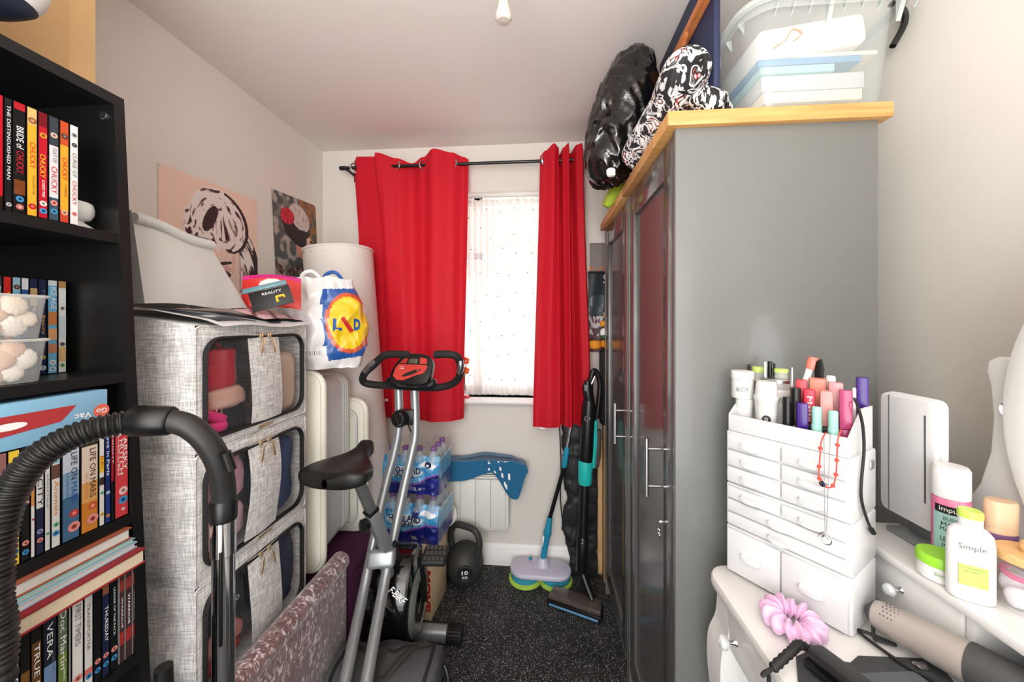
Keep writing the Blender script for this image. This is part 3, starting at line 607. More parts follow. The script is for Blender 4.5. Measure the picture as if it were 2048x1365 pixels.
for i, (a, b, ln) in enumerate(((238, 249, 'first'), (250, 264, 'middle'), (265, 281, 'last'))):
    disc_case(a, b, Z4, '%s of three film wrapped red and black disc cases ending the fourth shelf' % ln, [(0, 1, (70, 48, 48)), (.2, .34, (170, 50, 46)), (.78, .9, (150, 60, 50))], [('WARRIOR', .38, .72, 'ink_white', .5, .35)], group=g4, h=.185, case='case_clear')
# books laid flat on top of the cases
zt = Z4 + .1925; BKX = XF[Z4]
def book(name, label, x1, ya, yb, z0, th_, cover, pages, dep=.2, soft=False, lett=None):
    t_ = thing(name, label, 'book', (x1 - dep / 2, (ya + yb) / 2, z0), 'books lying flat on the fourth shelf')
    c = min(.003, th_ * .2) if not soft else .0008
    part('pages', MB().b2((x1 - dep + .004, ya + .003, z0 + c), (x1 - (.003 if not soft else .0006), yb - (.003 if not soft else .0006), z0 + th_ - c), 0), pages, t_)
    part('front_cover', MB().b2((x1 - dep, ya, z0 + th_ - c), (x1, yb, z0 + th_), .0004), cover, t_)
    part('back_cover', MB().b2((x1 - dep, ya, z0), (x1, yb, z0 + c), .0004), cover, t_)
    part('spine', MB().b2((x1 - dep - .001, ya, z0), (x1 - dep + c + .001, yb, z0 + th_), .0004), cover, t_)
    return t_
M('pages_cream', (226, 208, 180), .9, var=.1, scale=300); M('pages_white', (222, 218, 210), .9, var=.12, scale=300)
M('cover_red', (150, 32, 42), .5); M('cover_aqua', (140, 196, 196), .4, var=.25, scale=12); M('cover_rust', (166, 92, 66), .5, var=.25, scale=25); M('cover_sky', (180, 208, 226), .4, var=.2, scale=9); M('cover_yellow', (230, 202, 50), .4, var=.2, scale=9)
book('hardback_book', 'dark red hardback book with cream pages jutting from the fourth shelf', BKX + .026, .33, .693, zt, .030, 'cover_red', 'pages_cream', .24)
book('slim_annual', 'slim sky blue annual lying on the red hardback', BKX + .008, .34, .692, zt + .0305, .012, 'cover_sky', 'pages_white', .22)
book('slim_annual', 'slim aqua and yellow annual in the middle of the flat book pile', BKX + .006, .34, .690, zt + .043, .008, 'cover_aqua', 'pages_white', .22)
book('thick_book', 'thick white paged book with a rust patterned cover topping the flat pile', BKX + .002, .34, .686, zt + .0515, .024, 'cover_rust', 'pages_white', .22)
# on top of the bookcase
cb = thing('tall_carton', 'tall plain brown cardboard carton standing on the bookcase top', 'box', (-1.08, .55, 1.822))
part('carton', MB().b2((-1.17, .30, 1.8225), (-1.0, .74, ZC - .02), .002), M('carton_light', (214, 176, 124), .7, var=.06, scale=10), cb)
part('tape', MB().b2((-.9997, .50, 1.824), (-.9992, .545, ZC - .03)), M('parcel_tape', (222, 188, 140), .25), cb)
part('edge_strip', MB().b2((-.9999, .695, 1.823), (-.9994, .74, ZC - .022)), 'carton_light', cb)
q = at(-10, 5, d=.56)
sb = thing('sports_bag', 'navy and white bag corner at the upper left edge above the bookcase', 'bag', (q.x, q.y - .08, 1.822))
bgm = MB(Matrix.Translation((q.x - .02, q.y - .06, 1.822 + .11)))
def bag_f(u, v):
    a = u * 2 * math.pi; b_ = (v - .5) * math.pi
    return (.07 * math.cos(b_) ** .4 * math.copysign(abs(math.cos(a)) ** .6, math.cos(a)), .12 * math.cos(b_) ** .4 * math.copysign(abs(math.sin(a)) ** .6, math.sin(a)), .11 * math.copysign(abs(math.sin(b_)) ** .6, math.sin(b_)))
bgm.grid(bag_f, 40, 24, lambda u, v: (26, 40, 62) if v < .27 or v > .86 else (236, 236, 230), True)
part('shell', bgm, 'printed', sb)
# ================================================================ soft storage cubes along the left wall
def blob(c, sz, e=.6, amp=.0, freq=20., seed=0., nu=28, nv=18, rot=None, e2=None):
    e2 = e2 or e
    mb = MB()
    def sg(x, p): return math.copysign(abs(x) ** p, x)
    rm = rot if rot is not None else Matrix.Identity(3)
    def fn(u, v):
        a = u * 2 * math.pi; b = (v - .5) * math.pi
        p = Vector((sz[0] / 2 * sg(math.cos(b), e2) * sg(math.cos(a), e), sz[1] / 2 * sg(math.cos(b), e2) * sg(math.sin(a), e), sz[2] / 2 * sg(math.sin(b), e2)))
        if amp: p += noise.noise_vector(p * freq + Vector((seed, seed * 2, seed * 3))) * amp
        return rm @ p + Vector(c)
    mb.grid(fn, nu, nv, wrapu=True); return mb
FX, CY0, CY1, CXB = -.842, .822, 1.235, -1.232
def ring_face(outer, inner, mk):
    k = len(inner); mb = MB()
    cx = sum(p[0] for p in inner) / k; cy = sum(p[1] for p in inner) / k
    out = []
    x0, y0, x1, y1 = outer
    for a, b in inner:
        dx, dy = a - cx, b - cy; s_ = min(((x1 if dx > 0 else x0) - cx) / dx if abs(dx) > 1e-9 else 1e9, ((y1 if dy > 0 else y0) - cy) / dy if abs(dy) > 1e-9 else 1e9)
        out.append((cx + dx * s_, cy + dy * s_))
    mid = [(lerp(a[0], b[0], .5), lerp(a[1], b[1], .5)) for a, b in zip(inner, out)]
    mb.add([mk(*p, 0) for p in inner] + [mk(*p, 1) for p in mid] + [mk(*p, 0) for p in out], [[i, (i + 1) % k, k + (i + 1) % k, k + i] for i in range(k)] + [[k + i, k + (i + 1) % k, 2 * k + (i + 1) % k, 2 * k + i] for i in range(k)])
    return mb
M('zip_black', (18, 18, 19), .6, bump=.5, bscale=600); M('lining', (70, 68, 68), .9)
def cube(z0, z1, label, sag, seed, slope=0.):
    th = thing('storage_cube', label, 'storage box', ((FX + CXB) / 2, (CY0 + CY1) / 2, z0), 'grey linen storage cubes in a stack')
    z1 = z1 - .001
    def wr(p, amp): return p + noise.noise_vector(Vector((p.x * 9 + seed, p.y * 9, p.z * 13))) * amp
    def edge(t): return min(1, 8 * min(t, 1 - t))
    side = MB()
    side.grid(lambda u, v: wr(Vector((lerp(CXB, FX, u), CY0 - .012 * math.sin(math.pi * u) * math.sin(math.pi * v) * (1 + sag), lerp(z0, z1 + slope * (1 - u), v))), .012 * sag * edge(u) * edge(v)), 24, 24)
    side.grid(lambda u, v: Vector((lerp(CXB, FX, u), CY1, lerp(z0, z1 + slope * (1 - u), v))), 4, 4)
    side.grid(lambda u, v: Vector((CXB, lerp(CY0, CY1, u), lerp(z0, z1 + slope, v))), 4, 4)
    side.grid(lambda u, v: Vector((lerp(CXB, FX, u), lerp(CY0, CY1, v), z0 + .001)), 4, 4)
    side.grid(lambda u, v: Vector((lerp(CXB, FX, u), lerp(CY0, CY1, v), z1 + slope * (1 - u))), 8, 8)
    part('body', side, 'linen_side', th)
    hole = rrect(CY0 + .022, z0 + .028, CY1 - .022, z1 - .034, .045, 6)
    bul = lambda y, z: .012 * math.sin(math.pi * (y - CY0) / (CY1 - CY0)) * math.sin(math.pi * (z - z0) / (z1 - z0))
    mk = lambda y, z, k: (FX + .003 * k + bul(y, z), y, z)
    part('front', ring_face((CY0, z0, CY1, z1), hole, mk), 'linen_grey', th)
    part('zip', MB().tube([(FX + .003 + bul(*q), *q) for q in hole], .0085, 8, True, flat=.6), 'zip_black', th)
    part('piping', MB().tube([(FX + .001, *q) for q in rrect(CY0, z0 + .0035, CY1, z1 - .003, .012, 3)], .0024, 6, True), 'linen_grey', th)
    wy0, wy1, wz0, wz1 = CY0 + .022, CY1 - .022, z0 + .028, z1 - .034
    def film(u, v):
        y = lerp(wy0 + .004, wy1 - .004, u); z = lerp(wz0 + .004, wz1 - .004, v)
        w = .010 * noise.noise(Vector((y * 60 + seed, z * 14, seed))) * (.25 + .9 * v)
        return (FX - .001 + bul(y, z) + w, y, z)
    part('window', MB().grid(film, 46, 26), 'film', th, 180)
    by0, by1 = CY0 + .150, CY0 + .272
    def band(u, v):
        z = lerp(wz0 - .004, wz1 + .006, v); o_ = .014 * math.sin(3.5 * v + seed) * (1 - v)
        return (FX + .007 + .012 * math.sin(math.pi * v) + .004 * math.sin(math.pi * u), lerp(by0, by1, u) + o_, z)
    part('band', MB().grid(band, 10, 18), 'linen_grey', th, 180)
    for k in (-1, 1):
        y = CY0 + .205 + k * .016; zz = wz1 + .004
        zp = part('zip_slider', MB().box((FX + .017, y, zz), (.007, .012, .013), .002), 'gold', th)
        part('zip_pull', MB().box((FX + .0285, y + k * .006, zz - .03), (.002, .0085, .045), .002, rot=Matrix.Rotation(R(12 * k), 3, 'X')), 'gold', zp)
    part('rear_zip_pull', MB().box((FX + .006, CY0 + .22, z0 + .012), (.003, .055, .007), .002), 'gold', th)
    return th
T0, T1, T2, T3 = 1.335, 1.018, .690, .36; TB = 1.385
cube(T1, T0, 'topmost grey linen storage cube with handbags behind its clear window', .25, 1.3, .055)
cube(T2, T1, 'second grey linen storage cube down with pink fleece behind its window', .9, 4.1)
cube(T3, T2, 'third grey linen storage cube down with navy and black clothes inside', .7, 7.7)
cube(.001, T3, 'lowest grey linen storage cube standing on the floor behind the velvet headboard', .4, 9.2)
M('bag_red', (196, 30, 52), .3, var=.1, coat=.3); M('bag_beige', (206, 178, 156), .5); M('bag_pink', (206, 164, 148), .45); M('bag_orange', (232, 98, 32), .5); M('bag_magenta', (232, 30, 126), .45); M('bag_black', (26, 26, 30), .35, var=.3)
hb = thing('handbag', 'red handbag with strap inside the topmost linen cube', 'handbag', (-.90, .90, 1.175))
part('body', blob((-.902, .905, 1.205), (.09, .135, .10), .35, .004, 30), 'bag_red', hb)
part('flap', blob((-.892, .905, 1.250), (.07, .138, .045), .4, .004, 30), 'bag_red', hb)
part('strap', MB().tube(spl([(-.90, .85, 1.25), (-.895, .88, 1.275), (-.89, .93, 1.283), (-.895, .965, 1.25)]), .005, 8), 'bag_red', hb)
qb = thing('quilted_bag', 'beige quilted bag at the right of the topmost linen cube', 'handbag', (-.90, 1.15, 1.05))
part('body', blob((-.895, 1.150, 1.145), (.10, .115, .20), .45, .004, 25), 'bag_beige', qb)
for i in range(4):
    for s_ in (-1, 1):
        part('quilt_seam', MB().tube([(-.8545 - .012 * abs(t - .5) * 2, 1.105 + .09 * t, 1.075 + i * .04 + s_ * .03 * (t - .5)) for t in [k / 8 for k in range(9)]], .0012, 5), M('seam', (140, 112, 96), .7), qb)
po = thing('zip_pouch', 'dusky pink zip pouch with gold pulls in the topmost linen cube', 'pouch', (-.89, .93, 1.115))
part('body', blob((-.888, .935, 1.135), (.08, .12, .06), .5, .004, 40), 'bag_pink', po)
for k in range(2): part('gold_pull', MB().tube([Vector((-.858 + .001 * k, .893 + .012 * k + .008 * math.cos(a), 1.13 - .02 * k + .016 * math.sin(a))) for a in [i * math.pi / 6 for i in range(12)]], .0018, 5, True), 'gold', po)
solo('orange_pouch', blob((-.875, .858, 1.12), (.05, .036, .065), .5, .004, 40), 'bag_orange', 'small orange pouch at the left of the topmost linen cube', 'pouch')
mg = thing('magenta_purse', 'folded bright magenta purse in the lower corner of the topmost linen cube', 'purse', (-.88, .88, 1.05))
part('flap', blob((-.872, .885, 1.096), (.05, .095, .026), .5, rot=Matrix.Rotation(R(-24), 3, 'X')), 'bag_magenta', mg)
part('body', blob((-.872, .885, 1.063), (.05, .10, .032), .6), 'bag_magenta', mg)
solo('black_bag', blob((-.895, .965, 1.075), (.07, .10, .08), .6, .014, 35, 3), 'bag_black', 'crumpled black nylon bag beside the magenta purse', 'bag')
M('fleece', (190, 128, 150), .95, var=.25, scale=60, bump=.8, bscale=180, sheen=.4); M('fleece_pale', (208, 160, 172), .95, var=.1, scale=40, sheen=.3)
solo('fleece_blanket', blob((-.910, .925, .905), (.11, .17, .15), .5, .012, 28, 2), 'fleece', 'mauve fluffy fleece rolled in the second linen cube', 'blanket')
solo('fleece_blanket', blob((-.910, .925, .782), (.11, .17, .100), .5, .008, 18, 4), 'fleece_pale', 'pale pink folded fleece below the mauve one in the second linen cube', 'blanket')
solo('folded_shirt', blob((-.905, .90, .720), (.08, .12, .016), .5, .004, 30, 5), 'bag_red', 'strip of red folded shirt at the bottom of the second linen cube', 'clothing')
M('denim', (44, 66, 112), .85, var=.5, scale=30); M('grey_knit', (112, 112, 122), .9, var=.4, scale=40)
solo('folded_jeans', blob((-.908, 1.15, .84), (.10, .12, .24), .45, .010, 26, 6), 'denim', 'blue clothes bundle at the right of the second linen cube', 'clothing')
M('navy_cloth', (28, 36, 70), .7, var=.4, scale=25); M('black_cloth', (18, 18, 20), .5, var=.3, scale=25); M('pink_cloth', (206, 124, 120), .8, var=.15, scale=25)
solo('folded_jacket', blob((-.908, 1.15, .52), (.10, .12, .25), .45, .012, 26, 8), 'navy_cloth', 'shiny navy jacket at the right of the third linen cube', 'clothing')
tg = thing('t_shirt', 'black shirt with white letters in the third linen cube', 'clothing', (-.90, .93, .51))
part('fabric', blob((-.905, .925, .565), (.09, .16, .12), .45, .006, 20, 9), 'black_cloth', tg)
text('LOQO', frame((-.852, .94, .565), (0, 1, .2), (0, 0, 1)), .05, .016, 'ink_white', tg)
solo('folded_shirt', blob((-.90, .92, .475), (.09, .15, .06), .5, .010, 30, 10), 'pink_cloth', 'salmon pink shirt folded low in the third linen cube', 'clothing')
solo('folded_shirt', blob((-.90, .92, .425), (.08, .15, .03), .5, .006, 30, 12), M('cloth_red', (180, 40, 46), .8), 'red folded shirt at the bottom of the third linen cube', 'clothing')
# ---------------------------------------------------------------- on the topmost cube
M('felt_grey', (206, 204, 200), .8, var=.04, scale=12, bump=.15, bscale=60)
gb = thing('fabric_box', 'pale grey fabric box slumped on top of the linen cubes', 'fabric box', (-1.04, .95, TB))
def gf(u, v):
    y = lerp(.80, lerp(1.105, .995, v), u); z = TB + .002 + v * (.225 - .028 * u)
    return (-.945 - .035 * v + .012 * math.sin(math.pi * v) * math.sin(math.pi * u) - .004, y, z + .004 * math.sin(u * 7))
part('front', MB().grid(gf, 30, 20), 'felt_grey', gb, 180)
part('rim_roll', MB().tube([Vector(gf(u / 20, .90)) + Vector((.004, 0, .004)) for u in range(21)], .013, 12), 'felt_grey', gb)
part('rear', MB().grid(lambda u, v: Vector(gf(u, v)) + Vector((-.20 + .02 * v, 0, -.02 * v)), 20, 10), 'felt_grey', gb, 180)
part('side', MB().grid(lambda u, v: (lerp(-.949 - .035 * v, -1.148 - .015 * v, u), lerp(1.105, .995, v) - .015 * math.sin(math.pi * u), TB + .002 + v * .197), 12, 10), 'felt_grey', gb, 180)
part('side', MB().grid(lambda u, v: (lerp(-.949 - .035 * v, -1.148 - .015 * v, u), .80 + .01 * math.sin(math.pi * u), TB + .002 + v * .225), 12, 10), 'felt_grey', gb, 180)
part('lid', MB().grid(lambda u, v: (lerp(-.985, -1.16, u), lerp(.80, 1.015, v), TB + .205 - .03 * math.sin(math.pi * u) * math.sin(math.pi * v)), 12, 12), 'felt_grey', gb, 180)
ap = thing('art_print', 'curled white bordered print with a dark blue picture lying on the linen cubes', 'print', (-.87, 1.0, T0))
def af(u, v):
    y = lerp(.86, 1.245, u); x = lerp(-1.0, lerp(-.80, -.815, u), v)
    z = T0 + .004 + .043 * (1 - v) - .008 * sm(.75, 1, v) + .004 * math.sin(u * 8) * v - .012 * u * (1 - v)
    return (x, y - .05 * (1 - v) * (1 - u), z)
def ac(u, v):
    if v > .90 or u < .05 or u > .96 or v < .04: return (240, 240, 240)
    k = noise.noise(Vector((u * 7, v * 4, 2.2)))
    if .16 < v < .86: return (46, 54, 66) if k < .12 else (98, 108, 118) if k < .3 else (206, 210, 212)
    return (214, 216, 218)
part('sheet', MB().grid(af, 60, 40, ac), 'printed', ap, 180)
sk = thing('sweet_packet', 'shiny red and white snack packet behind the grey fabric box', 'packet', (-.93, 1.17, T0))
def pk_c(u, v):
    d_ = (u - .5) ** 2 * 5 + (v - .62) ** 2 * 6
    return (214, 30, 130) if v > .86 else (240, 238, 236) if d_ < .28 else (226, 52, 48)
pkm = frame(at(545, 588, Y=1.18), (.82, .57, 0), (-.2, .1, 1))
def pk_f(u, v): return (( u - .5) * .17, (v - .5) * .115 + .012 * math.sin(u * 3), .018 * math.sin(math.pi * u) * math.sin(math.pi * v) ** .5)
part('front', MB(pkm).grid(pk_f, 40, 30, pk_c), 'printed_gloss', sk, 180)
part('back', MB(pkm).grid(lambda u, v: (pk_f(u, v)[0], pk_f(u, v)[1], -pk_f(u, v)[2] - .001), 20, 14, pk_c), 'printed_gloss', sk, 180)
text('lo', pkm @ Matrix.Translation((-.04, -.005, .019)), .03, .022, 'ink_navy', sk, shear=.3)
bc = thing('booklet', 'black booklet with teal edge and yellow mark leaning on the snack packet', 'booklet', (-.85, 1.14, T0))
bcm = frame(at(548, 595, Y=1.13) + Vector((.014, -.034, .006)), (.86, .42, .30), (-.25, .1, 1))
part('cover', MB(bcm).box((0, -.012, 0), (.115, .062, .004), .001), 'ink_black', bc)
part('edge', MB(bcm).box((-.008, .028, .002), (.125, .016, .010), .003), M('teal_grey', (92, 134, 142), .35), bc)
part('yellow_mark', MB(bcm).tube([(.015, -.03, .003), (.015, -.012, .003), (.036, -.012, .003), (.036, -.02, .003)], .0045, 6), 'ink_yellow', bc)
text('REALITY', bcm @ Matrix.Translation((.006, .006, .0025)), .055, .008, 'ink_white', bc)
lf = solo('leaflet', MB().grid(lambda u, v: (lerp(-.97, -.845, u), lerp(1.05, 1.235, v), T0 + .016 + .036 * (1 - u) + .004 * math.sin(v * 4)), 8, 12, lambda u, v: (236, 196, 202) if (int(u * 8) + int(v * 12)) % 5 else (90, 60, 64)), 'printed', 'pale pink printed leaflet under the black booklet', 'leaflet')
# ---------------------------------------------------------------- clear tubs standing on end, plum box, roll
M('tub_rim', (230, 226, 212), .4, var=.03); M('tub_clear', (228, 231, 228), .3, var=0, alpha=.8, spec=.6)
pb = thing('fabric_bin', 'plum fabric storage bin under the clear storage tubs', 'storage bin', (-.95, 1.56, 0))
M('plum', (72, 22, 58), .9, var=.15, scale=40)
part('body', MB().b2((-1.235, 1.335, .001), (-.735, 1.62, .388), .012), 'plum', pb)
part('seam', MB().tube([(x, y, .374) for x, y in rrect(-1.237, 1.333, -.733, 1.622, .012, 3)], .003, 6, True), 'plum', pb)
def big_tub(label, ya, yb, xa, xb, z0, z1):
    th = thing('storage_tub', label, 'storage tub', ((xa + xb) / 2, (ya + yb) / 2, z0), 'clear storage tubs on end')
    R1 = rrect(xa, z0, xb, z1, .05, 6); R2 = rrect(xa + .018, z0 + .018, xb - .018, z1 - .018, .05, 6); k = len(R1)
    # body tapers away from the lid
    part('body', MB().add([(a, ya + .03, b) for a, b in R2] + [(a, yb, b) for a, b in rrect(xa + .03, z0 + .035, xb - .03, z1 - .035, .05, 6)], [[i, (i + 1) % k, k + (i + 1) % k, k + i] for i in range(k)] + [[k + i for i in range(k)]]), 'tub_clear', th)
    part('lid', MB().prism(R1, 'Y', ya, ya + .012, bev=.004), 'tub_rim', th)
    part('lid_rim', MB().tube([(a, ya + .016, b) for a, b in rrect(xa - .004, z0 - .004, xb + .004, z1 + .004, .054, 6)], .011, 8, True), 'tub_rim', th)
    part('tub_rim', MB().tube([(a, ya + .040, b) for a, b in rrect(xa + .006, z0 + .006, xb - .006, z1 - .006, .05, 6)], .008, 8, True), 'tub_clear', th)
    for i in range(6): part('lid_rib', MB().b2((xa + .05, ya - .005, z1 - .08 - i * .05), (xb - .06, ya + .001, z1 - .055 - i * .05), .002), 'tub_rim', th)
    for i in range(3): part('base_rib', MB().tube([(a, yb - .02 - i * .018, b) for a, b in rrect(xa + .028 - i * .001, z0 + .033, xb - .028 + i * .001, z1 - .033, .05, 6)], .004, 6, True), 'tub_clear', th)
    return th
big_tub('large clear storage tub on end with a cream lid next to the linen cubes', 1.30, 1.56, -1.225, -.826, .405, 1.145)
big_tub('shorter clear storage tub on end behind the large one', 1.582, 1.622, -1.215, -.80, .405, .985)
M('paper_grey', (224, 222, 220), .8, var=.2, scale=14)
solo('paper_stack', MB().b2((-1.16, 1.37, .46), (-.90, 1.50, .98), .01), 'paper_grey', 'pale stack of papers inside the large clear tub', 'papers')
rl = thing('carpet_roll', 'thick off white roll standing in the corner by the red curtain', 'roll', (-.93, 1.80, 0))
rt, rb_ = Vector((-1.040, 1.795, at(668, 500, Y=1.76).z)), Vector((-.90, 1.795, .001)); rr = .164
ax = (rt - rb_); 
def roll_f(u, v):
    a = u * 2 * math.pi; p = rb_ + ax * v; r_ = rr * (1 + .012 * math.sin(a * 3 + v * 5))
    return p + Vector((math.cos(a) * r_, math.sin(a) * r_, 0)) + Vector((0, 0, .012 * math.cos(a) * v))
M('roll_white', (230, 224, 218), .85, var=.05, scale=20, bump=.2, bscale=120)
part('sheet', MB().grid(roll_f, 48, 24, wrapu=True), 'roll_white', rl, 180)
part('rolled_edge', MB().tube([rt + Vector((rr * .985 * math.cos(t), rr * .985 * math.sin(t), .012 * math.cos(t) - .002)) for t in [i * math.pi / 24 for i in range(48)]], .007, 8, True), 'roll_white', rl)
part('inner_layers', MB().lathe([(rr * .97, .0), (rr * .8, -.004), (rr * .78, -.03), (rr * .6, -.032), (rr * .58, -.06), (rr * .2, -.065), (0, -.2)], rt + Vector((0, 0, -.006)), 40), 'roll_white', rl)
for i in range(7):
    a = R(-150 + i * 22); part('tape_dot', MB().lathe([(0, .002), (.004, .0015), (.004, 0)], rt + Vector((rr * math.cos(a), rr * math.sin(a), -.03)) * 1, 6), 'ink_navy' if i % 2 else 'ink_grey', rl)
# ---------------------------------------------------------------- crushed velvet headboard
hd = thing('headboard', 'dusty pink crushed velvet headboard stored on edge in front of the linen cubes', 'headboard', (-.76, .9, 0))
hx = -.728; hz = .475
part('panel', MB().b2((hx - .055, .52, .001), (hx, 1.315, hz - .03), .010), 'crushed_velvet', hd)
part('piped_edge', MB().tube([(hx - .027, .52, hz - .03)] + [(hx - .027, y / 20, hz - .03) for y in range(11, 27)] + [(hx - .027, 1.318, hz - .03)], .034, 14), 'crushed_velvet', hd)
# ---------------------------------------------------------------- carrier bag
def bagtree(mb):
    return BVHTree.FromPolygons([v.copy() for v in mb.v], [list(f) for f in mb.f])
lc = at(655, 650, Y=1.40); LM = frame((lc.x, lc.y, 1.345), (.93, .36, 0), (0, 0, 1))
lb = thing('carrier_bag', 'crumpled white plastic carrier bag with a yellow and blue emblem on the clear tubs', 'carrier bag', (lc.x, lc.y, 1.16))
def lf_(u, v):
    # local x right, y up, z towards the viewer
    a = u * 2 * math.pi; t = v
    wpro = lerp(.125, .152, sm(0, .3, t)) * (1 - .30 * sm(.62, 1, t)); dpro = .10 * (1 - .5 * sm(.55, 1, t)) * (.75 + .25 * sm(0, .2, t))
    ca, sa = math.cos(a), math.sin(a); sp = lambda x: math.copysign(abs(x) ** .75, x)
    p = Vector((wpro * sp(ca) - .018 * t, -.185 + .355 * t, dpro * sp(sa)))
    p += noise.noise_vector(Vector((p.x * 16, p.y * 13, p.z * 16))) * .016 + noise.noise_vector(Vector((p.x * 45, p.y * 30, p.z * 45))) * .005
    p.y = max(p.y, -.183)
    return p
def lcol(u, v):
    p = Vector(lf_(u, v))
    if p.z < 0: return (238, 236, 236)
    x, y = p.x - .088, p.y - (-.005)
    # tilted blue square with a yellow disc ringed in red
    xr, yr = x * .99 + y * .1, y * .99 - x * .1
    r_ = math.hypot(xr / .078, yr / .118)
    if r_ < .86: return (246, 206, 30)
    if r_ < 1.0: return (226, 96, 56)
    if abs(xr) < .088 and abs(yr) < .136: return (40, 92, 170)
    if -.140 < p.x < -.100 and .05 < p.y < .13: return (76, 100, 176) if p.x > -.125 else (244, 200, 50)
    return (240, 238, 238)
lm = MB(LM).grid(lf_, 150, 90, lcol, True)
part('sack', lm, 'printed_gloss', lb, 180)
tr = bagtree(lm); n_ = LM.to_3x3() @ Vector((0, 0, 1))
text('L', LM @ Matrix.Translation((.052, -.012, .05)), .030, .046, 'ink_blue', lb, drape=tr, bold=.05, off=.0045)
text('D', LM @ Matrix.Translation((.118, -.012, .05)), .022, .046, 'ink_blue', lb, drape=tr, bold=.05, off=.0045)
text('i', LM @ Matrix.Translation((.085, -.012, .05)) @ Matrix.Rotation(.5, 4, 'Z'), .016, .064, 'ink_red', lb, drape=tr, bold=.05, off=.0045)
for k in range(9): text('|', LM @ Matrix.Translation((-.06 + k * .007, -.118, .05)), .0022 if k % 2 else .0012, .016, 'ink_black', lb, name='barcode_bar', drape=tr)
for s_ in (-.06, .02):
    part('handle', MB(LM).tube(spl([(s_ - .03, .145, .02), (s_ - .022, .182, .03), (s_ + .01, .195, .035), (s_ + .035, .172, .03), (s_ + .04, .14, .02)]), .007, 8, flat=.4), 'white_plastic' if s_ < 0 else 'ink_blue', lb)
# ---------------------------------------------------------------- posters on the left wall
def quad_poster(name, label, c, colfn, nu, nv, th=.0006):
    """c: corners TL, TR, BR, BL in (y, z) on the left wall"""
    xw = XL + .0025
    def fn(u, v):
        y = lerp(lerp(c[0][0], c[1][0], u), lerp(c[3][0], c[2][0], u), v); z = lerp(lerp(c[0][1], c[1][1], u), lerp(c[3][1], c[2][1], u), v)
        return (xw + .0015 * math.sin(u * 3) * math.sin(v * 4), y, z)
    t_ = thing(name, label, 'poster', (xw, (c[0][0] + c[2][0]) / 2, c[2][1]))
    part('sheet', MB().grid(fn, nu, nv, colfn), 'printed', t_, 180)
    for cc in (c[0], c[1]): part('tack', MB().lathe([(.004, 0), (.004, .002), (0, .003)], (xw + .001, cc[0] + (.006 if cc is c[0] else -.006), cc[1] - .006), 8, 'X'), 'off_white', t_)
    return t_
def el(u, v, cu, cv, ru, rv, rot=0.):
    x, y = u - cu, v - cv; c_, s_ = math.cos(rot), math.sin(rot); return ((x * c_ + y * s_) / ru) ** 2 + ((y * c_ - x * s_) / rv) ** 2
def p1c(u, v):
    bgc, dk, wt, sk_, md = (244, 214, 196), (52, 34, 36), (240, 232, 228), (240, 214, 200), (168, 140, 132)
    w = noise.noise(Vector((u * 6, v * 6, 1.0))); f = noise.noise(Vector((u * 30, v * 30, 5.0)))
    if el(u, v, .655, .74, .135, .33) < 1 and v > .46 + .10 * math.sin((u - .5) * 9):   # face
        if el(u, v, .60, .735, .075, .018, .25) < 1 or el(u, v, .625, .76, .035, .022, .4) < 1: return dk
        if el(u, v, .60, .655, .085, .014, -.2) < 1: return dk
        if el(u, v, .605, .70, .07, .03, .1) < 1: return (226, 188, 178)
        if el(u, v, .70, .62, .02, .12, .1) < 1: return (236, 196, 176)
        if u > .765 + .01 * f: return (196, 168, 158)
        return sk_
    def strand(cu, cv, ka, kr, lo, hi, sx=1.0):
        an = math.atan2(v - cv, (u - cu) * sx); r_ = math.hypot((u - cu) * sx, v - cv)
        q_ = noise.noise(Vector((an * ka, r_ * kr, 2.0))) + .35 * noise.noise(Vector((an * ka * 2, r_ * kr * 2.3, 6.0)))
        return dk if q_ > hi else md if q_ > lo else wt
    if el(u, v, .45, .30, .055, .13, .5) < 1: return dk                                # deep hollow under the quiff
    if el(u, v, .60, .33, .15, .12, .3) < 1 and v > .20: return strand(.55, .05, 9, 4, .12, .3)
    if el(u, v, .57, .30, .32, .26, .35) < 1:
        if el(u, v, .545, .305, .305, .25, .35) > 1 and u > .6: return dk
        return strand(.56, .34, 2.2, 26, .28, .46)
    if el(u, v, .87, .68, .16, .36, -.22) < 1:
        if u > .945 - .02 * w: return dk
        return strand(.55, .80, 2.5, 42, -.02, .16)
    if el(u, v, .27, .38, .07, .15) < 1: return strand(.40, .40, 3, 30, .05, .2)
    return bgc
def p2c(u, v):
    n1 = noise.noise(Vector((u * 9, v * 12, 4))); n2 = noise.noise(Vector((u * 22, v * 26, 7)))
    if el(u, v, .30, .22, .15, .085) < 1:
        return (214, 44, 62) if n2 < .12 else (170, 24, 44)
    if el(u, v, .58, .20, .24, .13, .25) < 1 and v < .33: return (214, 202, 196) if n2 < .25 else (176, 160, 156)
    if el(u, v, .46, .36, .28, .13, .3) < 1 or el(u, v, .70, .34, .12, .06) < 1: return (38, 26, 26)
    if el(u, v, .66, .48, .20, .17, .1) < 1:
        if el(u, v, .64, .42, .09, .018) < 1 or el(u, v, .85, .43, .05, .018) < 1: return (46, 30, 30)
        return (222, 150, 118) if u < .60 else (236, 200, 180)
    if u > .58 and v < .45: return (150, 96, 52) if n1 < .1 else (90, 84, 74)
    if v > .72: return (168, 150, 138) if n1 > .05 else (92, 40, 40) if n2 > .1 else (104, 102, 92)
    return (84, 90, 92) if n1 < 0 else (176, 166, 160) if n1 > .22 else (120, 124, 112)
q1 = [at(315, 325, X=XL), at(512, 402, X=XL)]
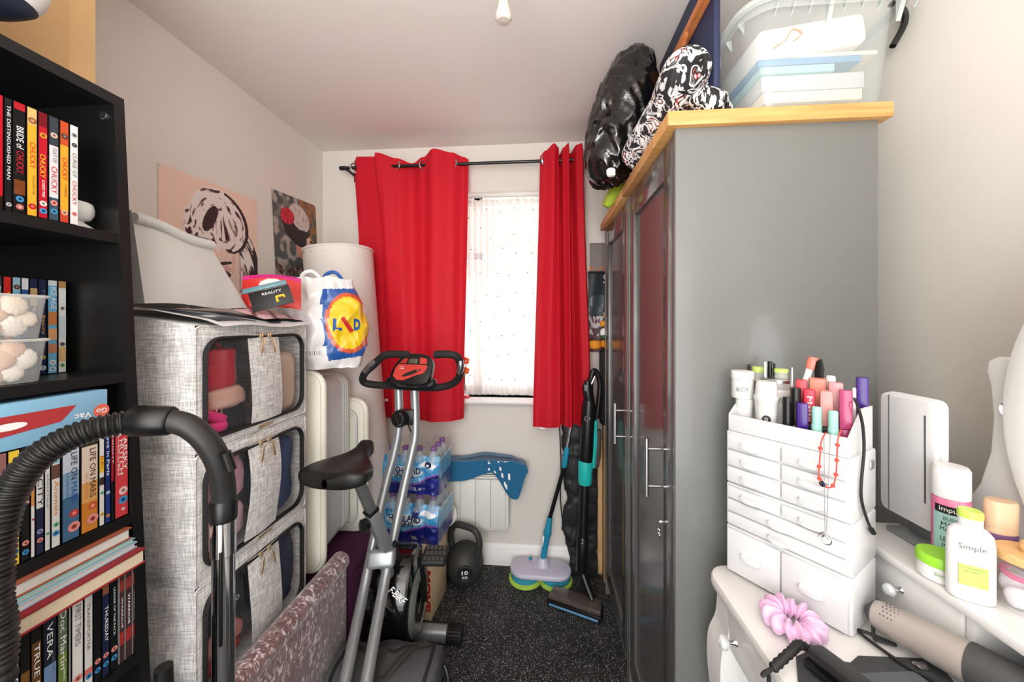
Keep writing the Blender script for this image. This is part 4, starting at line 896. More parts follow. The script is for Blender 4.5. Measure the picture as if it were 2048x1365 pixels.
quad_poster('portrait_poster', 'large peach poster of a woman with waved hair in brown and white', [(q1[0].y, q1[0].z), (q1[1].y, q1[1].z), (q1[1].y + .01, 1.42), (q1[0].y, 1.42)], p1c, 170, 190)
q2 = [at(542, 377, X=XL), at(630, 412, X=XL), at(636, 505, X=XL), at(552, 556, X=XL)]
quad_poster('floral_poster', 'small poster of a dark haired woman wearing a red rose', [(q2[0].y, q2[0].z), (q2[1].y, q2[1].z), (q2[2].y + .005, 1.50), (q2[3].y, 1.50)], p2c, 80, 110)
# ---------------------------------------------------------------- cylinder vacuum: hose, handle, chrome wand
vc = thing('vacuum_cleaner', 'black ribbed vacuum hose with curved handle and chrome wand', 'vacuum cleaner', (-.60, .64, 0))
hp = [(-.66, .38, .02), (-.75, .42, .25)] + [at(x, y, d=d) for x, y, d in ((-6, 1365, .53), (-14, 1200, .53), (-4, 1070, .535), (28, 975, .545), (85, 908, .56), (170, 864, .585), (270, 842, .62))]
path = spl(hp, 60)
rad = []; acc = 0; prev = path[0]
for p in path:
    acc += (p - prev).length; prev = p; rad.append(.0185 + .0022 * math.sin(acc / .0079 * 2 * math.pi))
M('hose_black', (30, 29, 28), .38, var=.1)
part('hose', MB().tube(path, rad, 14), 'hose_black', vc, 60)
dd = .645
c0, c1 = at(262, 842, d=.618), at(345, 842, d=.632)
part('hose_collar', MB().tube([c0, lerp(c0, c1, .08), lerp(c0, c1, .5), lerp(c0, c1, .95), c1], [.022, .026, .026, .0245, .022], 20), 'black_plastic', vc)
hb_ = spl([c1 - (c1 - c0) * .1] + [at(x, y, d=d) for x, y, d in ((375, 852, .638), (412, 882, .65), (438, 928, .665), (447, 980, .68), (447, 1012, .685))], 8)
part('handle_bend', MB().tube(hb_, [.0195] * len(hb_), 16), M('handle_grey', (38, 37, 36), .45), vc)
part('airflow_slider', MB().tube([at(450, 905, d=.648), at(462, 940, d=.655)], .009, 10), 'black_plastic', vc)
w0 = at(447, 1003, d=.684); wx, wy = w0.x, w0.y
part('wand_grip', MB().lathe([(.021, -.035), (.022, -.03), (.022, .0), (.0205, .004)], (wx, wy, w0.z), 20), 'black_plastic', vc)
part('wand', MB().lathe([(.0185, .06), (.0185, .60), (.0178, .60), (.0178, w0.z - .1), (.020, w0.z - .098), (.020, w0.z - .034)], (wx, wy, 0), 24), 'chrome', vc)
part('wand_slot', MB().b2((wx + .008, wy - .0195, .75), (wx + .013, wy - .015, w0.z - .085), .001), 'black_plastic', vc)
part('floor_head', MB().b2((wx - .12, wy - .05, .001), (wx + .12, wy + .04, .045), .015, seg=3).cyl((wx, wy, .03), (wx, wy, .08), .022), 'black_plastic', vc)
tp_ = at(327, 1335, d=.62)
part('cleaner_body', MB().b2((tp_.x - .10, tp_.y - .22, .001), (tp_.x + .04, tp_.y - .04, .22), .05, seg=4), M('vac_body', (40, 40, 44), .3), vc)
part('carry_handle', MB().tube(spl([(tp_.x - .02, tp_.y - .07, .18), (tp_.x, tp_.y, .5), (tp_.x, tp_.y, tp_.z)]), .0125, 12), 'black_plastic', vc)
# ================================================================ exercise bike
BKC = 'exercise_bike'
eb = thing(BKC, 'silver and black folding exercise bike with red console and black saddle', 'exercise bike', (-.56, 1.25, 0))
def P(px, py, Y): return at(px, py, Y=Y)
def post(top, rest):
    pts = [P(*top[0]), P(*top[1])] + [P(*q) for q in rest]; return spl(pts, 8)
tR = post(((829, 775, 1.555), (831, 862, 1.525)), ((824, 905, 1.50), (806, 985, 1.44), (770, 1160, 1.28), (733, 1365, 1.04)))
tL = post(((797, 775, 1.575), (798, 852, 1.545)), ((789, 905, 1.52), (768, 985, 1.46), (730, 1170, 1.29), (690, 1365, 1.05)))
for t_ in (tR, tL):
    d_ = (t_[-1] - t_[-6]).normalized(); k_ = (t_[-1].z - .05) / -d_.z
    part('frame_tube', MB().tube(t_ + [t_[-1] + d_ * k_], .0185, 14), 'silver_paint', eb)
    FL = t_[-1] + d_ * k_
fc = FL
part('rear_foot', MB().cyl((fc.x - .13, fc.y, .032), (fc.x + .22, fc.y, .032), .03, n=18), 'silver_paint', eb)
ff = at(895, 1268, Z=.035)
part('front_foot', MB().cyl((ff.x - .27, ff.y, .034), (ff.x + .0, ff.y, .034), .032, n=18), 'silver_paint', eb)
for k, x in enumerate((ff.x, ff.x - .27)):
    e_ = part('foot_cap', MB().cyl((x, ff.y, .034), (x + (.062 if k == 0 else -.062), ff.y, .034), .0345, n=18), 'black_rubber', eb)
    for i in range(18):
        a = i * 2 * math.pi / 18; c = Vector((x + (.034 if k == 0 else -.034), ff.y + .034 * math.cos(a), .036 + .034 * math.sin(a)))
        if c.z > .006: part('cap_rib', MB().box(c, (.054, .004, .004), .001), 'black_plastic', e_)
# handlebar
HY_ = 1.53
hbp = [P(738, 712, HY_ - .02), P(795, 709, HY_ - .04)]
hL = spl([P(815, 709, 1.46), P(785, 708, 1.47), P(760, 716, 1.48), P(740, 735, 1.50), P(724, 752, 1.53), P(728, 766, 1.55), P(750, 771, 1.56), P(800, 774, 1.565), P(830, 776, 1.56)], 6)
hL = spl([P(817, 710, 1.46), P(790, 709, 1.465), P(768, 712, 1.47), P(748, 730, 1.49), P(729, 748, 1.52), P(727, 764, 1.55), P(748, 770, 1.56), P(790, 772, 1.565), P(828, 775, 1.56)], 6)
hRt = spl([P(869, 710, 1.43), P(895, 709, 1.43), P(914, 714, 1.44), P(921, 732, 1.46), P(918, 755, 1.49), P(903, 769, 1.515), P(880, 775, 1.53), P(850, 776, 1.55), P(825, 775, 1.56)], 6)
for h_ in (hL, hRt):
    part('handlebar_grip', MB().tube(h_, .0158, 14), M('foam_black', (24, 23, 23), .7, bump=.2, bscale=300), eb)
for px, py, px2, py2, y in ((752, 722, 731, 743, 1.478), (921, 722, 919, 746, 1.446)):
    part('pulse_sensor', MB().tube([P(px, py, y), P((px + px2) / 2 + (2 if px > 800 else -2), (py + py2) / 2, y), P(px2, py2, y + .015)], .0135, 10), 'steel', eb)
mc = P(822, 766, 1.545)
part('handlebar_shroud', blob(mc, (.235, .06, .066), .7, rot=Matrix.Rotation(R(-6), 3, 'Z')), 'black_plastic', eb)
# console
cm = frame(P(826, 738, 1.50), (.985, -.12, -.02), (.06, .50, .86))
def conso(w0, w1, h0, h1, r_=.03): return [(lerp(w0, w1, .5), 0)]
CK = 1.16
co = [(CK * a_, CK * b_) for a_, b_ in [(-.072, -.05), (-.078, -.02), (-.062, .03), (-.035, .056), (.03, .056), (.066, .04), (.076, .0), (.070, -.05), (.03, -.064), (-.04, -.064)]]
cs = part('console', MB(cm).prism([tuple(q)[:2] for q in spl([(*q, 0) for q in co] + [(*co[0], 0)], 4)[:-1]], 'Z', -.025, .012, bev=.006), 'black_plastic', eb)
rd = M('console_red', (206, 66, 56), .4)
def flat(mb, pts, z=.0128): mb.add([(CK * a, CK * b, z) for a, b in pts], [list(range(len(pts)))]); return mb
part('red_panel', flat(MB(cm), [(-.064, -.035), (-.064, -.005), (-.055, .012), (.052, .012), (.060, .004), (.05, -.02), (.02, -.03), (-.02, -.05), (-.045, -.05)]), rd, cs)
part('red_key_pad', flat(MB(cm), [(-.052, .016), (-.030, .046), (-.022, .044), (-.026, .016)]), rd, cs)
part('red_key_pad', flat(MB(cm), [(.026, .016), (.022, .042), (.050, .036), (.054, .016)]), rd, cs)
part('display', MB(cm).box((-.001, .029, .013), (.040, .022, .004), .001), M('lcd', (96, 92, 76), .3), cs)
part('button_island', MB(cm).add([(.004 + .04 * math.cos(a) * .9 + .012 * math.sin(a), -.024 + .014 * math.sin(a) + .012 * math.cos(a), .0135) for a in [i * math.pi / 10 for i in range(20)]], [list(range(20))]), 'black_rubber', cs)
part('button', MB(cm).lathe([(.005, 0), (.004, .001), (0, .0012)], (.03, -.012, .0135), 12), rd, cs)
text('F-BIKE', cm @ Matrix.Translation((-.044, -.006, .0134)), .022, .006, 'ink_white', cs); text('CURVED', cm @ Matrix.Translation((-.046, .003, .0134)), .018, .003, 'ink_white', cs)
# tension knob between the tubes
kc = P(799, 838, 1.50)
km = frame(kc, (.97, -.22, 0), (0, .1, 1))
kb_ = part('tension_knob', MB(km).lathe([(.033, -.02), (.036, -.016), (.036, .008), (.032, .014), (.02, .015), (0, .015)], (0, 0, 0), 28), 'black_plastic', eb)
part('knob_grip', MB(km).box((-.004, 0, .018), (.016, .05, .012), .004, rot=.4), 'black_plastic', kb_)
for i in range(8): text('+' if i == 4 else '-', km @ Matrix.Rotation(R(-75 + i * 20), 4, 'Z') @ Matrix.Translation((.027, 0, .0155)) @ Matrix.Rotation(R(90), 4, 'Z'), .004, .003 if i == 4 else .0012, 'ink_white', kb_, name='dial_mark')
part('knob_bracket', MB().b2((kc.x - .01, kc.y + .01, kc.z - .03), (kc.x + .055, kc.y + .035, kc.z + .035), .004), 'black_plastic', eb)
part('cable', MB().tube(spl([kc + Vector((.03, .02, -.03)), kc + Vector((.045, .03, -.12)), kc + Vector((.0, .0, -.3)), kc + Vector((-.02, -.02, -.5))]), .003, 6), 'black_plastic', eb)
# saddle
sc_ = P(696, 932, 1.20)
d0 = Vector((P(617, 940, 1.05) - sc_)); 
fwd = Vector((.06, 1, .03)).normalized(); sd = Vector((1, -.06, 0)).normalized()
SM = frame(sc_, fwd, -sd)      # local x towards the nose
def sad(u, v):
    a = u * 2 * math.pi; t = v               # t along the length, 0 rear .. 1 nose
    w = (lerp(.118, .030, sm(.25, .85, t))) * math.sqrt(max(0, 1 - (max(0, .16 - t) / .1605) ** 2)) * (1 if t < .93 else math.sqrt(max(0, 1 - ((t - .93) / .0701) ** 2)))
    hgt = .030 * (1 if .03 < t < .97 else .6); ca, sa = math.cos(a), math.sin(a)
    y = w * math.copysign(abs(ca) ** .7, ca)
    z = hgt * math.copysign(abs(sa) ** .6, sa) + .022 * sm(.0, .25, 1 - t) * 0 + .02 * sm(.55, 1, t) - .010 * math.exp(-(y / .035) ** 2) * (sa > 0) * (1 - sm(.8, 1, t))
    return (lerp(-.125, .135, t), y, z)
part('saddle', MB(SM).grid(sad, 40, 36, wrapu=True), M('vinyl_black', (22, 20, 19), .42, bump=.06, bscale=400), eb, 180)
s0, s1, s2 = P(716, 960, 1.17), P(742, 1022, 1.225), P(772, 1095, 1.30)
def sqtube(a, b, w, n=4):
    mb = MB(); d_ = (b - a).normalized(); u = d_.cross(Vector((.5, .86, 0))).normalized(); m_ = frame((a + b) / 2, d_, u); MBm = MB(m_); MBm.box((0, 0, 0), ((b - a).length, w, w), w * .12); return MBm
part('seat_post', sqtube(s0, s1 + (s1 - s0) * .1, .032), 'dark_silver', eb)
part('seat_post_sleeve', sqtube(s1, s2, .040), 'silver_paint', eb)
part('sleeve_collar', sqtube(s1 - (s2 - s1).normalized() * .006, s1 + (s2 - s1).normalized() * .008, .043), 'black_plastic', eb)
kp = P(729, 1052, 1.215)
kn = part('height_knob', MB(frame(kp, (.8, -.6, 0), (0, 0, 1))).lathe([(.020, -.012), (.024, -.006), (.024, .008), (.018, .013), (0, .014)], (0, 0, 0), 8), 'black_plastic', eb)
part('knob_bolt', MB().cyl(kp, P(745, 1035, 1.235), .007, n=10), 'steel', eb)
bcen = P(763, 1118, 1.30)
part('pivot_bracket', MB(frame(bcen, (.98, .2, 0), (.0, .35, .94))).box((0, 0, 0), (.10, .062, .04), .014, seg=3), 'silver_paint', eb)
part('pivot_bolt', MB().cyl(P(788, 1088, 1.30), P(798, 1092, 1.32), .011, n=12), 'black_plastic', eb)
lo = bcen + (s2 - s1).normalized() * .02
part('lower_strut', MB().tube([bcen, lerp(bcen, Vector((-.53, ff.y, .06)), .5), (-.53, ff.y, .06)], .02, 12), 'silver_paint', eb)
# flywheel housing: a thick disc with its axle along the bike's width
axl = Vector((.995, .06, 0)).normalized()
hc = P(802, 1185, 1.42)
fm = frame(hc, Vector((-.06, .995, 0)), (0, 0, 1))         # local x forward, y up, z = axle to the right
out = [tuple(q)[:2] for q in spl([(*q, 0) for q in ((-.10, -.15), (-.145, -.05), (-.13, .06), (-.06, .15), (.03, .175), (.10, .13), (.145, .03), (.13, -.08), (.06, -.165), (-.02, -.18), (-.10, -.15))], 5)[:-1]]
hs_ = part('flywheel_housing', MB(fm).prism(out, 'Z', -.075, .065, bev=.018), M('gloss_black', (10, 10, 11), .12, var=.05, coat=.3), eb)
part('side_ring', MB(fm).lathe([(.118, .064), (.122, .070), (.112, .080), (.092, .083), (.090, .078)], (.0, -.03, 0), 40), M('ring_grey', (120, 122, 120), .3, .3), hs_)
part('side_disc', MB(fm).lathe([(.093, .066), (.09, .080), (.03, .083), (0, .083)], (.0, -.03, 0), 40), 'gloss_black', hs_)
part('side_flash', MB(fm).add([(-.045, -.045, .0835), (-.04, -.050, .0835), (-.005, -.018, .0835), (-.008, -.013, .0835)], [[0, 1, 2, 3]]), 'ink_white', hs_)
fr_ = frame(hc + fm.to_3x3() @ Vector((-.115, .075, .055)), (.55, -.25, -.55), (.4, .35, .8))
text('F-BIKE', frame(fm @ Vector((-.128, .082, .030)), axl * .75 + Vector((0, 0, -.66)), Vector((0, .35, 1)) * .75 + axl * .5), .075, .024, 'ink_white', hs_, shear=.2, bold=.02)
pa = fm @ Vector((0, -.0, .0))
for s_, cpx, nm in ((1, P(870, 1112, 1.385), 1), (-1, P(742, 1200, 1.40), 2)):
    ce = fm @ Vector((.0 if s_ > 0 else .0, -.03, .085 * s_))
    jn = Vector((cpx.x, cpx.y, cpx.z)) - axl * (.055 * s_)
    part('crank', MB().tube([ce, ce + axl * (.012 * s_), jn], .010, 10), 'black_plastic', eb)
    pm = frame(cpx, axl, Vector((-.06, .97, .22)))
    pd = part('pedal', MB(pm).box((0, 0, 0), (.095, .085, .026), .010, seg=3), 'black_rubber', eb)
    for i in range(5):
        for j in range(3): part('pedal_tread', MB(pm).box((-.032 + i * .016 + (.004 if j % 2 else 0), -.025 + j * .025, .0135), (.011, .017, .003), .001), M('tread_grey', (66, 66, 66), .7), pd)
# ---------------------------------------------------------------- holdall on the floor
dm = frame((-.510, 1.168, .0), (1, .04, 0), (-.04, 1, 0)); 
db = thing('holdall', 'dark grey canvas holdall lying on the floor under the bike', 'holdall', (-.51, 1.19, 0))
M('canvas_grey', (70, 70, 72), .9, var=.2, scale=18, bump=.3, bscale=350)
def duf(u, v):
    a = u * 2 * math.pi; sg = lambda x, e: math.copysign(abs(x) ** e, x)
    e = .118 * (1 - .10 * abs(v - .5) * 2) * (math.sqrt(max(0, 1 - max(0, abs(v - .5) * 2 - .9) ** 2 / .011)) if True else 1)
    p = Vector((lerp(-.190, .185, v), e * sg(math.cos(a), .75) * .95, .128 + e * 1.08 * sg(math.sin(a), .72)))
    p += noise.noise_vector(p * 11) * .012; p.z = max(p.z, .0015)
    if p.z > .2: p.z -= .03 * math.exp(-((p.x + .02) / .1) ** 2)
    return p
dmb = MB(dm).grid(duf, 44, 44, wrapu=True); part('body', dmb, 'canvas_grey', db, 180)
dmb2 = MB(dm); dtree = bagtree(dmb)
def on(x, y): # drape downwards
    p = dm @ Vector((x, y, .6)); h_ = dtree.ray_cast(p, Vector((0, 0, -1))); return (h_[0] if h_[0] is not None else p - Vector((0, 0, .4)))
part('end_piping', MB().tube([dm @ (Vector(duf(k / 40, .90)) + Vector((0, 0, 0))) for k in range(41)], .006, 8), 'black_matt', db)
part('end_piping', MB().tube([dm @ (Vector(duf(k / 40, .10)) + Vector((0, 0, 0))) for k in range(41)], .006, 8), 'black_matt', db)
part('zip', MB().tube([on(-.15 + .29 * k / 20, .035 + .01 * math.sin(k)) + Vector((0, 0, .002)) for k in range(21)], .006, 8, flat=.5), 'zip_black', db)
part('end_handle', MB().tube(spl([dm @ Vector(q) for q in ((.186, .02, .20), (.200, .01, .17), (.200, -.005, .13), (.188, -.01, .10))]), .007, 8), 'black_plastic', db)
part('strap', MB().tube([on(-.05 + .03 * math.sin(k * .2), -.10 + .2 * k / 16) + Vector((0, 0, .003)) for k in range(17)], .016, 8, flat=.18), M('webbing', (52, 50, 48), .85), db)
part('strap', MB().tube(spl([on(-.10, .08) + Vector((0, 0, .004)), on(-.06, .0) + Vector((0, -.0, .012)), on(.0, -.07) + Vector((0, 0, .010)), on(.06, .0) + Vector((0, 0, .012)), on(.10, .08) + Vector((0, 0, .004))]), .014, 8, flat=.2), 'webbing', db)
part('side_pocket_zip', MB().tube([dm @ Vector((-.13 + .06 * k / 8 - .02, -.118 + .004 * k / 8, .12 + .09 * k / 8)) for k in range(9)], .006, 6), 'zip_black', db)
# ---------------------------------------------------------------- cardboard box with two water packs on it
wbx = thing('cardboard_box', 'cream cardboard box with red capitals standing under the water packs', 'box', (-.63, 1.74, 0))
M('carton_cream', (222, 196, 158), .75, var=.06, scale=12)
bm_ = frame((-.495, 1.60, 0), (-1, .10, 0), (.07, 1, 0))     # local x to the left, y away
def bxp(x, y, z): return bm_ @ Vector((x, y, -z))
def wb2(a, b, bev=.002):
    m_ = MB(bm_); m_.b2((a[0], a[1], -a[2]), (b[0], b[1], -b[2]), bev); return m_
part('carton', wb2((0, 0, .001), (.185, .19, .318)), 'carton_cream', wbx)
part('flap', wb2((-.004, .0, .318), (.093, .19, .322), .001), 'carton_cream', wbx); part('flap', wb2((.094, .0, .318), (.187, .19, .322), .001), 'carton_cream', wbx)
fxm = lambda x, z, w: frame(bxp(x, -.002, z), (-.0, 0, -1), (1, -.1, 0))
text('A MOVE', fxm(.018, .17, 0), .26, .034, 'ink_red', wbx, bold=.05)
text('100', frame(bxp(.03, -.002, .06), (1, -.1, 0), (0, 0, 1)), .03, .015, 'ink_gold', wbx)
M('water_label', (60, 140, 200), .3)
def wpack(z0, label, tilt, sd, k12):
    th = thing('water_pack', label, 'water pack', (-.60, 1.72, z0), 'shrink wrapped packs of bottled water')
    wm = frame((-.607, 1.645, z0), (.985, -.09, 0), (.09, .985, 0)) @ Matrix.Rotation(tilt, 4, 'Z')    # x right, y away, z up
    w, dp, h = .27, .20, .215; nb = 4
    M('bottle', (214, 226, 236), .08, var=0, alpha=.35, spec=.8); M('cap_purple', (128, 84, 150), .4)
    for j in range(3):
        for i in range(4):
            c = wm @ Vector((-w / 2 + (i + .5) * w / 4, .028 + j * .066, 0))
            if j == 0 or i == 3:
                b_ = part('bottle', MB().lathe([(.026, .004), (.030, .012), (.030, .06), (.028, .075), (.030, .09), (.030, .145), (.022, .178), (.012, .195), (.012, .202)], c, 14), 'bottle', th)
                part('cap', MB().lathe([(.0145, .196), (.0145, .211), (.013, .2135), (0, .2135)], c, 12), 'cap_purple', b_)
    def top_z(u): return h * (.97 + .03 * math.cos(u * nb * 2 * math.pi))
    def wf(u, v):
        # u 0..1 across the front, v 0..1 up, scalloped by the bottles
        sc = abs(math.sin(u * nb * math.pi)); y = -.012 * sc * (1 - .45 * sm(.72, 1, v)) + .02 * sm(.72, 1, v) * 1.1
        y += .004 * noise.noise(Vector((u * 9, v * 9, sd)))
        z = lerp(.006 - .004 * (1 - sc), h * .80, v)
        return (lerp(-w / 2, w / 2, u), y, z)
    def wc(u, v):
        hill = .38 + .10 * math.sin(u * 6 + sd) - .12 * (u - .3) ** 2 + .14 * sm(.6, 1, u); 
        if v < hill - .05: return (22, 30, 112) if noise.noise(Vector((u * 5, v * 6, sd))) < .18 else (36, 42, 138)
        if v < hill: return (140, 86, 176) if u > .4 else (60, 70, 140)
        if ((u - .80) / .12) ** 2 + ((v - .80) / .07) ** 2 < 1 or ((u - .86) / .10) ** 2 + ((v - .77) / .06) ** 2 < 1: return (236, 240, 246)
        if .54 < u < .66 and v > .70 and k12: return (38, 46, 130)
        if ((u - .40) / .33) ** 2 + ((v - .60) / .15) ** 2 < 1: return (222, 232, 240)
        return (104, 178, 222) if noise.noise(Vector((u * 6, v * 5, sd + 4))) < .12 else (58, 146, 206)
    wmb = MB(wm).grid(wf, 72, 44, wc); part('printed_film', wmb, 'printed_gloss', th, 180)
    tr_ = bagtree(wmb)
    tm = lambda x, z: wm @ frame((x, -.03, z), (1, 0, 0), (0, 0, 1))
    text('HIGHLAND', tm(-.025, .112), .155, .030, 'ink_navy', th, drape=tr_, bold=.03); text('SPRING', tm(-.030, .087), .095, .020, 'ink_navy', th, drape=tr_, bold=.03)
    text('28%' if k12 else '1.5L', tm(.02, .030), .035, .014, 'ink_white', th, drape=tr_)
    if k12: text('12x', tm(.027, .150), .026, .014, 'ink_white', th, drape=tr_); 
    part('roundel', MB().add([(tr_.ray_cast(tm((.085 if not k12 else -.105) + .017 * math.cos(a), .138 + .013 * math.sin(a)).translation, wm.to_3x3() @ Vector((0, 1, 0)))[0] or Vector((0, 0, 0))) - wm.to_3x3() @ Vector((0, .0015, 0)) for a in [i * math.pi / 10 for i in range(20)]], [list(range(20))]), 'ink_navy', th)
    # clear film over the top and sides
    def cf(u, v):
        a = u; x = lerp(-w / 2 - .004, w / 2 + .006, u); y = lerp(-.006, dp, v)
        z = h + .004 - .012 * abs(math.sin(u * nb * math.pi)) + .010 * noise.noise(Vector((u * 14, v * 14, sd)))
        return (x, y, z)
    part('clear_film', MB(wm).grid(cf, 40, 24), 'film', th, 180)
    def sf(u, v):
        return (w / 2 + .006 + .010 * noise.noise(Vector((u * 8, v * 14, sd + 2))) , lerp(-.004, dp, u), lerp(.004, h, v))
    part('clear_film', MB(wm).grid(sf, 24, 30), 'film', th, 180)
    def ff_(u, v): return (lerp(-w / 2, w / 2, u), wf(u, 1)[1] * (1 - v) + .018 * v - .004 + .003 * noise.noise(Vector((u * 20, v * 9, sd))), lerp(h * .79, h + .002, v))
    part('clear_film', MB(wm).grid(ff_, 40, 8), 'film', th, 180)
    part('side_label', MB(wm).grid(lambda u, v: (w / 2 + .002 + .004 * abs(math.sin(u * 3 * math.pi)), lerp(0, dp, u), lerp(.012, h * .78, v)), 20, 12, lambda u, v: (44, 50, 140) if v < .45 else (110, 180, 222) if v < .9 else (210, 226, 236)), 'printed_gloss', th)
    return th
wpack(.3225, 'lower shrink wrapped pack of water bottles on the cream cardboard box', 0, 3.1, True)
wpack(.5465, 'upper shrink wrapped pack of water bottles stacked on another pack', .06, 8.3, False)
wt = at(890, 1030, Y=1.85)
tb = thing('lidded_tub', 'small white plastic tub tipped on its side behind the water packs', 'tub', (wt.x, wt.y, 0))
tmx = frame(wt, (1, .2, 0), (0, .3, 1))
part('tub', MB(tmx).lathe([(.050, -.055), (.056, 0), (.052, 0), (.046, -.05), (0, -.05)], (0, 0, 0), 28), 'frosted_plastic', tb)
part('lid', MB(tmx).lathe([(.057, -.004), (.060, .0), (.060, .007), (.055, .009), (.05, .006), (0, .006)], (0, 0, 0), 28), 'off_white', tb)
sp_ = solo('snack_box', MB().b2((wt.x - .13, wt.y - .02, .001), (wt.x - .062, wt.y + .055, wt.z - .055), .004), M('snack_brown', (196, 150, 110), .6, var=.2, scale=20), 'brown carton with a red band behind the kettlebell', 'box')
part('red_band', MB().b2((wt.x - .131, wt.y - .021, wt.z - .10), (wt.x - .061, wt.y - .0195, wt.z - .07)), 'ink_red', sp_)
# ---------------------------------------------------------------- kettlebell
kq = at(930, 1158, Z=0); KX, KY = kq.x, 1.878
kt = thing('kettlebell', 'black ten kilogram kettlebell on the floor below the heater', 'kettlebell', (KX, KY, 0))
M('kettle_black', (52, 52, 51), .55, var=.1, scale=20)
part('body', MB().lathe([(.060, .001), (.075, .012), (.094, .05), (.099, .09), (.094, .125), (.078, .155), (.05, .178), (.02, .186), (0, .187)], (KX, KY, 0), 40), 'kettle_black', kt)
hd_ = Vector((.93, -.36, 0)).normalized(); hp_ = []
for q in ((-.074, .13), (-.088, .19), (-.084, .24), (-.055, .272), (0, .278), (.055, .272), (.084, .24), (.088, .19), (.074, .13)): hp_.append(Vector((KX, KY, q[1])) + hd_ * q[0])
part('handle', MB().tube(spl(hp_, 6), .0165, 14), 'kettle_black', kt)
vd = (Vector((0, 0, .35)) - Vector((KX, KY, .085))); vd.z *= .25; vd.normalize()
kf = frame(Vector((KX, KY, .088)) + vd * .0965, Vector((0, 0, 1)).cross(vd), Vector((0, 0, 1)))
rg = part('badge', MB(kf).lathe([(.040, -.02), (.040, .002), (.036, .0045), (.034, .003), (0, .003)], (0, 0, 0), 32), 'black_rubber', kt)
text('10', kf @ Matrix.Translation((0, .009, .0036)), .032, .020, 'ink_white', rg, bold=.03); text('KG', kf @ Matrix.Translation((0, -.014, .0036)), .024, .012, 'ink_white', rg, bold=.03)
# ---------------------------------------------------------------- spin mop
mo = at(1081, 1143, Z=.05)
mp_ = thing('spin_mop', 'lilac headed spin mop with teal joints leaning on the back wall', 'mop', (mo.x, mo.y, 0))
M('lilac', (206, 202, 222), .35); M('mop_teal', (30, 142, 178), .4); M('pad_green', (176, 214, 84), .9, bump=.5, bscale=300); M('pad_blue', (50, 150, 176), .9)
mm_ = frame((mo.x, mo.y + .002, 0), (1, -.03, 0), (.03, 1, 0))
part('head', MB(mm_).prism(rrect(-.158, -.075, .158, .075, .074, 8), 'Z', .045, .075, bev=.012), 'lilac', mp_)
for s_ in (-.078, .078):
    pd = part('pad', MB(mm_).lathe([(.075, .001), (.086, .006), (.086, .016), (.075, .022)], (s_, -.002, 0), 32), 'pad_green', mp_)
    part('pad_plate', MB(mm_).lathe([(.074, .022), (.076, .028), (.072, .044)], (s_, -.002, 0), 32), 'pad_blue', pd)
part('joint_socket', MB(mm_).lathe([(.034, .07), (.031, .085), (.022, .11), (.018, .115)], (.012, .01, 0), 20, sy=1.0), 'lilac', mp_)
part('foot_button', MB(mm_).lathe([(.009, .074), (.009, .084), (0, .086)], (-.055, .05, 0), 12), 'mop_teal', mp_)
m0 = mm_ @ Vector((.012, .012, .10)); m1 = at(1100, 1035, Y=mo.y + .018); m2 = at(1128, 935, Y=1.900); m3 = at(1133, 905, Y=1.898); m4 = at(1142, 852, Y=1.896)
part('lower_joint', MB().tube([m0, lerp(m0, m1, .35), lerp(m0, m1, .55), lerp(m0, m1, .62), lerp(m0, m1, .75), m1], [.015, .016, .017, .022, .017, .0135], 14), 'mop_teal', mp_)
part('label_sticker', MB().box(lerp(m0, m1, .45) + Vector((-.013, -.008, 0)), (.012, .004, .05), .001), 'ink_white', mp_)
part('lower_pole', MB().cyl(m1, m2, .0105, n=14), 'black_plastic', mp_)
part('pole_clamp', MB().tube([m2, lerp(m2, m3, .1), m3 + (m3 - m2) * .05, m3 + (m3 - m2) * .35], [.012, .015, .014, .0115], 14), 'mop_teal', mp_)
part('upper_pole', MB().cyl(m3, m4, .008, n=14), 'steel', mp_)
# ---------------------------------------------------------------- cordless stick vacuum
vh = at(1146, 1195, Z=.03)
sv = thing('stick_vacuum', 'black and turquoise cordless stick vacuum standing beside the mop', 'vacuum cleaner', (vh.x, vh.y, 0))
hm_ = frame((vh.x + .012, vh.y - .024, 0), (.93, -.36, 0), (.36, .93, 0))
M('smoke_clear', (92, 82, 78), .12, var=.1, alpha=.85, coat=.5)
fh = part('floor_head', MB(hm_).prism([(-.128, -.05), (.128, -.05), (.132, -.02), (.12, .035), (-.12, .035), (-.132, -.02)], 'Z', .004, .030, bev=.005), 'black_plastic', sv)
part('clear_hood', MB(hm_).prism([(-.126, -.045), (.126, -.045), (.115, .032), (-.115, .032)], 'Z', .029, .052, bev=.008), 'smoke_clear', fh)
part('blue_bumper', MB(hm_).b2((-.115, -.054, .008), (.115, -.048, .017), .002), M('bumper_blue', (96, 150, 190), .4), fh)
v0 = hm_ @ Vector((.07, .025, .045)); v1 = at(1163, 1165, Y=vh.y + .03); v2 = at(1170, 960, Y=vh.y + .06); v3 = at(1171, 935, Y=vh.y + .062); v4 = at(1178, 800, Y=vh.y + .046)
part('neck', MB().tube([v0, lerp(v0, v1, .6) + Vector((0, 0, .03)), v1 + Vector((0, 0, .06))], .019, 12), 'black_plastic', sv)
va = v1 + Vector((0, 0, .05))
part('tube', MB().cyl(va, v2, .024, n=18), 'black_plastic', sv)
part('tube_foot', MB().tube([va, lerp(va, v2, .02), lerp(va, v2, .36), lerp(va, v2, .38)], [.024, .0285, .0285, .025], 18), 'black_plastic', sv)
part('tube_stud', MB().lathe([(.005, 0), (.004, .003), (0, .004)], lerp(va, v2, .34) + Vector((-.005, -.0290, 0)), 10, rot=Matrix.Rotation(R(90), 3, 'X')), 'chrome', sv)
M('turquoise', (38, 190, 182), .35)
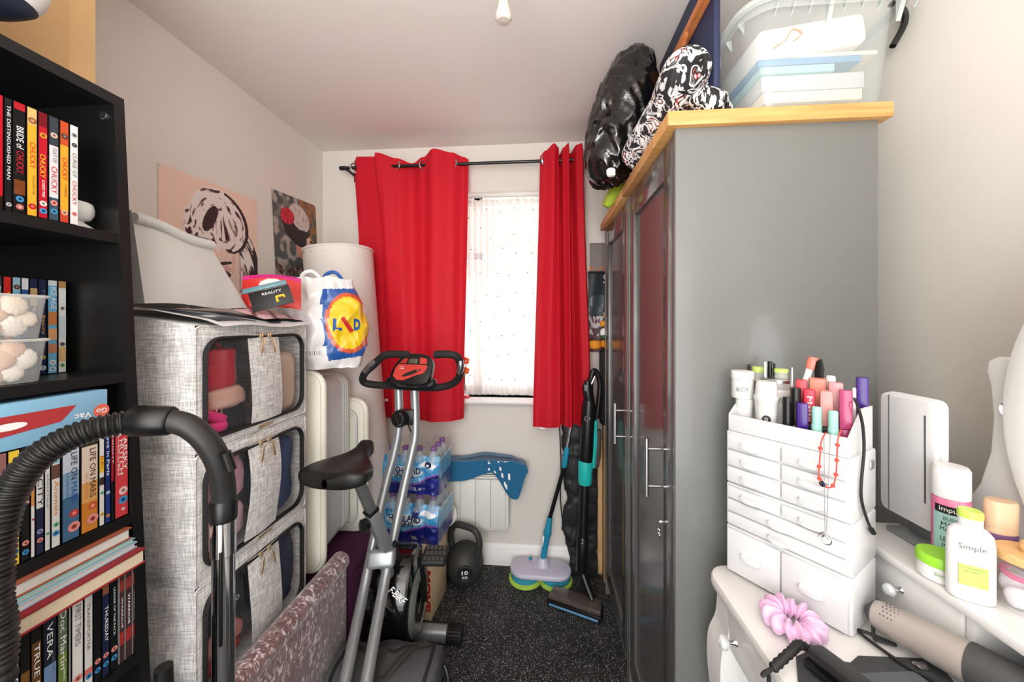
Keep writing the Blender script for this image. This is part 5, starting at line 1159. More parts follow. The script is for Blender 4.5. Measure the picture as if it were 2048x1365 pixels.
part('collar', MB().tube([v2 + Vector((0, 0, -.02)), v2 + Vector((0, 0, -.012)), v3 + Vector((0, 0, .02)), v3 + Vector((0, 0, .035))], [.030, .034, .036, .034], 22), 'turquoise', sv)
part('motor_body', MB().tube([v3 + Vector((0, 0, .02)), lerp(v3, v4, .2), lerp(v3, v4, .9), v4], [.033, .034, .033, .026], 22), 'black_plastic', sv)
part('turquoise_spine', MB().tube(spl([v3 + Vector((.035, .0, .0)), lerp(v3, v4, .35) + Vector((.04, 0, 0)), lerp(v3, v4, .7) + Vector((.034, 0, 0))]), .012, 8), 'turquoise', sv)
part('dust_cup', MB().tube([v3 + Vector((.052, .01, .0)), v3 + Vector((.056, .01, .05)), lerp(v3, v4, .55) + Vector((.052, .01, 0))], [.014, .02, .018], 14), 'smoke_clear', sv)
rc_ = lerp(v3, v4, .75) + Vector((-.008, -.034, 0))
part('ring_emblem', MB().tube([rc_ + Vector((.012 * math.cos(a), 0, .012 * math.sin(a))) for a in [i * math.pi / 10 for i in range(20)]], .0018, 6, True), 'steel', sv)
v5 = at(1174, 770, Y=vh.y + .036); v6 = at(1190, 742, Y=vh.y + .05); v7 = at(1200, 770, Y=vh.y + .06)
part('control_pod', MB().tube([v4, v5 + Vector((0, 0, -.01)), v5 + Vector((.004, 0, .02))], [.026, .024, .014], 16), 'black_plastic', sv)
part('display_window', MB().box(v5 + Vector((-.006, -.023, -.012)), (.02, .004, .03), .002), 'ink_grey', sv)
part('grip', MB().tube(spl([v4 + Vector((.01, .02, 0)), v5 + Vector((.02, .01, .03)), v6, v7, lerp(v3, v4, .72) + Vector((.045, .02, 0))], 6), .013, 12), 'black_plastic', sv)
part('trigger', MB().box(at(1186, 762, Y=vh.y + .04), (.010, .014, .05), .003, rot=Matrix.Rotation(R(25), 3, 'Y')), 'steel', sv)
# ---------------------------------------------------------------- tall black sleeve bag with strap
M('nylon_black', (34, 34, 36), .55, var=.2, scale=20, bump=.15, bscale=300)
bb_ = thing('chair_bag', 'tall crumpled black nylon bag leaning behind the stick vacuum', 'bag', (.24, 1.95, 0))
def cbf(u, v):
    a = u * 2 * math.pi; z = lerp(.002, .86, v)
    cx = lerp(.220, .195, v) + .010 * math.sin(v * 13 + 1) * (1 - sm(.45, .7, v)); w = lerp(.088, .094, v) + .007 * math.sin(v * 19 + 2) * (1 - sm(.4, .7, v)); dpt = .030 + .006 * math.sin(v * 19) * (1 - sm(.4, .7, v))
    p = Vector((cx + w * math.cos(a) * 1.0, 1.966 + dpt * math.sin(a), z)); p += noise.noise_vector(p * 14) * .018 * (1 - .5 * v) + noise.noise_vector(Vector((p.x * 20, p.y * 20, p.z * 45))) * .010
    p.y = min(max(p.y, 1.936), YB - .019); p.x = min(p.x, .292); p.z = max(p.z, .002); return p
part('sack', MB().grid(cbf, 40, 70, wrapu=True), 'nylon_black', bb_, 180)
part('seam', MB().tube([Vector(cbf(k / 40, .74)) + Vector((0, -.002, 0)) for k in range(41)], .003, 6), 'black_matt', bb_)
sp = [at(1119, 850, Y=1.966), at(1122, 930, Y=1.966), at(1121, 1000, Y=1.966), at(1128, 1060, Y=1.962), at(1138, 1087, Y=1.955), at(1145, 1050, Y=1.945), at(1146, 930, Y=1.945), at(1148, 870, Y=1.95)]
part('shoulder_strap', MB().tube(spl(sp, 6), .011, 8, flat=.3), 'webbing', bb_)
# ---------------------------------------------------------------- cartons behind the wardrobe, foam roller
ca = at(1217, 1165, Z=0)
c1_ = thing('narrow_carton', 'tall narrow brown carton standing in the gap by the wardrobe', 'box', (ca.x, ca.y + .02, 0))
zc1 = at(1217, 852, Y=ca.y).z
part('carton', MB().b2((ca.x - .024, ca.y - .012, .001), (ca.x + .03, ca.y + .05, zc1), .002), 'carton', c1_)
part('tape', MB().b2((ca.x - .0245, ca.y - .0128, zc1 - .16), (ca.x + .03, ca.y - .0118, zc1 - .11)), M('tape_brown', (168, 122, 74), .3), c1_)
text('HANDLE WITH CARE', frame((ca.x - .008, ca.y - .0126, .50), (0, 0, -1), (1, 0, 0)), .35, .012, 'ink_brown', c1_)
c2_ = thing('flat_carton', 'flat pale brown carton leaning on the back wall beside the narrow one', 'box', (.35, 1.99, 0))
part('carton', MB().b2((.295, 1.974, .116), (.37, 1.998, at(1197, 880, Y=1.97).z), .002), 'carton_light', c2_)
part('top_edge', MB().b2((.295, 1.970, at(1197, 890, Y=1.97).z), (.37, 1.9735, at(1197, 880, Y=1.97).z)), 'carton', c2_)
part('foot', MB().b2((.295, 1.974, .001), (.37, 1.997, .115), .002), 'carton_light', c2_)
fr0 = at(1210, 850, Y=ca.y + .015)
ro = thing('foam_roller', 'charcoal foam roller balanced on the narrow carton', 'foam roller', (fr0.x + .008, ca.y + .018, zc1))
part('roller', MB().lathe([(.026, .001), (.034, .012), (.036, .03), (.036, at(1210, 702, Y=ca.y).z - zc1 - .01), (.030, at(1210, 702, Y=ca.y).z - zc1), (.014, at(1210, 702, Y=ca.y).z - zc1)], (fr0.x + .008, ca.y + .022, zc1), 24), 'black_rubber', ro)
part('end_plug', MB().lathe([(.012, -.001), (.012, .004), (0, .005)], (fr0.x + .008, ca.y + .022, at(1210, 702, Y=ca.y).z), 16), 'black_plastic', ro)
# ---------------------------------------------------------------- posters and soft toys on the back wall in the gap
def wall_sheet(name, label, x0, x1, z0, z1, colfn, nu=30, nv=40, y=YB - .002):
    t_ = thing(name, label, 'poster', ((x0 + x1) / 2, y, z0))
    part('sheet', MB().grid(lambda u, v: (lerp(x0, x1, u), y - .002 * math.sin(v * 5) ** 2, lerp(z1, z0, v)), nu, nv, colfn), 'printed', t_, 180); return t_
g0, g1_ = at(1179, 487, Y=YB), at(1179, 562, Y=YB)
ps = wall_sheet('planks_poster', 'small poster of grey planks with orange berries beside the wardrobe', g0.x, g0.x + .20, g1_.z - .05, g0.z, lambda u, v: ((204, 106, 62) if noise.noise(Vector((u * 14, v * 14, 3))) > .05 and v > .5 else (90, 80, 76) if (u * 5) % 1 < .08 else (134, 124, 118)))
part('strip', MB().b2((g0.x, YB - .006, g0.z - .006), (g0.x + .20, YB - .003, g0.z)), 'ink_grey', ps)
fg0, fg1 = at(1176, 545, Y=YB - .03), at(1180, 705, Y=YB - .03)
fl_ = thing('garden_flag', 'dark seasonal fabric banner with white script hanging beside the red curtain', 'banner', (fg0.x + .09, YB - .03, fg1.z))
def fgc(u, v):
    n_ = noise.noise(Vector((u * 6, v * 7, 9))); m_ = noise.noise(Vector((u * 13, v * 13, 2)))
    if v < .28: return (44, 50, 54)
    if v < .55: return (60, 70, 76) if n_ < .1 else (150, 160, 166) if m_ > .1 else (84, 92, 96)
    if v < .8: return (206, 204, 206) if m_ > .02 else (106, 74, 86) if u < .6 else (160, 150, 150)
    return (120, 80, 92) if n_ < .1 else (70, 50, 58)
fgm = MB().grid(lambda u, v: (fg0.x + .18 * u + .004 * math.sin(v * 9), YB - .020 - .008 * math.sin(u * 9 + v * 3) - .004 * math.sin(v * 14), lerp(fg0.z, fg1.z, v)), 40, 60, fgc)
part('cloth', fgm, 'printed', fl_, 180)
text('Sweet', frame((fg0.x + .125, YB - .05, at(1200, 540, Y=YB - .03).z - .045), (1, 0, .15), (0, 0, 1)), .10, .045, 'ink_white', fl_, shear=.2)
part('hanging_stick', MB().cyl((fg0.x, YB - .03, fg0.z), (fg0.x + .18, YB - .03, fg0.z), .005, n=8), 'black_matt', fl_)
M('pumpkin', (230, 146, 36), .7, var=.2, scale=30); M('gnome_white', (236, 236, 232), .8); M('gnome_green', (40, 96, 60), .7)
pkn = at(1196, 700, Y=1.93)
pu = thing('pumpkin_garland', 'orange fabric pumpkins and leaves pinned under the dark banner', 'garland', (pkn.x, 1.94, pkn.z - .04))
for i, (px, py, r_) in enumerate(((1190, 690, .034), (1212, 688, .03), (1208, 648, .022), (1214, 632, .018))):
    c = at(px, py, Y=1.935); m_ = MB(); 
    m_.lathe([(.3 * r_, -.75 * r_), (.8 * r_, -.55 * r_), (r_, 0), (.8 * r_, .6 * r_), (.25 * r_, .72 * r_)], c, 20)
    pmk = part('pumpkin', m_, 'pumpkin', pu); part('stalk', MB().cyl(c + Vector((0, 0, .7 * r_)), c + Vector((.004, 0, 1.1 * r_)), .004, n=6), 'gnome_green', pmk)
part('string', MB().tube(spl([at(1190, 676, Y=1.935), at(1203, 650, Y=1.935), at(1214, 618, Y=1.935)]), .002, 5), 'gnome_green', pu)
gn = at(1211, 666, Y=1.895)
gm = thing('plush_ornament', 'white and green plush ornament among the orange pumpkins', 'ornament', (gn.x, gn.y, gn.z - .03))
part('body', blob(gn, (.055, .045, .05), .8), 'gnome_white', gm); part('band', MB().lathe([(.024, -.028), (.027, -.018), (.024, -.010)], gn, 18), 'gnome_green', gm)
# ================================================================ two grey wardrobes
WF, WB_ = .312, .752
def wardrobe(label, y0, y1, hy, near):
    th = thing('wardrobe', label, 'wardrobe', ((WF + WB_) / 2, (y0 + y1) / 2, 0), 'grey wardrobes along the right wall')
    zt = 1.797
    part('end_panel', MB().b2((WF, y0, .001), (WB_, y0 + .018, zt), .001), 'wardrobe_grey', th)
    part('end_panel', MB().b2((WF, y1 - .018, .001), (WB_, y1, zt), .001), 'wardrobe_grey', th)
    part('back_panel', MB().b2((WB_ - .006, y0 + .018, .05), (WB_ - .001, y1 - .018, zt)), 'wardrobe_grey', th)
    part('base_panel', MB().b2((WF + .004, y0 + .018, .08), (WB_ - .007, y1 - .018, .098)), 'wardrobe_grey', th)
    part('plinth', MB().b2((WF + .02, y0 + .018, .001), (WF + .036, y1 - .018, .08)), 'wardrobe_grey', th)
    part('oak_top', MB().b2((WF - .022, y0 - (.014 if near else .0), zt), (WB_ + .022, y1 + (.0 if near else .004), 1.831), .003), 'oak', th)
    # shaker door: a recessed panel framed by stiles and rails
    dx = WF + .001; a, b = y0 + .021, y1 - .021; sw = .070
    dr = part('door_panel', MB().b2((dx + .010, a + sw - .004, .17), (dx + .018, b - sw + .004, zt - .085)), 'wardrobe_gloss', th)
    part('stile', MB().b2((dx, a, .10), (dx + .020, a + sw, zt - .004), .002), 'wardrobe_gloss', dr)
    part('stile', MB().b2((dx, b - sw, .10), (dx + .020, b, zt - .004), .002), 'wardrobe_gloss', dr)
    part('rail', MB().b2((dx, a + sw, zt - .09), (dx + .020, b - sw, zt - .004), .002), 'wardrobe_gloss', dr)
    part('rail', MB().b2((dx, a + sw, .10), (dx + .020, b - sw, .175), .002), 'wardrobe_gloss', dr)
    hd2 = part('handle', MB().cyl((WF - .038, hy, .885), (WF - .038, hy, 1.037), .0055, n=12), 'steel', th)
    for z in (.912, 1.010): part('handle_post', MB().cyl((WF - .038, hy, z), (WF + .002, hy, z), .0042, n=10), 'steel', hd2)
    return th
w1 = wardrobe('near grey wardrobe with oak top, bar handle and keys in its door', .884, 1.362, .985, True)
w2 = wardrobe('far grey wardrobe with oak top next to the back wall', 1.366, 1.848, 1.402, False)
ky = at(1325, 1055, X=WF - .004)
kt_ = thing('key_ring', 'small silver charm and key hanging in the near wardrobe door', 'keys', (ky.x, ky.y, ky.z - .02))
part('key', MB().box((ky.x, ky.y, ky.z + .012), (.016, .003, .010), .001), 'steel', kt_)
part('ring', MB().tube([(ky.x - .008, ky.y + .008 * math.cos(a), ky.z + .004 + .008 * math.sin(a)) for a in [i * math.pi / 8 for i in range(16)]], .0012, 5, True), 'chrome', kt_)
for i, (a, b) in enumerate(((-.005, -.006), (.005, -.008), (0, -.016), (-.006, -.018), (.005, -.02))): part('charm', MB().box((ky.x - .009, ky.y + a, ky.z + b), (.004, .006, .007), .002), 'chrome', kt_)
# ---------------------------------------------------------------- on top of the wardrobes
ZW = 1.8312
tb_ = thing('clear_tub', 'large clear plastic tub of papers and books on the near wardrobe', 'storage tub', (.62, 1.12, ZW))
M('tub_glassy', (214, 222, 220), .12, var=0, alpha=.30, spec=.7)
ax0, ax1, ay0, ay1, az0, az1 = .515, .80, .905, 1.32, ZW + .002, 2.095
R0 = rrect(ax0, ay0 + .015, ax1, ay1, .05, 6); R1 = rrect(ax0 - .02, ay0 - .0, ax1 + .035, ay1 + .02, .06, 6); k = len(R0)
tmb = MB(); tmb.add([(a, b, az0) for a, b in R0] + [(a, b, az0 + .012) for a, b in rrect(ax0 - .006, ay0 + .008, ax1 + .006, ay1 + .006, .055, 6)] + [(a, b, az1) for a, b in R1], [[i, (i + 1) % k, k + (i + 1) % k, k + i] for i in range(k)] + [[k + i, k + (i + 1) % k, 2 * k + (i + 1) % k, 2 * k + i] for i in range(k)] + [list(range(k))])
part('tub', tmb, 'tub_glassy', tb_)
rm_ = rrect(ax0 - .034, ay0 - .018, ax1 + .05, ay1 + .036, .07, 6)
part('rim', MB().tube([(a, b, az1) for a, b in rm_], .011, 8, True), M('rim_plastic', (196, 202, 198), .3, alpha=.85, var=0), tb_)
part('rim_skirt', MB().add([(a, b, az1) for a, b in rm_] + [(a, b, az1 - .028) for a, b in rm_], [[i, (i + 1) % k, k + (i + 1) % k, k + i] for i in range(k)]), 'tub_glassy', tb_)
for i in range(9):
    x = ax0 + .03 + i * .038; part('rim_rib', MB().prism([(ay0 - .016, az1 - .004), (ay0 + .004, az1 - .004), (ay0 + .004, az1 - (.06 if i in (3, 7) else .03))], 'X', x, x + (.010 if i in (3, 7) else .003)), 'rim_plastic', tb_)
for i in range(6):
    y = ay0 + .05 + i * .06; part('rim_rib', MB().prism([(ax0 - .032, az1 - .004), (ax0 - .012, az1 - .004), (ax0 - .012, az1 - .035)], 'Y', y, y + .003), 'rim_plastic', tb_)
part('clip_handle', MB().tube(spl([(ax1 + .04, ay0 + .05, az1 + .02), (ax1 + .068, ay0 + .05, az1 - .0), (ax1 + .070, ay0 + .05, az1 - .035), (ax1 + .045, ay0 + .05, az1 - .085)]), .007, 8), 'black_plastic', tb_)
gB = 'things in the clear tub on the wardrobe'
M('papers_cream', (226, 214, 196), .8, var=.1, scale=60); M('folder_blue', (96, 146, 186), .5); M('folder_teal', (150, 196, 204), .4); M('folder_grey', (190, 192, 194), .6, var=.15, scale=40); M('pack_white', (248, 247, 244), .5, var=.02); M('book_dark', (70, 74, 70), .6, var=.3, scale=14)
cz = az0 + .013
def slab(name, label, x0, x1, y0, y1, z0, z1, mat, cat, rot=0.):
    return solo(name, MB().box(((x0 + x1) / 2, (y0 + y1) / 2, (z0 + z1) / 2), (x1 - x0, y1 - y0, z1 - z0), .003, rot), mat, label, cat, gB)
slab('picture_book', 'dark book with a coloured cover at the bottom of the clear tub', 0.545, .745, .95, 1.27, cz, cz + .030, 'book_dark', 'book')
slab('paper_stack', 'cream stack of papers low in the clear tub', 0.540, .765, .94, 1.27, cz + .031, cz + .058, 'papers_cream', 'papers')
slab('paper_stack', 'grey bundle of papers in the middle of the clear tub', 0.535, .77, .94, 1.26, cz + .059, cz + .098, 'folder_grey', 'papers')
slab('folder', 'pale teal plastic folder in the clear tub', 0.530, .70, .935, 1.26, cz + .099, cz + .118, 'folder_teal', 'folder')
slab('folder', 'mid blue folder lying under the white pack in the clear tub', 0.525, .76, .935, 1.26, cz + .119, cz + .136, 'folder_blue', 'folder')
slab('magazine', 'curled cream magazine poking out beside the blue folder in the tub', .62, .80, .94, 1.24, cz + .137, cz + .148, 'papers_cream', 'magazine')
wp = thing('nappy_pack', 'white wrapped pack with orange swirl lying on top inside the clear tub', 'pack', (.61, 1.05, cz + .15), gB)
wpm = Matrix.Translation((.66, 1.05, cz + .198)) @ Matrix.Rotation(R(-7), 4, 'Y')
part('wrap', MB(wpm).box((0, 0, 0), (.25, .21, .075), .018, seg=3), 'pack_white', wp)
part('swirl', MB(wpm).tube(spl([(-.10, -.1065, -.02), (-.07, -.1065, -.005), (-.05, -.1065, .018), (-.03, -.1065, .005), (-.05, -.1065, -.01)]), .004, 6, flat=.4), 'ink_orange', wp)
# navy panel with timber rail
nv = thing('folded_screen', 'large navy padded panel with a shaped timber rail standing on the near wardrobe', 'panel', (.44, 1.18, ZW))
part('panel', MB().b2((.443, .985, ZW), (.462, 1.425, 2.318), .006), M('navy_panel', (32, 42, 74), .6, var=.12, scale=8), nv)
tz = 2.205
part('timber_rail', MB().b2((.427, .96, tz - .016), (.443, 1.428, tz + .018), .003), 'redwood', nv)
part('shaped_rail', MB().prism([(.95, tz - .017), (1.10, tz - .016), (1.12, tz - .034), (1.15, tz - .040), (1.26, tz - .022), (1.30, tz - .016), (1.30, tz + .0), (.95, tz + .0)], 'X', .416, .4275, bev=.002), 'redwood', nv)
# bin bag
bgc = Vector((.283, 1.355, 2.078))
bn = thing('bin_bag', 'shiny black bin bag stuffed between the wardrobe top and the ceiling', 'bin bag', (.30, 1.34, 1.80))
def bnf(u, v):
    a = u * 2 * math.pi; b = (v - .5) * math.pi; sg = lambda x, e: math.copysign(abs(x) ** e, x)
    p = Vector((  .105 * sg(math.cos(b), .7) * math.cos(a), .125 * sg(math.cos(b), .7) * math.sin(a), .235 * sg(math.sin(b), .9)))
    p.x += .055 * (p.z / .25) ; q = p + bgc
    ridg = 1.1 - abs(noise.noise(Vector((q.x * 15, q.y * 15 + q.z * 5, q.z * 7)))) * 2 + .7 * (.5 - abs(noise.noise(Vector((q.x * 30 + q.z * 14, q.y * 30, q.z * 15)))) * 1.6) + .35 * (.5 - abs(noise.noise(Vector((q.x * 55, q.y * 50 - q.z * 40, q.z * 30)))))
    q += p.normalized() * (.016 * ridg - .012); q.z = min(q.z, ZC - .004)
    if q.x > .284: q.z = max(q.z, ZW + .003)
    q.x = min(q.x, .408)
    return q
part('sack', MB().grid(bnf, 130, 110, wrapu=True), M('bin_black', (14, 13, 13), .16, var=.1, spec=.7), bn, 180)
part('tear', blob(at(1222, 345, Y=1.24), (.03, .02, .028), .8, .004, 60), 'off_white', bn)
# printed travel pillow
m_cells('pop_print', [(0, (30, 30, 34)), (.40, (36, 36, 40)), (.44, (200, 198, 200)), (.49, (240, 238, 236)), (.545, (120, 118, 122)), (.575, (26, 26, 30)), (.62, (206, 92, 88)), (.645, (236, 232, 230))], 17, .75, (1, 1, 1.3), 2.2)
tpl = thing('travel_pillow', 'black white and red comic print cushion draped over the near wardrobe edge', 'cushion', (.33, 1.08, ZW))
cen = [at(1390, 150, Y=.965), at(1374, 152, Y=.985), at(1352, 190, Y=1.03), at(1318, 240, Y=1.10), at(1282, 292, Y=1.19), at(1262, 330, Y=1.255)]
cs_ = spl(cen, 8); N_ = len(cs_)
rds = [max(.012, .064 * math.sqrt(max(0, 1 - (max(0, .16 - i / (N_ - 1)) / .165) ** 2)) * (1 - .30 * sm(.2, .9, i / (N_ - 1))) * math.sqrt(max(0.02, 1 - (max(0, i / (N_ - 1) - .86) / .142) ** 2))) for i in range(N_)]
part('cushion', MB().tube(cs_, rds, 24).noise(.008, 14), 'pop_print', tpl, 180)
part('seam', MB().tube([p + Vector((-rds[i] * .8, -rds[i] * .55, .01)) for i, p in enumerate(cs_) if 3 < i < N_ - 4], .0025, 6), 'ink_grey', tpl)
part('strap_loop', MB().tube(spl([at(1395, 118, Y=.93), at(1408, 112, Y=.92), at(1410, 135, Y=.92), at(1404, 150, Y=.93)]), .005, 8), 'black_matt', tpl)
m_cells('zebra', [(0, (240, 238, 234)), (.5, (22, 22, 24))], 9, .7, (10, 10, 2.2), 1.0)
zb_ = at(1435, 190, Y=.91)
zr = thing('zebra_scarf', 'rolled zebra print scarf beside the clear tub', 'scarf', (zb_.x, zb_.y + .03, ZW))
part('roll', MB().tube([zb_ + Vector((-.03, .06, .03)), zb_ + Vector((-.018, .045, .02)), zb_ + Vector((.02, .03, -.005)), zb_ + Vector((.03, .028, -.012))], [.016, .028, .028, .018], 18).noise(.006, 40), 'zebra', zr)
part('fringe', MB().tube([zb_ + Vector((.03, .03, -.012)), zb_ + Vector((.048, .03, -.018))], [.018, .006], 10), 'zebra', zr)
# duster and brown case on the far wardrobe
du = at(1232, 398, Y=1.395)
dus = thing('duster', 'lime green microfibre duster hanging over the wardrobe front edge', 'duster', (.30, 1.44, 1.78))
dpt = [Vector((.335, 1.50, 1.876)), Vector((.288, 1.50, 1.880)), at(1240, 378, Y=1.50), at(1224, 394, Y=1.505), at(1212, 414, Y=1.51)]
ds_ = spl(dpt, 6)
part('pad', MB().tube(ds_, [  .013 + .016 * math.sin(math.pi * (.15 + .8 * i / (len(ds_) - 1))) for i in range(len(ds_))], 14).noise(.006, 70), M('lime', (178, 200, 60), .95, var=.2, scale=60, bump=.8, bscale=400), dus, 180)
bcz = thing('vanity_case', 'dark brown case with a red trim behind the lime duster', 'case', (.40, 1.62, ZW))
part('body', MB().b2((.345, 1.55, ZW), (.52, 1.74, ZW + .13), .02, seg=3), M('case_brown', (66, 44, 38), .4), bcz)
part('trim', MB().b2((.342, 1.56, ZW + .055), (.346, 1.73, ZW + .075), .001), M('trim_red', (150, 66, 46), .4), bcz)
part('latch', MB().b2((.339, 1.60, ZW + .055), (.343, 1.62, ZW + .08), .001), 'off_white', bcz)
# ================================================================ white dressing table
DZ, DX0_, DX1_, DY0, DY1 = .82, .349, .80, .06, .824
dt_ = thing('dressing_table', 'white dressing table with raised shelf and crystal knobs', 'dressing table', (.59, .46, 0))
M('table_white', (232, 231, 228), .3, var=.02, coat=.1)
cr_ = .045
topo = [(DX1_, DY0), (DX1_, DY1)] + [(DX0_ + cr_ - cr_ * math.sin(R(a)), DY1 - cr_ + cr_ * math.cos(R(a))) for a in range(0, 91, 15)] + [(DX0_ + cr_ - cr_ * math.cos(R(a)), DY0 + cr_ - cr_ * math.sin(R(a))) for a in range(0, 91, 15)]
part('table_top', MB().prism(topo, 'Z', DZ - .026, DZ, bev=.008), 'table_white', dt_)
part('apron', MB().b2((DX0_ + .05, DY1 - .040, DZ - .135), (DX1_, DY1 - .020, DZ - .026), .002), 'table_white', dt_)
part('apron', MB().b2((DX0_ + .05, DY0 + .020, DZ - .135), (DX1_, DY0 + .040, DZ - .026), .002), 'table_white', dt_)
part('apron', MB().b2((DX1_ - .02, DY0 + .04, DZ - .135), (DX1_, DY1 - .04, DZ - .026), .002), 'table_white', dt_)
part('front_rail', MB().b2((DX0_ + .030, DY0 + .05, DZ - .142), (DX0_ + .045, DY1 - .05, DZ - .127), .002), 'table_white', dt_)
M('crystal', (236, 240, 240), .05, var=0, alpha=.75, spec=.9)
for a, b in ((.467, DY1 - .062), (DY0 + .062, .457)):
    dw = part('drawer', MB().b2((DX0_ + .020, a, DZ - .125), (DX0_ + .040, b, DZ - .030), .004), 'table_white', dt_)
    kc_ = Vector((DX0_ + .008, (a + b) / 2 + (.09 if a > .4 else 0), DZ - .078)) if False else Vector((DX0_ + .012, .729 if a > .4 else (a + b) / 2, DZ - .090))
    part('knob_stem', MB().lathe([(.007, .0), (.0035, -.006), (.0035, -.012)], (DX0_ + .020, kc_.y, kc_.z), 12, 'X'), 'chrome', dw)
    part('crystal_knob', MB().lathe([(.003, -.012), (.012, -.018), (.014, -.024), (.010, -.030), (0, -.033)], (DX0_ + .020, kc_.y, kc_.z), 8, 'X'), 'crystal', dw)
def leg(cx, cy, sx):
    prof = [(DZ - .026, 0, .026), (DZ - .09, -.002, .027), (DZ - .14, -.014, .030), (DZ - .22, -.016, .028), (DZ - .35, -.006, .022), (DZ - .55, .006, .016), (.10, .004, .014), (.03, -.006, .017), (.001, -.010, .018)]
    mb = MB(); pts = spl([(cx + o_ * sx, cy, z) for z, o_, r_ in prof], 5); rr_ = spl([(r_, 0, 0) for z, o_, r_ in prof], 5)
    vs = []; fs = []
    for p, r_ in zip(pts, rr_):
        for a, b in ((-1, -1), (-.7, -1), (.7, -1), (1, -1), (1, 1), (-1, 1)): vs.append(p + Vector((a * r_.x, b * r_.x, 0)))
    for i in range(len(pts) - 1):
        for k_ in range(6): fs.append([i * 6 + k_, i * 6 + (k_ + 1) % 6, (i + 1) * 6 + (k_ + 1) % 6, (i + 1) * 6 + k_])
    fs += [list(range(6)), [(len(pts) - 1) * 6 + k_ for k_ in range(6)]]
    return mb.add(vs, fs)
for cx, cy, sx in ((DX0_ + .048, DY1 - .042, 1), (DX0_ + .048, DY0 + .042, 1), (DX1_ - .03, DY1 - .042, -1), (DX1_ - .03, DY0 + .042, -1)): part('leg', leg(cx, cy, sx), 'table_white', dt_)
# raised shelf: top board, small drawer, open pigeon hole
SX, SZ = .626, .928
part('shelf_board', MB().b2((SX - .012, DY0 + .02, SZ - .016), (.735, DY1 - .006, SZ), .005), 'table_white', dt_)
for y in (DY1 - .045, .592, .30, DY0 + .035): part('divider', MB().b2((SX + .004, y - .006, DZ), (.733, y + .006, SZ - .016), .001), 'table_white', dt_)
part('shelf_back', MB().b2((.726, DY0 + .03, DZ), (.733, DY1 - .04, SZ - .016)), 'table_white', dt_)
for a, b in ((.600, DY1 - .053), (DY0 + .043, .292)):
    sd_ = part('small_drawer', MB().b2((SX, a, DZ + .003), (SX + .10, b, SZ - .018), .003), 'table_white', dt_)
    yk = .693 if a > .4 else (a + b) / 2
    part('knob_stem', MB().lathe([(.006, .0), (.003, -.005), (.003, -.010)], (SX, yk, DZ + .052), 12, 'X'), 'chrome', sd_)
    part('crystal_knob', MB().lathe([(.003, -.010), (.009, -.014), (.011, -.019), (.008, -.024), (0, -.026)], (SX, yk, DZ + .052), 8, 'X'), 'crystal', sd_)
# mirror with curved posts
mi = thing('vanity_mirror', 'white framed oval mirror on curved posts rising from the dressing table', 'mirror', (.765, .44, SZ))
MX = .748
mcy, mcz, mry, mrz = .395, 1.20, .262, .325
def oval(ry, rz, n=56): return [(mcy + ry * math.cos(i * 2 * math.pi / n), mcz + rz * math.sin(i * 2 * math.pi / n)) for i in range(n)]
no = 56; O1, O2 = oval(mry, mrz), oval(mry - .062, mrz - .062)
fm2 = MB()
rings = [[(MX + .012, *q) for q in O1], [(MX - .006, *q) for q in oval(mry - .004, mrz - .004)], [(MX - .010, *q) for q in oval(mry - .018, mrz - .018)], [(MX - .008, *q) for q in oval(mry - .05, mrz - .05)], [(MX - .002, *q) for q in O2], [(MX + .012, *q) for q in O2]]
vs = [p for r_ in rings for p in r_]; fs = []
for i in range(len(rings)):
    j = (i + 1) % len(rings)
    for k_ in range(no): fs.append([i * no + k_, i * no + (k_ + 1) % no, j * no + (k_ + 1) % no, j * no + k_])
part('frame', fm2.add(vs, fs), 'table_white', mi)
part('glass', MB().add([(MX + .002, *q) for q in O2], [list(range(no))]).add([(MX + .004, *q) for q in O2], [list(range(no))[::-1]]), M('mirror', (235, 236, 236), .02, 1.0, var=0), mi)
for sgn in (1, -1):
    def yy(y): return y if sgn > 0 else 2 * mcy - y
    pp_ = [(.664, 1.283), (.680, 1.284), (.694, 1.276), (.696, 1.258), (.690, 1.235), (.686, 1.18), (.690, 1.12), (.705, 1.06), (.735, 1.00), (.775, .95), (.785, DZ + .001), (.60, DZ + .001), (.608, .99), (.635, 1.06), (.650, 1.13), (.655, 1.20), (.652, 1.255), (.655, 1.275)]
    part('post', MB().prism([(yy(a), b) for a, b in pp_], 'X', MX + .016, MX + .038, bev=.004), 'table_white', mi)
    part('pivot', MB().cyl((MX + .004, yy(.655), 1.20), (MX + .02, yy(.655), 1.20), .012, n=14), 'chrome', mi)
part('crossbar', MB().b2((MX + .018, .08, DZ + .001), (MX + .036, .72, SZ + .02), .004), 'table_white', mi)
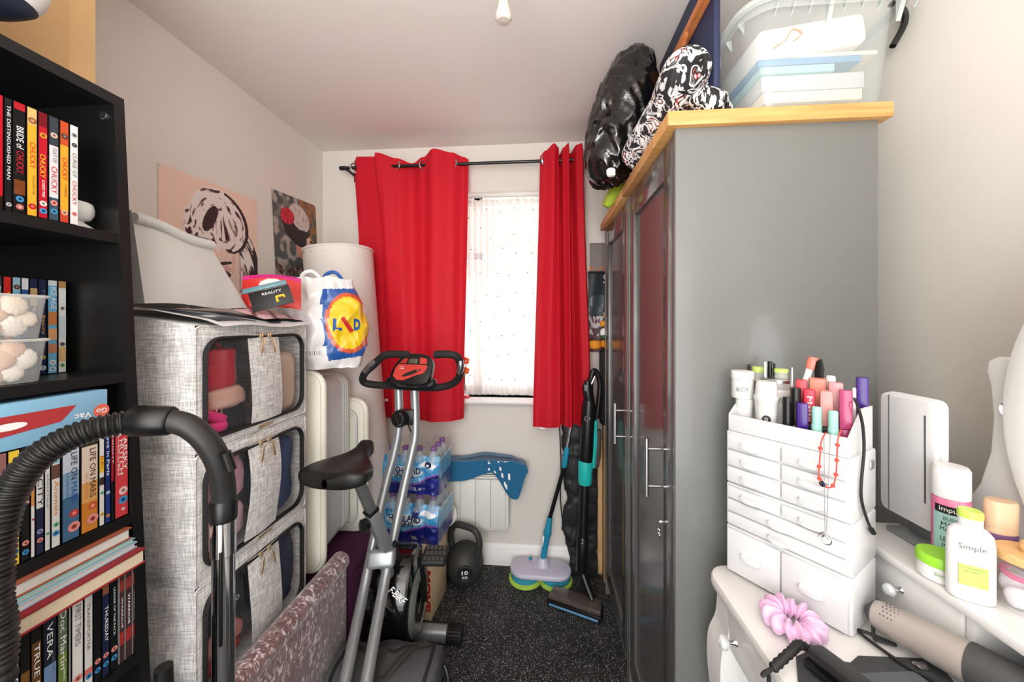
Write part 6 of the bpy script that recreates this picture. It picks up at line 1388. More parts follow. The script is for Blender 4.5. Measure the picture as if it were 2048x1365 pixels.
# ---------------------------------------------------------------- three tier drawer organiser
OA, OU, OV = Vector((.386, .806, DZ + .0005)), Vector((.595, -.804, 0)), Vector((.804, .595, 0))
OM = frame(OA, OU, OV)            # local x along the front, y to the back, z up
OW, OD = .204, .120
og = thing('drawer_organiser', 'white plastic three tier makeup drawer organiser on the dressing table', 'organiser', tuple(OM @ Vector((OW / 2, OD / 2, 0))))
M('organiser_white', (226, 227, 228), .28, var=.015, alpha=.97, coat=.15)
tiers = [(.0, .0965, [[2]]), (.097, .185, [[1], [1], [2]]), (.1855, .294, [[2], [2], [2]])]
def handle(mb, x, z):
    mb.add([(x + a, b, z + c) for a, b, c in ((-.018, 0, .005), (.018, 0, .005), (.018, 0, .001), (-.018, 0, .001), (-.017, -.010, .003), (-.008, -.013, .003), (.008, -.013, .003), (.017, -.010, .003), (-.017, -.010, -.003), (-.008, -.013, -.005), (.008, -.013, -.005), (.017, -.010, -.003))],
           [[0, 1, 7, 6, 5, 4], [4, 5, 9, 8], [5, 6, 10, 9], [6, 7, 11, 10], [3, 8, 9, 10, 11, 2], [0, 4, 8, 3], [1, 2, 11, 7]]); return mb
for z0, z1, rows in tiers:
    part('tier_case', MB(OM).b2((0, .004, z0), (OW, OD, z1), .004), 'organiser_white', og)
    hh_ = (z1 - z0 - .006) / len(rows)
    for r_, row in enumerate(rows):
        n_ = row[0]; za = z0 + .003 + r_ * hh_
        for i in range(n_):
            xa = .004 + i * (OW - .008) / n_; xb = .004 + (i + 1) * (OW - .008) / n_
            dwr = part('drawer', MB(OM).b2((xa + .0015, -.003, za + .0018), (xb - .001, .010, za + hh_ - .0018), .002), 'organiser_white', og)
            part('handle', handle(MB(OM), 0, 0) if False else handle(MB(OM @ Matrix.Translation(((xa + xb) / 2, -.002, za + hh_ * (.5 if hh_ > .05 else .42)))), 0, 0), 'organiser_white', dwr)
TZ = .2945
part('tray_floor', MB(OM).b2((.004, .006, TZ), (OW - .004, OD - .004, TZ + .004)), 'organiser_white', og)
part('tray_front', MB(OM).b2((.004, .004, TZ + .0005), (OW - .004, .009, TZ + .034), .002), 'organiser_white', og)
for x in (.004, OW - .008):
    part('tray_side', MB(OM).prism([(.006, TZ + .0005), (OD - .004, TZ + .0005), (OD - .004, TZ + .075), (OD * .55, TZ + .075), (.006, TZ + .034)], 'X', x, x + .004), 'organiser_white', og)
part('side_clasp', MB(OM).b2((OW, .080, .262), (OW + .003, .100, .277), .001), 'steel', og)
ot = Matrix(OM)
def OP(px, py, v):
    """point on the organiser plane at depth v behind its front, along the view line of a pixel"""
    a = at(px, py, d=1.0) - Vector((0, 0, EYE)); nrm = OV; p0 = OM @ Vector((0, v, 0)); t = (p0 - Vector((0, 0, EYE))).dot(nrm) / a.dot(nrm)
    return Vector((0, 0, EYE)) + a * t
TF = DZ + TZ + .0052
def span(x0, x1, yt, yb, v):
    a, b = OP(x0, (yt + yb) / 2, v), OP(x1, (yt + yb) / 2, v); c = OP((x0 + x1) / 2, yt, v); return (a + b) / 2, (b - a).length * .93, c.z
def item(name, label, cat, x0, x1, yt, v, build, group=None, zb=None, yb=820):
    c, w, zt_ = span(x0, x1, yt, yb, v); z0 = TF if zb is None else zb
    th = thing(name, label, cat, (c.x, c.y, z0), group); build(th, Vector((c.x, c.y, z0)), w, zt_ - z0); return th
RZo = math.atan2(OU.y, OU.x)
M('jar_white', (232, 231, 229), .3, var=.02)
def jar(th, c, w, h):
    r_ = w / 2; part('jar', MB().lathe([(r_ * .86, 0), (r_ * .95, .003), (r_ * .95, h * .70), (r_ * .8, h * .74)], c, 28), 'jar_white', th)
    part('lid', MB().lathe([(r_, h * .72), (r_, h * .96), (r_ * .94, h), (0, h)], c, 28), 'jar_white', th)
lowz = {}
def jar_low(th, c, w, h): jar(th, c, w, h); lowz['z'] = c.z + h
item('cream_jar', 'lower plain white cream jar at the left end of the organiser tray', 'jar', 1472, 1506, 797, .042, jar_low)
def jar_t(th, c, w, h):
    jar(th, c, w, h); vd_ = (Vector((0, 0, EYE)) - c); vd_.z = 0; vd_.normalize(); m_ = frame(c + vd_ * (w * .478) + Vector((0, 0, h * .35)), Vector((0, 0, 1)).cross(vd_), (0, 0, 1)); text('BODY', m_, w * .5, h * .16, 'ink_grey', th)
item('cream_jar', 'white lidded jar with grey lettering stacked on another jar', 'jar', 1463, 1508, 742, .042, jar_t, zb=lowz['z'] + .0004)
def cup(th, c, w, h):
    r_ = w / 2; part('cup', MB().lathe([(r_ * .72, 0), (r_ * .9, h * .62), (r_ * .97, h * .64), (r_ * .97, h * .72)], c, 28), 'jar_white', th)
    part('lid', MB().lathe([(r_ * .84, h * .72), (r_ * .80, h * .92), (r_ * .72, h), (0, h)], c, 28), 'jar_white', th)
    vd_ = (Vector((0, 0, EYE)) - c); vd_.z = 0; vd_.normalize(); m_ = frame(c + vd_ * (r_ * .86) + Vector((0, 0, h * .3)), Vector((0, 0, 1)).cross(vd_), (0, 0, 1))
    bd = part('round_badge', MB(m_).lathe([(.0075, 0), (.0075, .001), (0, .001)], (0, 0, 0), 20), 'ink_black', th); text('D', m_ @ Matrix.Translation((0, 0, .0014)), .005, .006, 'ink_white', bd)
item('lidded_cup', 'white tapered cup with a round black badge in the organiser tray', 'cup', 1507, 1560, 763, .033, cup)
def bigjar(th, c, w, h):
    r_ = w / 2; part('jar', MB().lathe([(r_ * .95, 0), (r_, .004), (r_, h * .93)], c, 30), 'frosted_plastic', th); part('wrap_label', MB().lathe([(r_ * 1.005, h * .1), (r_ * 1.005, h * .8)], c, 30), 'jar_white', th)
    part('lid', MB().lathe([(r_ * 1.03, h * .93), (r_ * 1.03, h * .985), (r_ * .98, h), (0, h)], c, 30), 'steel', th); lowz['b'] = c.z + h
    vd_ = (Vector((0, 0, EYE)) - c); vd_.z = 0; vd_.normalize(); vd_ = Matrix.Rotation(.45, 3, 'Z') @ vd_; m_ = frame(c + vd_ * (r_ * 1.01) + Vector((0, 0, h * .6)), Vector((0, 0, 1)).cross(vd_), (0, 0, 1)); text('Nude', m_, r_ * .8, h * .13, 'ink_green', th, shear=.3)
item('storage_jar', 'wide translucent jar with a grey lid and green script in the tray', 'jar', 1526, 1588, 757, .090, bigjar)
M('lid_lime', (196, 222, 120), .4)
def pot(th, c, w, h):
    r_ = w / 2; part('pot', MB().lathe([(r_ * .92, 0), (r_ * .94, h * .66)], c, 22), 'frosted_plastic', th); part('lid', MB().lathe([(r_, h * .62), (r_, h * .92), (r_ * .93, h), (0, h)], c, 22), 'lid_lime', th)
item('small_pot', 'lime lidded pot at the back left of the organiser tray', 'pot', 1504, 1528, 734, .100, pot, zb=lowz['b'] - .012)
item('small_pot', 'lime lidded pot standing on the wide grey lidded jar', 'pot', 1548, 1577, 738, .092, pot, zb=lowz['b'] + .0005)
def stick(mat, capm=None):
    def f(th, c, w, h):
        part('barrel', MB().lathe([(w * .45, 0), (w * .5, .003), (w * .5, h * .55), (w * .42, h * .57)], c, 12), mat, th); part('cap', MB().lathe([(w * .46, h * .57), (w * .46, h * .97), (w * .38, h), (0, h)], c, 12), capm or mat, th)
    return f
gS = 'makeup sticks on the grey lidded jar'
item('makeup_stick', 'chunky black makeup stick between the two lime lidded pots', 'makeup', 1535, 1545, 723, .090, stick('black_plastic'), gS, lowz['b'] + .0005)
item('makeup_stick', 'slim white makeup stick left of the chunky black one', 'makeup', 1528, 1533, 724, .076, stick('white_plastic'), gS, lowz['b'] + .0005)
item('makeup_stick', 'thin black pencil at the far left behind the white jar', 'makeup', 1495, 1501, 729, .106, stick('black_plastic'), gS, lowz['b'] - .012)
item('makeup_stick', 'short black pencil right of the chunky black stick', 'makeup', 1546, 1551, 727, .110, stick('black_plastic'), gS, lowz['b'] + .0005)
item('makeup_stick', 'clear tinted lip tube at the right of the lime lidded pots', 'makeup', 1580, 1587, 735, .050, stick('frosted_plastic', 'steel'), gS, None)
def polish(th, c, w, h):
    r_ = w / 2; part('bottle', MB().lathe([(r_ * .95, 0), (r_, .003), (r_, h * .22), (r_ * .7, h * .26)], c, 18), 'jar_glass', th); part('cap', MB().lathe([(r_ * .95, h * .27), (r_ * .98, h * .97), (r_ * .9, h), (0, h)], c, 18), 'black_plastic', th)
item('nail_polish', 'front black capped nail polish bottle in the organiser tray', 'nail polish', 1564, 1586, 795, .024, polish); item('nail_polish', 'rear black capped nail polish bottle beside the red box', 'nail polish', 1580, 1603, 776, .040, polish)
def cubo(mat, capm=None, txt=None, tm=None):
    def f(th, c, w, h):
        w2 = w * .82; o_ = Matrix.Translation(c) @ Matrix.Rotation(RZo + .35, 4, 'Z')
        part('base', MB(o_).b2((-w2 / 2, -w2 / 2, 0), (w2 / 2, w2 / 2, h * .34), .0015), capm or mat, th); cp_ = part('cap', MB(o_).b2((-w2 / 2, -w2 / 2, h * .345), (w2 / 2, w2 / 2, h), .002), mat, th)
        if txt: text(txt, o_ @ frame((0, -w2 / 2 - .0005, h * .62), (0, 0, -1), (1, 0, 0)), h * .5, w2 * .5, tm or 'ink_white', cp_)
    return f
M('pk_red', (206, 62, 74), .35); M('pk_coral', (226, 130, 112), .4); M('pk_crimson', (206, 40, 70), .35); M('pk_rose', (216, 150, 146), .4); M('pk_clear', (222, 160, 164), .2, alpha=.85); M('pk_magenta', (180, 70, 116), .15, var=.3, scale=80, alpha=.92); M('purple', (62, 28, 122), .25, var=.1); M('mint', (160, 214, 200), .4)
gL = 'lipstick boxes in the organiser tray'
item('lipstick', 'red square lipstick behind the black nail polish', 'lipstick', 1589, 1617, 760, .072, cubo('pk_red', 'black_plastic'), gL)
item('lipstick', 'coral square lipstick at the centre back of the tray', 'lipstick', 1615, 1656, 757, .085, cubo('pk_coral', 'black_plastic'), gL)
item('lipstick', 'crimson square lipstick with white lettering in the tray', 'lipstick', 1605, 1633, 779, .054, cubo('pk_crimson', 'black_plastic', 'Matte', 'ink_white'), gL)
item('lipstick', 'dusty rose square lipstick in front of the coral one', 'lipstick', 1637, 1669, 782, .046, cubo('pk_rose', 'black_plastic'), gL)
item('lipstick', 'pale pink clear lipstick under the white cap', 'lipstick', 1653, 1690, 765, .080, cubo('pk_clear', 'pk_rose'), gL)
item('lipstick', 'tall magenta glitter lipstick box at the right end of the tray', 'lipstick', 1675, 1708, 780, .042, cubo('pk_magenta', 'pk_magenta'), gL)
item('bottle', 'small bottle with a white cap behind the pale pink lipstick', 'bottle', 1650, 1673, 752, .108, stick('pk_clear', 'white_plastic'))
item('lipstick', 'purple bullet case in front of the black nail polish', 'lipstick', 1591, 1619, 806, .023, cubo('purple', 'purple'), gL)
item('lipstick', 'tall purple case standing alone at the right rear of the tray', 'lipstick', 1709, 1740, 755, .108, cubo('purple', 'purple'), gL)
item('balm_stick', 'upright mint green balm stick at the tray front', 'balm', 1622, 1645, 814, .022, stick('mint', 'mint')); 
item('balm_stick', 'rightmost mint green balm stick above the beaded bracelet', 'balm', 1655, 1678, 822, .022, stick('mint', 'mint'))
item('white_tube', 'short white tube beside the rear purple case', 'makeup', 1704, 1713, 776, .088, stick('white_plastic'))
cm_ = OP(1618, 745, .10)
cbm = frame(cm_, Vector(OU) * .8 + Vector((0, 0, -.35)), Vector((.25, -.2, .9)))
cs2 = thing('contour_brush', 'coral and white makeup brush leaning at the back of the tray', 'brush', tuple(cm_ - Vector((0, 0, .04))))
part('handle', MB().tube([cm_ + Vector((-.012, .005, -.05)), cm_ + Vector((.002, 0, .01))], .006, 10), 'white_plastic', cs2); part('head', MB().tube([cm_ + Vector((.002, 0, .005)), cm_ + Vector((.006, 0, .018)), cm_ + Vector((.008, -.001, .030))], [.007, .010, .008], 12), 'pk_coral', cs2)
bm2 = OP(1638, 742, .10); bs2 = thing('black_brush', 'flat black brush leaning behind the coral one', 'brush', tuple(bm2 - Vector((0, 0, .04))))
part('blade', MB(frame(bm2, Vector(OU), Vector((0, 0, 1)) + Vector(OU) * .55)).prism([(-.006, -.05), (.006, -.05), (.008, .005), (.004, .024), (-.004, .018), (-.007, .0)], 'Z', -.002, .002, bev=.0008), 'black_plastic', bs2); part('ferrule', MB(frame(bm2, Vector(OU), Vector((0, 0, 1)) + Vector(OU) * .55)).b2((-.0065, -.052, -.003), (.0065, -.045, .003), .001), 'steel', bs2)
# beaded bracelet, necklace, cable
FV = -.020
bl = spl([OP(1652, 866, -.004), OP(1643, 882, FV), OP(1640, 915, FV), OP(1638, 950, FV), OP(1643, 968, FV), OP(1654, 976, FV), OP(1666, 972, FV), OP(1672, 950, FV), OP(1674, 915, FV), OP(1676, 880, FV), OP(1682, 860, -.004)], 6)
brc = thing('bracelet', 'red beaded cord bracelet with an eye bead hanging on the organiser', 'bracelet', tuple(OP(1655, 976, FV)))
M('coral_red', (226, 74, 60), .45)
part('cord', MB().tube(bl, .0011, 6), 'coral_red', brc)
for i in (9, 15, 20, 24, 36, 42, 47, 52): part('bead', MB().lathe([(0, -.0035), (.0028, -.002), (.0032, 0), (.0028, .002), (0, .0035)], bl[i], 10), 'coral_red', brc)
eb_ = part('eye_bead', MB(frame(OP(1646, 968, FV - .003), OU, (0, 0, 1))).lathe([(.0055, -.003), (.006, 0), (.005, .002), (0, .003)], (0, 0, 0), 16), 'chrome', brc); part('pupil', MB(frame(OP(1646, 968, FV - .0064), OU, (0, 0, 1))).lathe([(.0025, 0), (0, .0006)], (0, 0, 0), 12), 'ink_navy', eb_)
nk = thing('necklace', 'fine silver chain with a round charm hanging down the organiser front', 'necklace', tuple(OP(1651, 1085, FV)))
for x0, x1 in ((1648, 1650), (1660, 1653)): part('chain', MB().tube([OP(x0, 868, -.003), OP(x0, 885, FV + .003), OP(x1, 1062, FV + .003)], .0006, 5), 'steel', nk)
cc_ = OP(1651, 1078, FV)
part('charm_ring', MB().tube([cc_ + OU * (.0085 * math.cos(a)) + Vector((0, 0, .0095 * math.sin(a))) for a in [i * math.pi / 10 for i in range(20)]], .0009, 6, True), 'steel', nk); part('charm', MB().tube([cc_ + OU * (.004 * math.cos(a)) + Vector((0, 0, .005 * math.sin(a))) for a in [i * math.pi / 6 for i in range(9)]], .0014, 6), 'steel', nk)
def SD(px, py, u):
    a = at(px, py, d=1.0) - Vector((0, 0, EYE)); p0 = OM @ Vector((u, 0, 0)); t = (p0 - Vector((0, 0, EYE))).dot(OU) / a.dot(OU); return Vector((0, 0, EYE)) + a * t
cbl = thing('charging_cable', 'black charging cable with a small plug hanging down the organiser side', 'cable', tuple(SD(1748, 1072, OW + .006)))
cp2 = spl([SD(1709, 798, OW - .02), SD(1716, 815, OW + .004), SD(1725, 850, OW + .005), SD(1728, 900, OW + .005), SD(1723, 960, OW + .005), SD(1723, 1000, OW + .005), SD(1734, 1040, OW + .006), SD(1742, 1058, OW + .006)], 6)
part('lead', MB().tube(cp2, .0022, 8), 'black_rubber', cbl); dq = (cp2[-1] - cp2[-3]).normalized()
part('plug', MB().tube([cp2[-1], cp2[-1] + dq * .002, cp2[-1] + dq * .016], [.003, .0042, .0042], 8), 'black_plastic', cbl); part('contact', MB().tube([cp2[-1] + dq * .016, cp2[-1] + dq * .021], .0025, 8), 'gold', cbl)
# ---------------------------------------------------------------- on the raised shelf
fp_ = thing('folding_mirror', 'white folding tabletop mirror standing shut behind the drawer organiser', 'mirror', (.706, .76, SZ))
pz0, pz1 = .962, 1.202
part('panel', MB().prism(rrect(.705, pz0, .815, pz1, .014, 4), 'X', .706, .717, bev=.003), 'white_plastic', fp_)
part('panel', MB().prism(rrect(.707, pz0 + .002, .813, pz1 - .002, .014, 4), 'X', .695, .7055, bev=.003), 'white_plastic', fp_)
part('slot', MB().b2((.6942, .722, pz0 + .05), (.6952, .725, pz1 - .03)), 'ink_grey', fp_); part('fold_line', MB().b2((.6942, .792, pz0 + .005), (.6952, .794, pz1 - .005)), 'ink_grey', fp_)
part('stand', MB().b2((.685, .72, SZ + .0005), (.73, .79, SZ + .010), .003).b2((.718, .735, SZ + .005), (.724, .78, pz0 + .05), .002), 'silver_paint', fp_)
def cylface(c, r_, z, ang=0.): 
    vd_ = (Vector((0, 0, EYE)) - Vector(c)); vd_.z = 0; vd_.normalize(); vd_ = Matrix.Rotation(ang, 3, 'Z') @ vd_; return frame(Vector(c) + vd_ * (r_ + .0006) + Vector((0, 0, z)), Vector((0, 0, 1)).cross(vd_), (0, 0, 1))
def wrap(mtx, c, r_):
    """bend a flat frame's print round a cylinder: a BVH of that cylinder"""
    m_ = MB().lathe([(r_ + .0006, 0), (r_ + .0006, .3)], c, 48); return bagtree(m_)
spc = (.684, .671, SZ + .0005); sr = .0222
spy = thing('body_spray', 'pink and mint body spray can with a frosted cap on the raised shelf', 'body spray', spc)
M('can_pink', (224, 120, 156), .25, var=.25, scale=50); M('can_mint', (166, 208, 204), .3); M('can_plum', (150, 44, 92), .25)
part('can', MB().lathe([(sr - .002, 0), (sr, .003), (sr, .118), (sr - .003, .122)], spc, 32), 'can_pink', spy)
part('base_band', MB().lathe([(sr + .0003, .004), (sr + .0003, .026)], spc, 32), 'can_plum', spy)
lbm = MB(); f0 = cylface(spc, 0, 0, .12); a0 = math.atan2(f0.to_3x3().col[2].y, f0.to_3x3().col[2].x)
lbm.grid(lambda u, v: (spc[0] + (sr + .0005) * math.cos(a0 - 1.1 + 1.75 * u), spc[1] + (sr + .0005) * math.sin(a0 - 1.1 + 1.75 * u), spc[2] + lerp(.030, .098, v)), 16, 2); part('label', lbm, 'can_mint', spy)
part('cap', MB().lathe([(sr - .002, .120), (sr, .122), (sr, .168), (sr - .003, .173), (0, .174)], spc, 32), M('cap_frost', (236, 234, 232), .4, var=0, alpha=.93), spy)
tw_ = wrap(None, spc, sr)
nbm = MB(); nbm.grid(lambda u, v: (spc[0] + (sr + .0009) * math.cos(a0 - .95 + 1.5 * u), spc[1] + (sr + .0009) * math.sin(a0 - .95 + 1.5 * u), spc[2] + lerp(.097, .110, v)), 12, 1); part('name_band', nbm, 'ink_black', spy)
for tx, z, w_, h_, mm in (('impulse', .1035, .030, .010, 'ink_white'), ('BURNT', .089, .022, .006, 'ink_grey'), ('MARSH', .080, .026, .0065, 'ink_black'), ('MALLOW', .0715, .028, .0065, 'ink_black'), ('+', .064, .004, .004, 'ink_black'), ('LEATHER', .055, .028, .0075, 'ink_black'), ('JACKET', .045, .026, .0075, 'ink_black')): text(tx, cylface(spc, sr + .01, z, .12), w_, h_, mm, spy, drape=tw_)
gjp = at(1868, 1160, Z=SZ)
gj = (.641, .645, SZ + .0005); gjt = thing('face_cream_pot', 'white face cream pot with a bright green lid on the raised shelf', 'pot', gj)
part('pot', MB().lathe([(.0225, 0), (.0255, .003), (.0255, .025)], gj, 32), 'jar_white', gjt); part('lid', MB().lathe([(.027, .025), (.027, .038), (.0255, .040), (0, .040)], gj, 32), M('lid_green', (150, 214, 50), .35), gjt)
text('Simple', cylface(gj, .034, .015, .2), .022, .007, 'ink_green', gjt, drape=wrap(None, gj, .0255))
sbt = thing('lotion_bottle', 'white flat lotion bottle with lime cap and label on the raised shelf', 'lotion', (.638, .600, SZ))
sbd = (Vector((0, 0, 0)) - Vector((.638, .600, 0))).normalized(); sbd = Matrix.Rotation(.28, 3, 'Z') @ sbd; SB = frame((.638, .600, SZ + .0005), Vector((0, 0, 1)).cross(sbd), (0, 0, 1)); SB = SB @ Matrix.Scale(.90, 4)
def bot(u, v):
    a = u * 2 * math.pi; prof = [(0, .82), (.02, .97), (.06, 1.), (.75, 1.), (.90, .93), (.97, .70), (1., .45)]
    for (a0_, r0), (a1_, r1) in zip(prof, prof[1:]):
        if v <= a1_ + 1e-9: r_ = lerp(r0, r1, (v - a0_) / (a1_ - a0_)); break
    return (.027 * r_ * math.copysign(abs(math.cos(a)) ** .8, math.cos(a)), .122 * v, .0155 * r_ * math.copysign(abs(math.sin(a)) ** .8, math.sin(a)))
part('bottle', MB(SB).grid(bot, 40, 40, wrapu=True).add([bot(k_ / 40, 0) for k_ in range(40)], [list(range(40))]), 'jar_white', sbt)
part('neck', MB(SB @ Matrix.Rotation(R(-90), 4, 'X')).lathe([(.013, .120), (.014, .122), (.014, .136)], (0, 0, 0), 24), 'jar_white', sbt)
part('cap', MB(SB @ Matrix.Rotation(R(-90), 4, 'X')).lathe([(.0145, .136), (.0145, .146), (.013, .148), (0, .148)], (0, 0, 0), 24), M('cap_lime', (200, 226, 96), .35), sbt)
part('label', MB(SB).grid(lambda u, v: (lerp(-.017, .015, u), lerp(.028, .062, v) + .003 * (u - .5) * 0, .0160 - .003 * (abs(u - .5) * 2) ** 2 * .3), 8, 2), M('label_lime', (190, 212, 110), .4), sbt)
text('Simple', SB @ Matrix.Translation((-.002, .090, .0163)), .030, .012, 'ink_grey', sbt); text('KIND TO SKIN CLEANSING LOTION', SB @ Matrix.Translation((-.001, .057, .0166)), .028, .0022, 'ink_green', sbt); text('with vitamins', SB @ Matrix.Translation((-.003, .052, .0166)), .020, .0018, 'ink_grey', sbt)
tbc = (.718, .634, SZ + .0005); tbo = thing('foundation_bottle', 'tan bottle with a purple label behind the pink spray can', 'bottle', tbc)
part('bottle', MB().lathe([(.018, 0), (.020, .003), (.020, .09), (.019, .094)], tbc, 24, sy=.7), M('tan', (214, 180, 146), .4), tbo); part('cap', MB().lathe([(.020, .094), (.0205, .13), (.018, .134), (0, .135)], tbc, 24, sy=.7), 'tan', tbo); part('label', MB().lathe([(.0203, .055), (.0203, .085)], tbc, 24, sy=.7), M('lab_purple', (120, 84, 128), .4), tbo)
jc = (.700, .584, SZ + .0005); cj = thing('bamboo_lid_jar', 'clear jar of cotton pads and bits with a bamboo lid at the right edge', 'jar', jc)
part('jar', MB().lathe([(.030, 0), (.033, .003), (.033, .066), (.031, .069)], jc, 36), 'jar_glass', cj); lid_ = part('lid', MB().lathe([(.0345, .069), (.035, .078), (.033, .081), (0, .082)], jc, 36), 'bamboo', cj); part('lid_knob', MB().lathe([(.008, .081), (.0105, .086), (.011, .091), (.008, .096), (0, .097)], jc, 20), 'bamboo', lid_)
for i in range(5):
    a = i * 1.26 + 3.2; solo('cotton_pad', blob((jc[0] + .0175 * math.cos(a), jc[1] + .0175 * math.sin(a), SZ + .017 + .003 * i), (.021, .021, .028), .8, .003, 60, i), M('cotton', (240, 232, 238), .9, var=.05), 'pale cotton ball in the bamboo lidded jar', 'cotton', 'cotton balls in the bamboo lidded jar')
solo('hair_tie', MB().tube([(jc[0] + .024 * math.cos(a), jc[1] + .024 * math.sin(a), SZ + .051 + .004 * math.cos(a)) for a in [i * math.pi / 10 for i in range(20)]], .004, 8, True), 'bag_magenta', 'magenta hair tie lying on the cotton balls in the jar', 'hair tie')
solo('comb_part', blob((jc[0] + .002, jc[1] + .002, SZ + .0615), (.042, .04, .010), .6), M('maroon', (96, 30, 44), .4), 'dark maroon comb under the bamboo lid in the jar', 'comb')
# ---------------------------------------------------------------- under the shelf and on the table top
slab('storage_box', 'blue box pushed into the pigeon hole under the raised shelf', .690, .722, .32, .58, DZ + .001, DZ + .062, M('box_navy', (18, 60, 140), .3, var=.12, scale=20), 'box')
slab('paper_pad', 'white paper pad on the blue box in the pigeon hole', .660, .722, .32, .58, DZ + .063, DZ + .088, 'pages_white', 'paper')
h0 = at(1752, 1228, Z=DZ + .034); h1 = at(1945, 1330, Z=DZ + .040); hdir = (h1 - h0).normalized(); h2 = h1 + hdir * .17; h2.z = DZ + .030
hbx = thing('hot_air_styler', 'grey hot air styling brush with a dark handle on the dressing table', 'hair styler', (h1.x, h1.y, DZ))
M('styler_taupe', (176, 166, 160), .4, .2); M('styler_dark', (66, 66, 66), .55)
rr0 = .026
part('barrel', MB().tube([h0 - hdir * .004, h0, h0 + hdir * .008, lerp(h0, h1, .35), h1], [.010, .021, .0235, .0255, .0285], 28), 'styler_taupe', hbx)
part('end_cap', MB().tube([h0 - hdir * .012, h0 - hdir * .006, h0 + hdir * .001], [.008, .016, .0215], 20), 'styler_dark', hbx)
part('handle', MB().tube([h1 - hdir * .001, h1 + hdir * .03, h2], [.0292, .0285, .021], 28), 'styler_dark', hbx)
sdx = hdir.cross(Vector((0, 0, 1))).normalized(); upv = sdx.cross(hdir).normalized()
hl = MB(); n9 = 0
for i in range(9):
    for j in range(9):
        a = R(-10 + j * 15); rad_ = lerp(.0242, .0252, i / 8); p = h0 + hdir * (.014 + .0048 * i + (.0024 if j % 2 else 0)); nrm = upv * math.sin(a) - sdx * math.cos(a) if False else upv * math.sin(a + .6) + (-sdx) * math.cos(a + .6)
        hl.lathe([(.0011, .0), (.0011, .0006), (0, .0006)], p + nrm * (rad_ - .0002), 6, rot=nrm.to_track_quat('Z', 'Y').to_matrix())
ho = part('vent_holes', hl, 'styler_dark', hbx); ho['kind'] = 'stuff'
cq = lambda px, py, z=.0075: at(px, py, Z=DZ + z)
part('cable', MB().tube(spl([h0 - hdir * .012, cq(1748, 1205, .045), cq(1746, 1228, .03), cq(1748, 1275), cq(1760, 1282), cq(1790, 1290), cq(1722, 1262), cq(1730, 1275), cq(1800, 1325), cq(1850, 1352), cq(1900, 1385)], 8), .0026, 8), 'black_rubber', hbx)
part('cable_tie', MB().box(cq(1842, 1335, .006), (.018, .012, .010), .003), 'chrome', hbx)
s0_ = at(1618, 1300, Z=DZ + .026); s1_ = at(1740, 1400, Z=DZ + .026); sdv = (s1_ - s0_).normalized(); s2_ = s0_ + sdv * .24
fi = thing('hair_straightener', 'black hair straightener with a ribbed cable guard on the dressing table front', 'hair straightener', (s0_.x, s0_.y, DZ))
FI = frame(s0_, sdv, Vector((0, 0, 1)).cross(sdv))
part('arm', MB(FI).b2((0, -.016, -.0195), (.26, .014, -.006), .006), 'black_plastic', fi); part('arm', MB(FI @ Matrix.Rotation(R(-3), 4, 'Y')).b2((.006, -.016, -.002), (.26, .014, .014), .007), M('matt_black', (36, 36, 37), .5), fi); part('rear_arm_edge', MB(FI).b2((.03, .020, -.020), (.26, .026, .004), .003), 'black_plastic', fi)
gp = spl([s0_ + sdv * .004, at(1600, 1290, Z=DZ + .028), at(1580, 1306, Z=DZ + .026), at(1545, 1338, Z=DZ + .012)], 8)
part('cable_guard', MB().tube(gp, [.0055 + .0014 * (i % 2) for i in range(len(gp))], 12), 'black_rubber', fi, 60)
part('cable', MB().tube(spl([gp[-1], at(1525, 1352, Z=DZ + .004), Vector((.338, .575, DZ - .01)), Vector((.332, .565, DZ - .12)), Vector((.35, .55, DZ - .4)), Vector((.36, .5, .004))], 6), .0030, 8), 'black_rubber', fi)
mt_ = thing('heat_mat', 'charcoal heat resistant pouch under the hair tools', 'pouch', (.47, .50, DZ))
MTf = MB().prism([tuple(at(x, y, Z=DZ)[:2]) for x, y in ((1592, 1318), (1612, 1308), (1640, 1318), (1700, 1330), (1716, 1316), (1870, 1322), (1950, 1420), (1900, 1560), (1700, 1560), (1600, 1420))], 'Z', DZ + .0006, DZ + .0036, bev=.001)
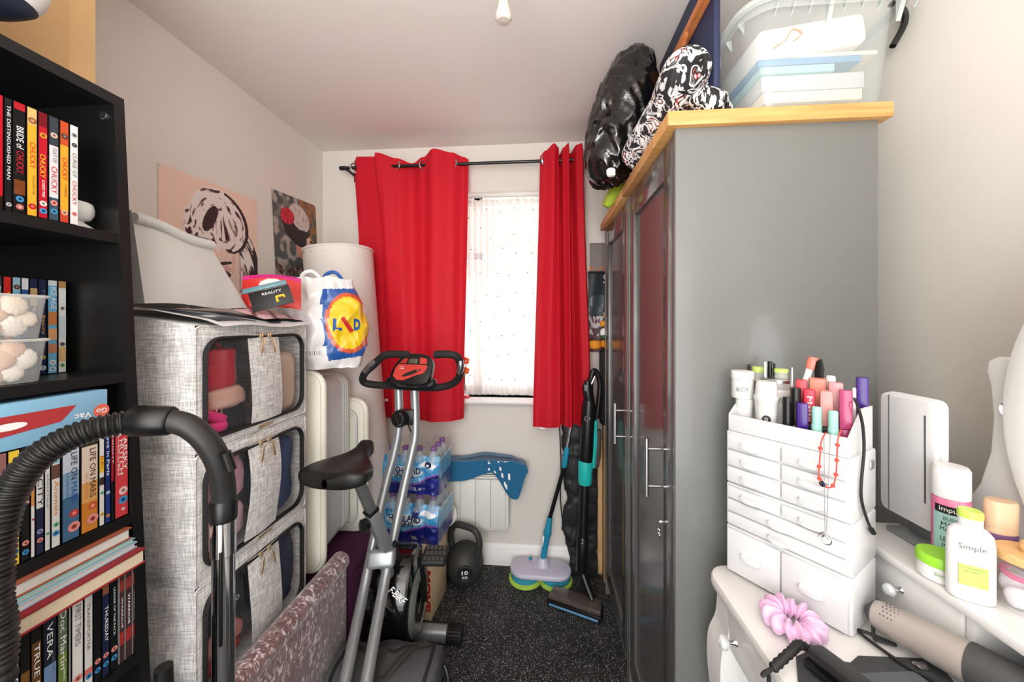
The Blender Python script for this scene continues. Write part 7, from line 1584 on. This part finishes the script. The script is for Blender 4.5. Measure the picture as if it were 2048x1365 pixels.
part('pouch', MTf, M('felt_dark', (62, 64, 66), .85, var=.3, scale=60), mt_); part('pocket', MB().prism([tuple(at(x, y, Z=DZ + .004)[:2]) for x, y in ((1690, 1350), (1830, 1345), (1930, 1430), (1880, 1550), (1720, 1550))], 'Z', DZ + .0036, DZ + .0055), M('felt_mid', (84, 92, 94), .8, var=.1), mt_)
sc2 = at(1585, 1236, Z=DZ + .02)
sru = thing('scrunchie', 'shiny pale pink satin scrunchie on the dressing table', 'scrunchie', (sc2.x, sc2.y, DZ))
def scf(u, v):
    a = u * 2 * math.pi; b = v * 2 * math.pi; rb = .0125 * (1 + .38 * math.sin(a * 13 + math.sin(b) * 1.5)); 
    p = Vector(((.027 + rb * math.cos(b)) * math.cos(a), (.027 + rb * math.cos(b)) * math.sin(a), rb * math.sin(b))); p += noise.noise_vector(p * 60) * .004
    q = sc2 + Vector((p.x * 1.05, p.y * 1.15, p.z)); q.z = max(q.z - .004, DZ + .0008); return q
part('satin', MB().grid(scf, 110, 16, wrapu=True), M('satin_pink', (236, 190, 226), .3, var=.12, scale=40, sheen=.4), sru, 180)
hc0 = at(1832, 1240, Z=DZ + .02) + Vector((-.045, -.006, 0)); hcp = thing('sectioning_clip', 'black and silver hair clip behind the styling brush', 'clip', (hc0.x + .03, hc0.y + .01, DZ))
part('prong', MB().tube([(hc0.x + .045, hc0.y + .0, DZ + .004), (hc0.x + .012, hc0.y + .012, DZ + .02), (hc0.x, hc0.y + .016, DZ + .034)], [.003, .004, .002], 8), 'black_plastic', hcp); part('spring', MB().tube([(hc0.x + .03, hc0.y + .005, DZ + .008), (hc0.x + .006, hc0.y + .014, DZ + .018)], .0022, 8), 'steel', hcp)
lc0 = at(1920, 1262, Z=DZ + .02); rnd = thing('hand_mirror', 'round black hand mirror lying behind the styling brush', 'mirror', (.648, .545, DZ))
part('frame', MB().lathe([(.030, .001), (.034, .004), (.034, .010), (.028, .012)], (.648, .545, DZ), 30), 'black_plastic', rnd); part('glass', MB().lathe([(.028, .0115), (0, .0118)], (.648, .545, DZ), 30), 'mirror', rnd)
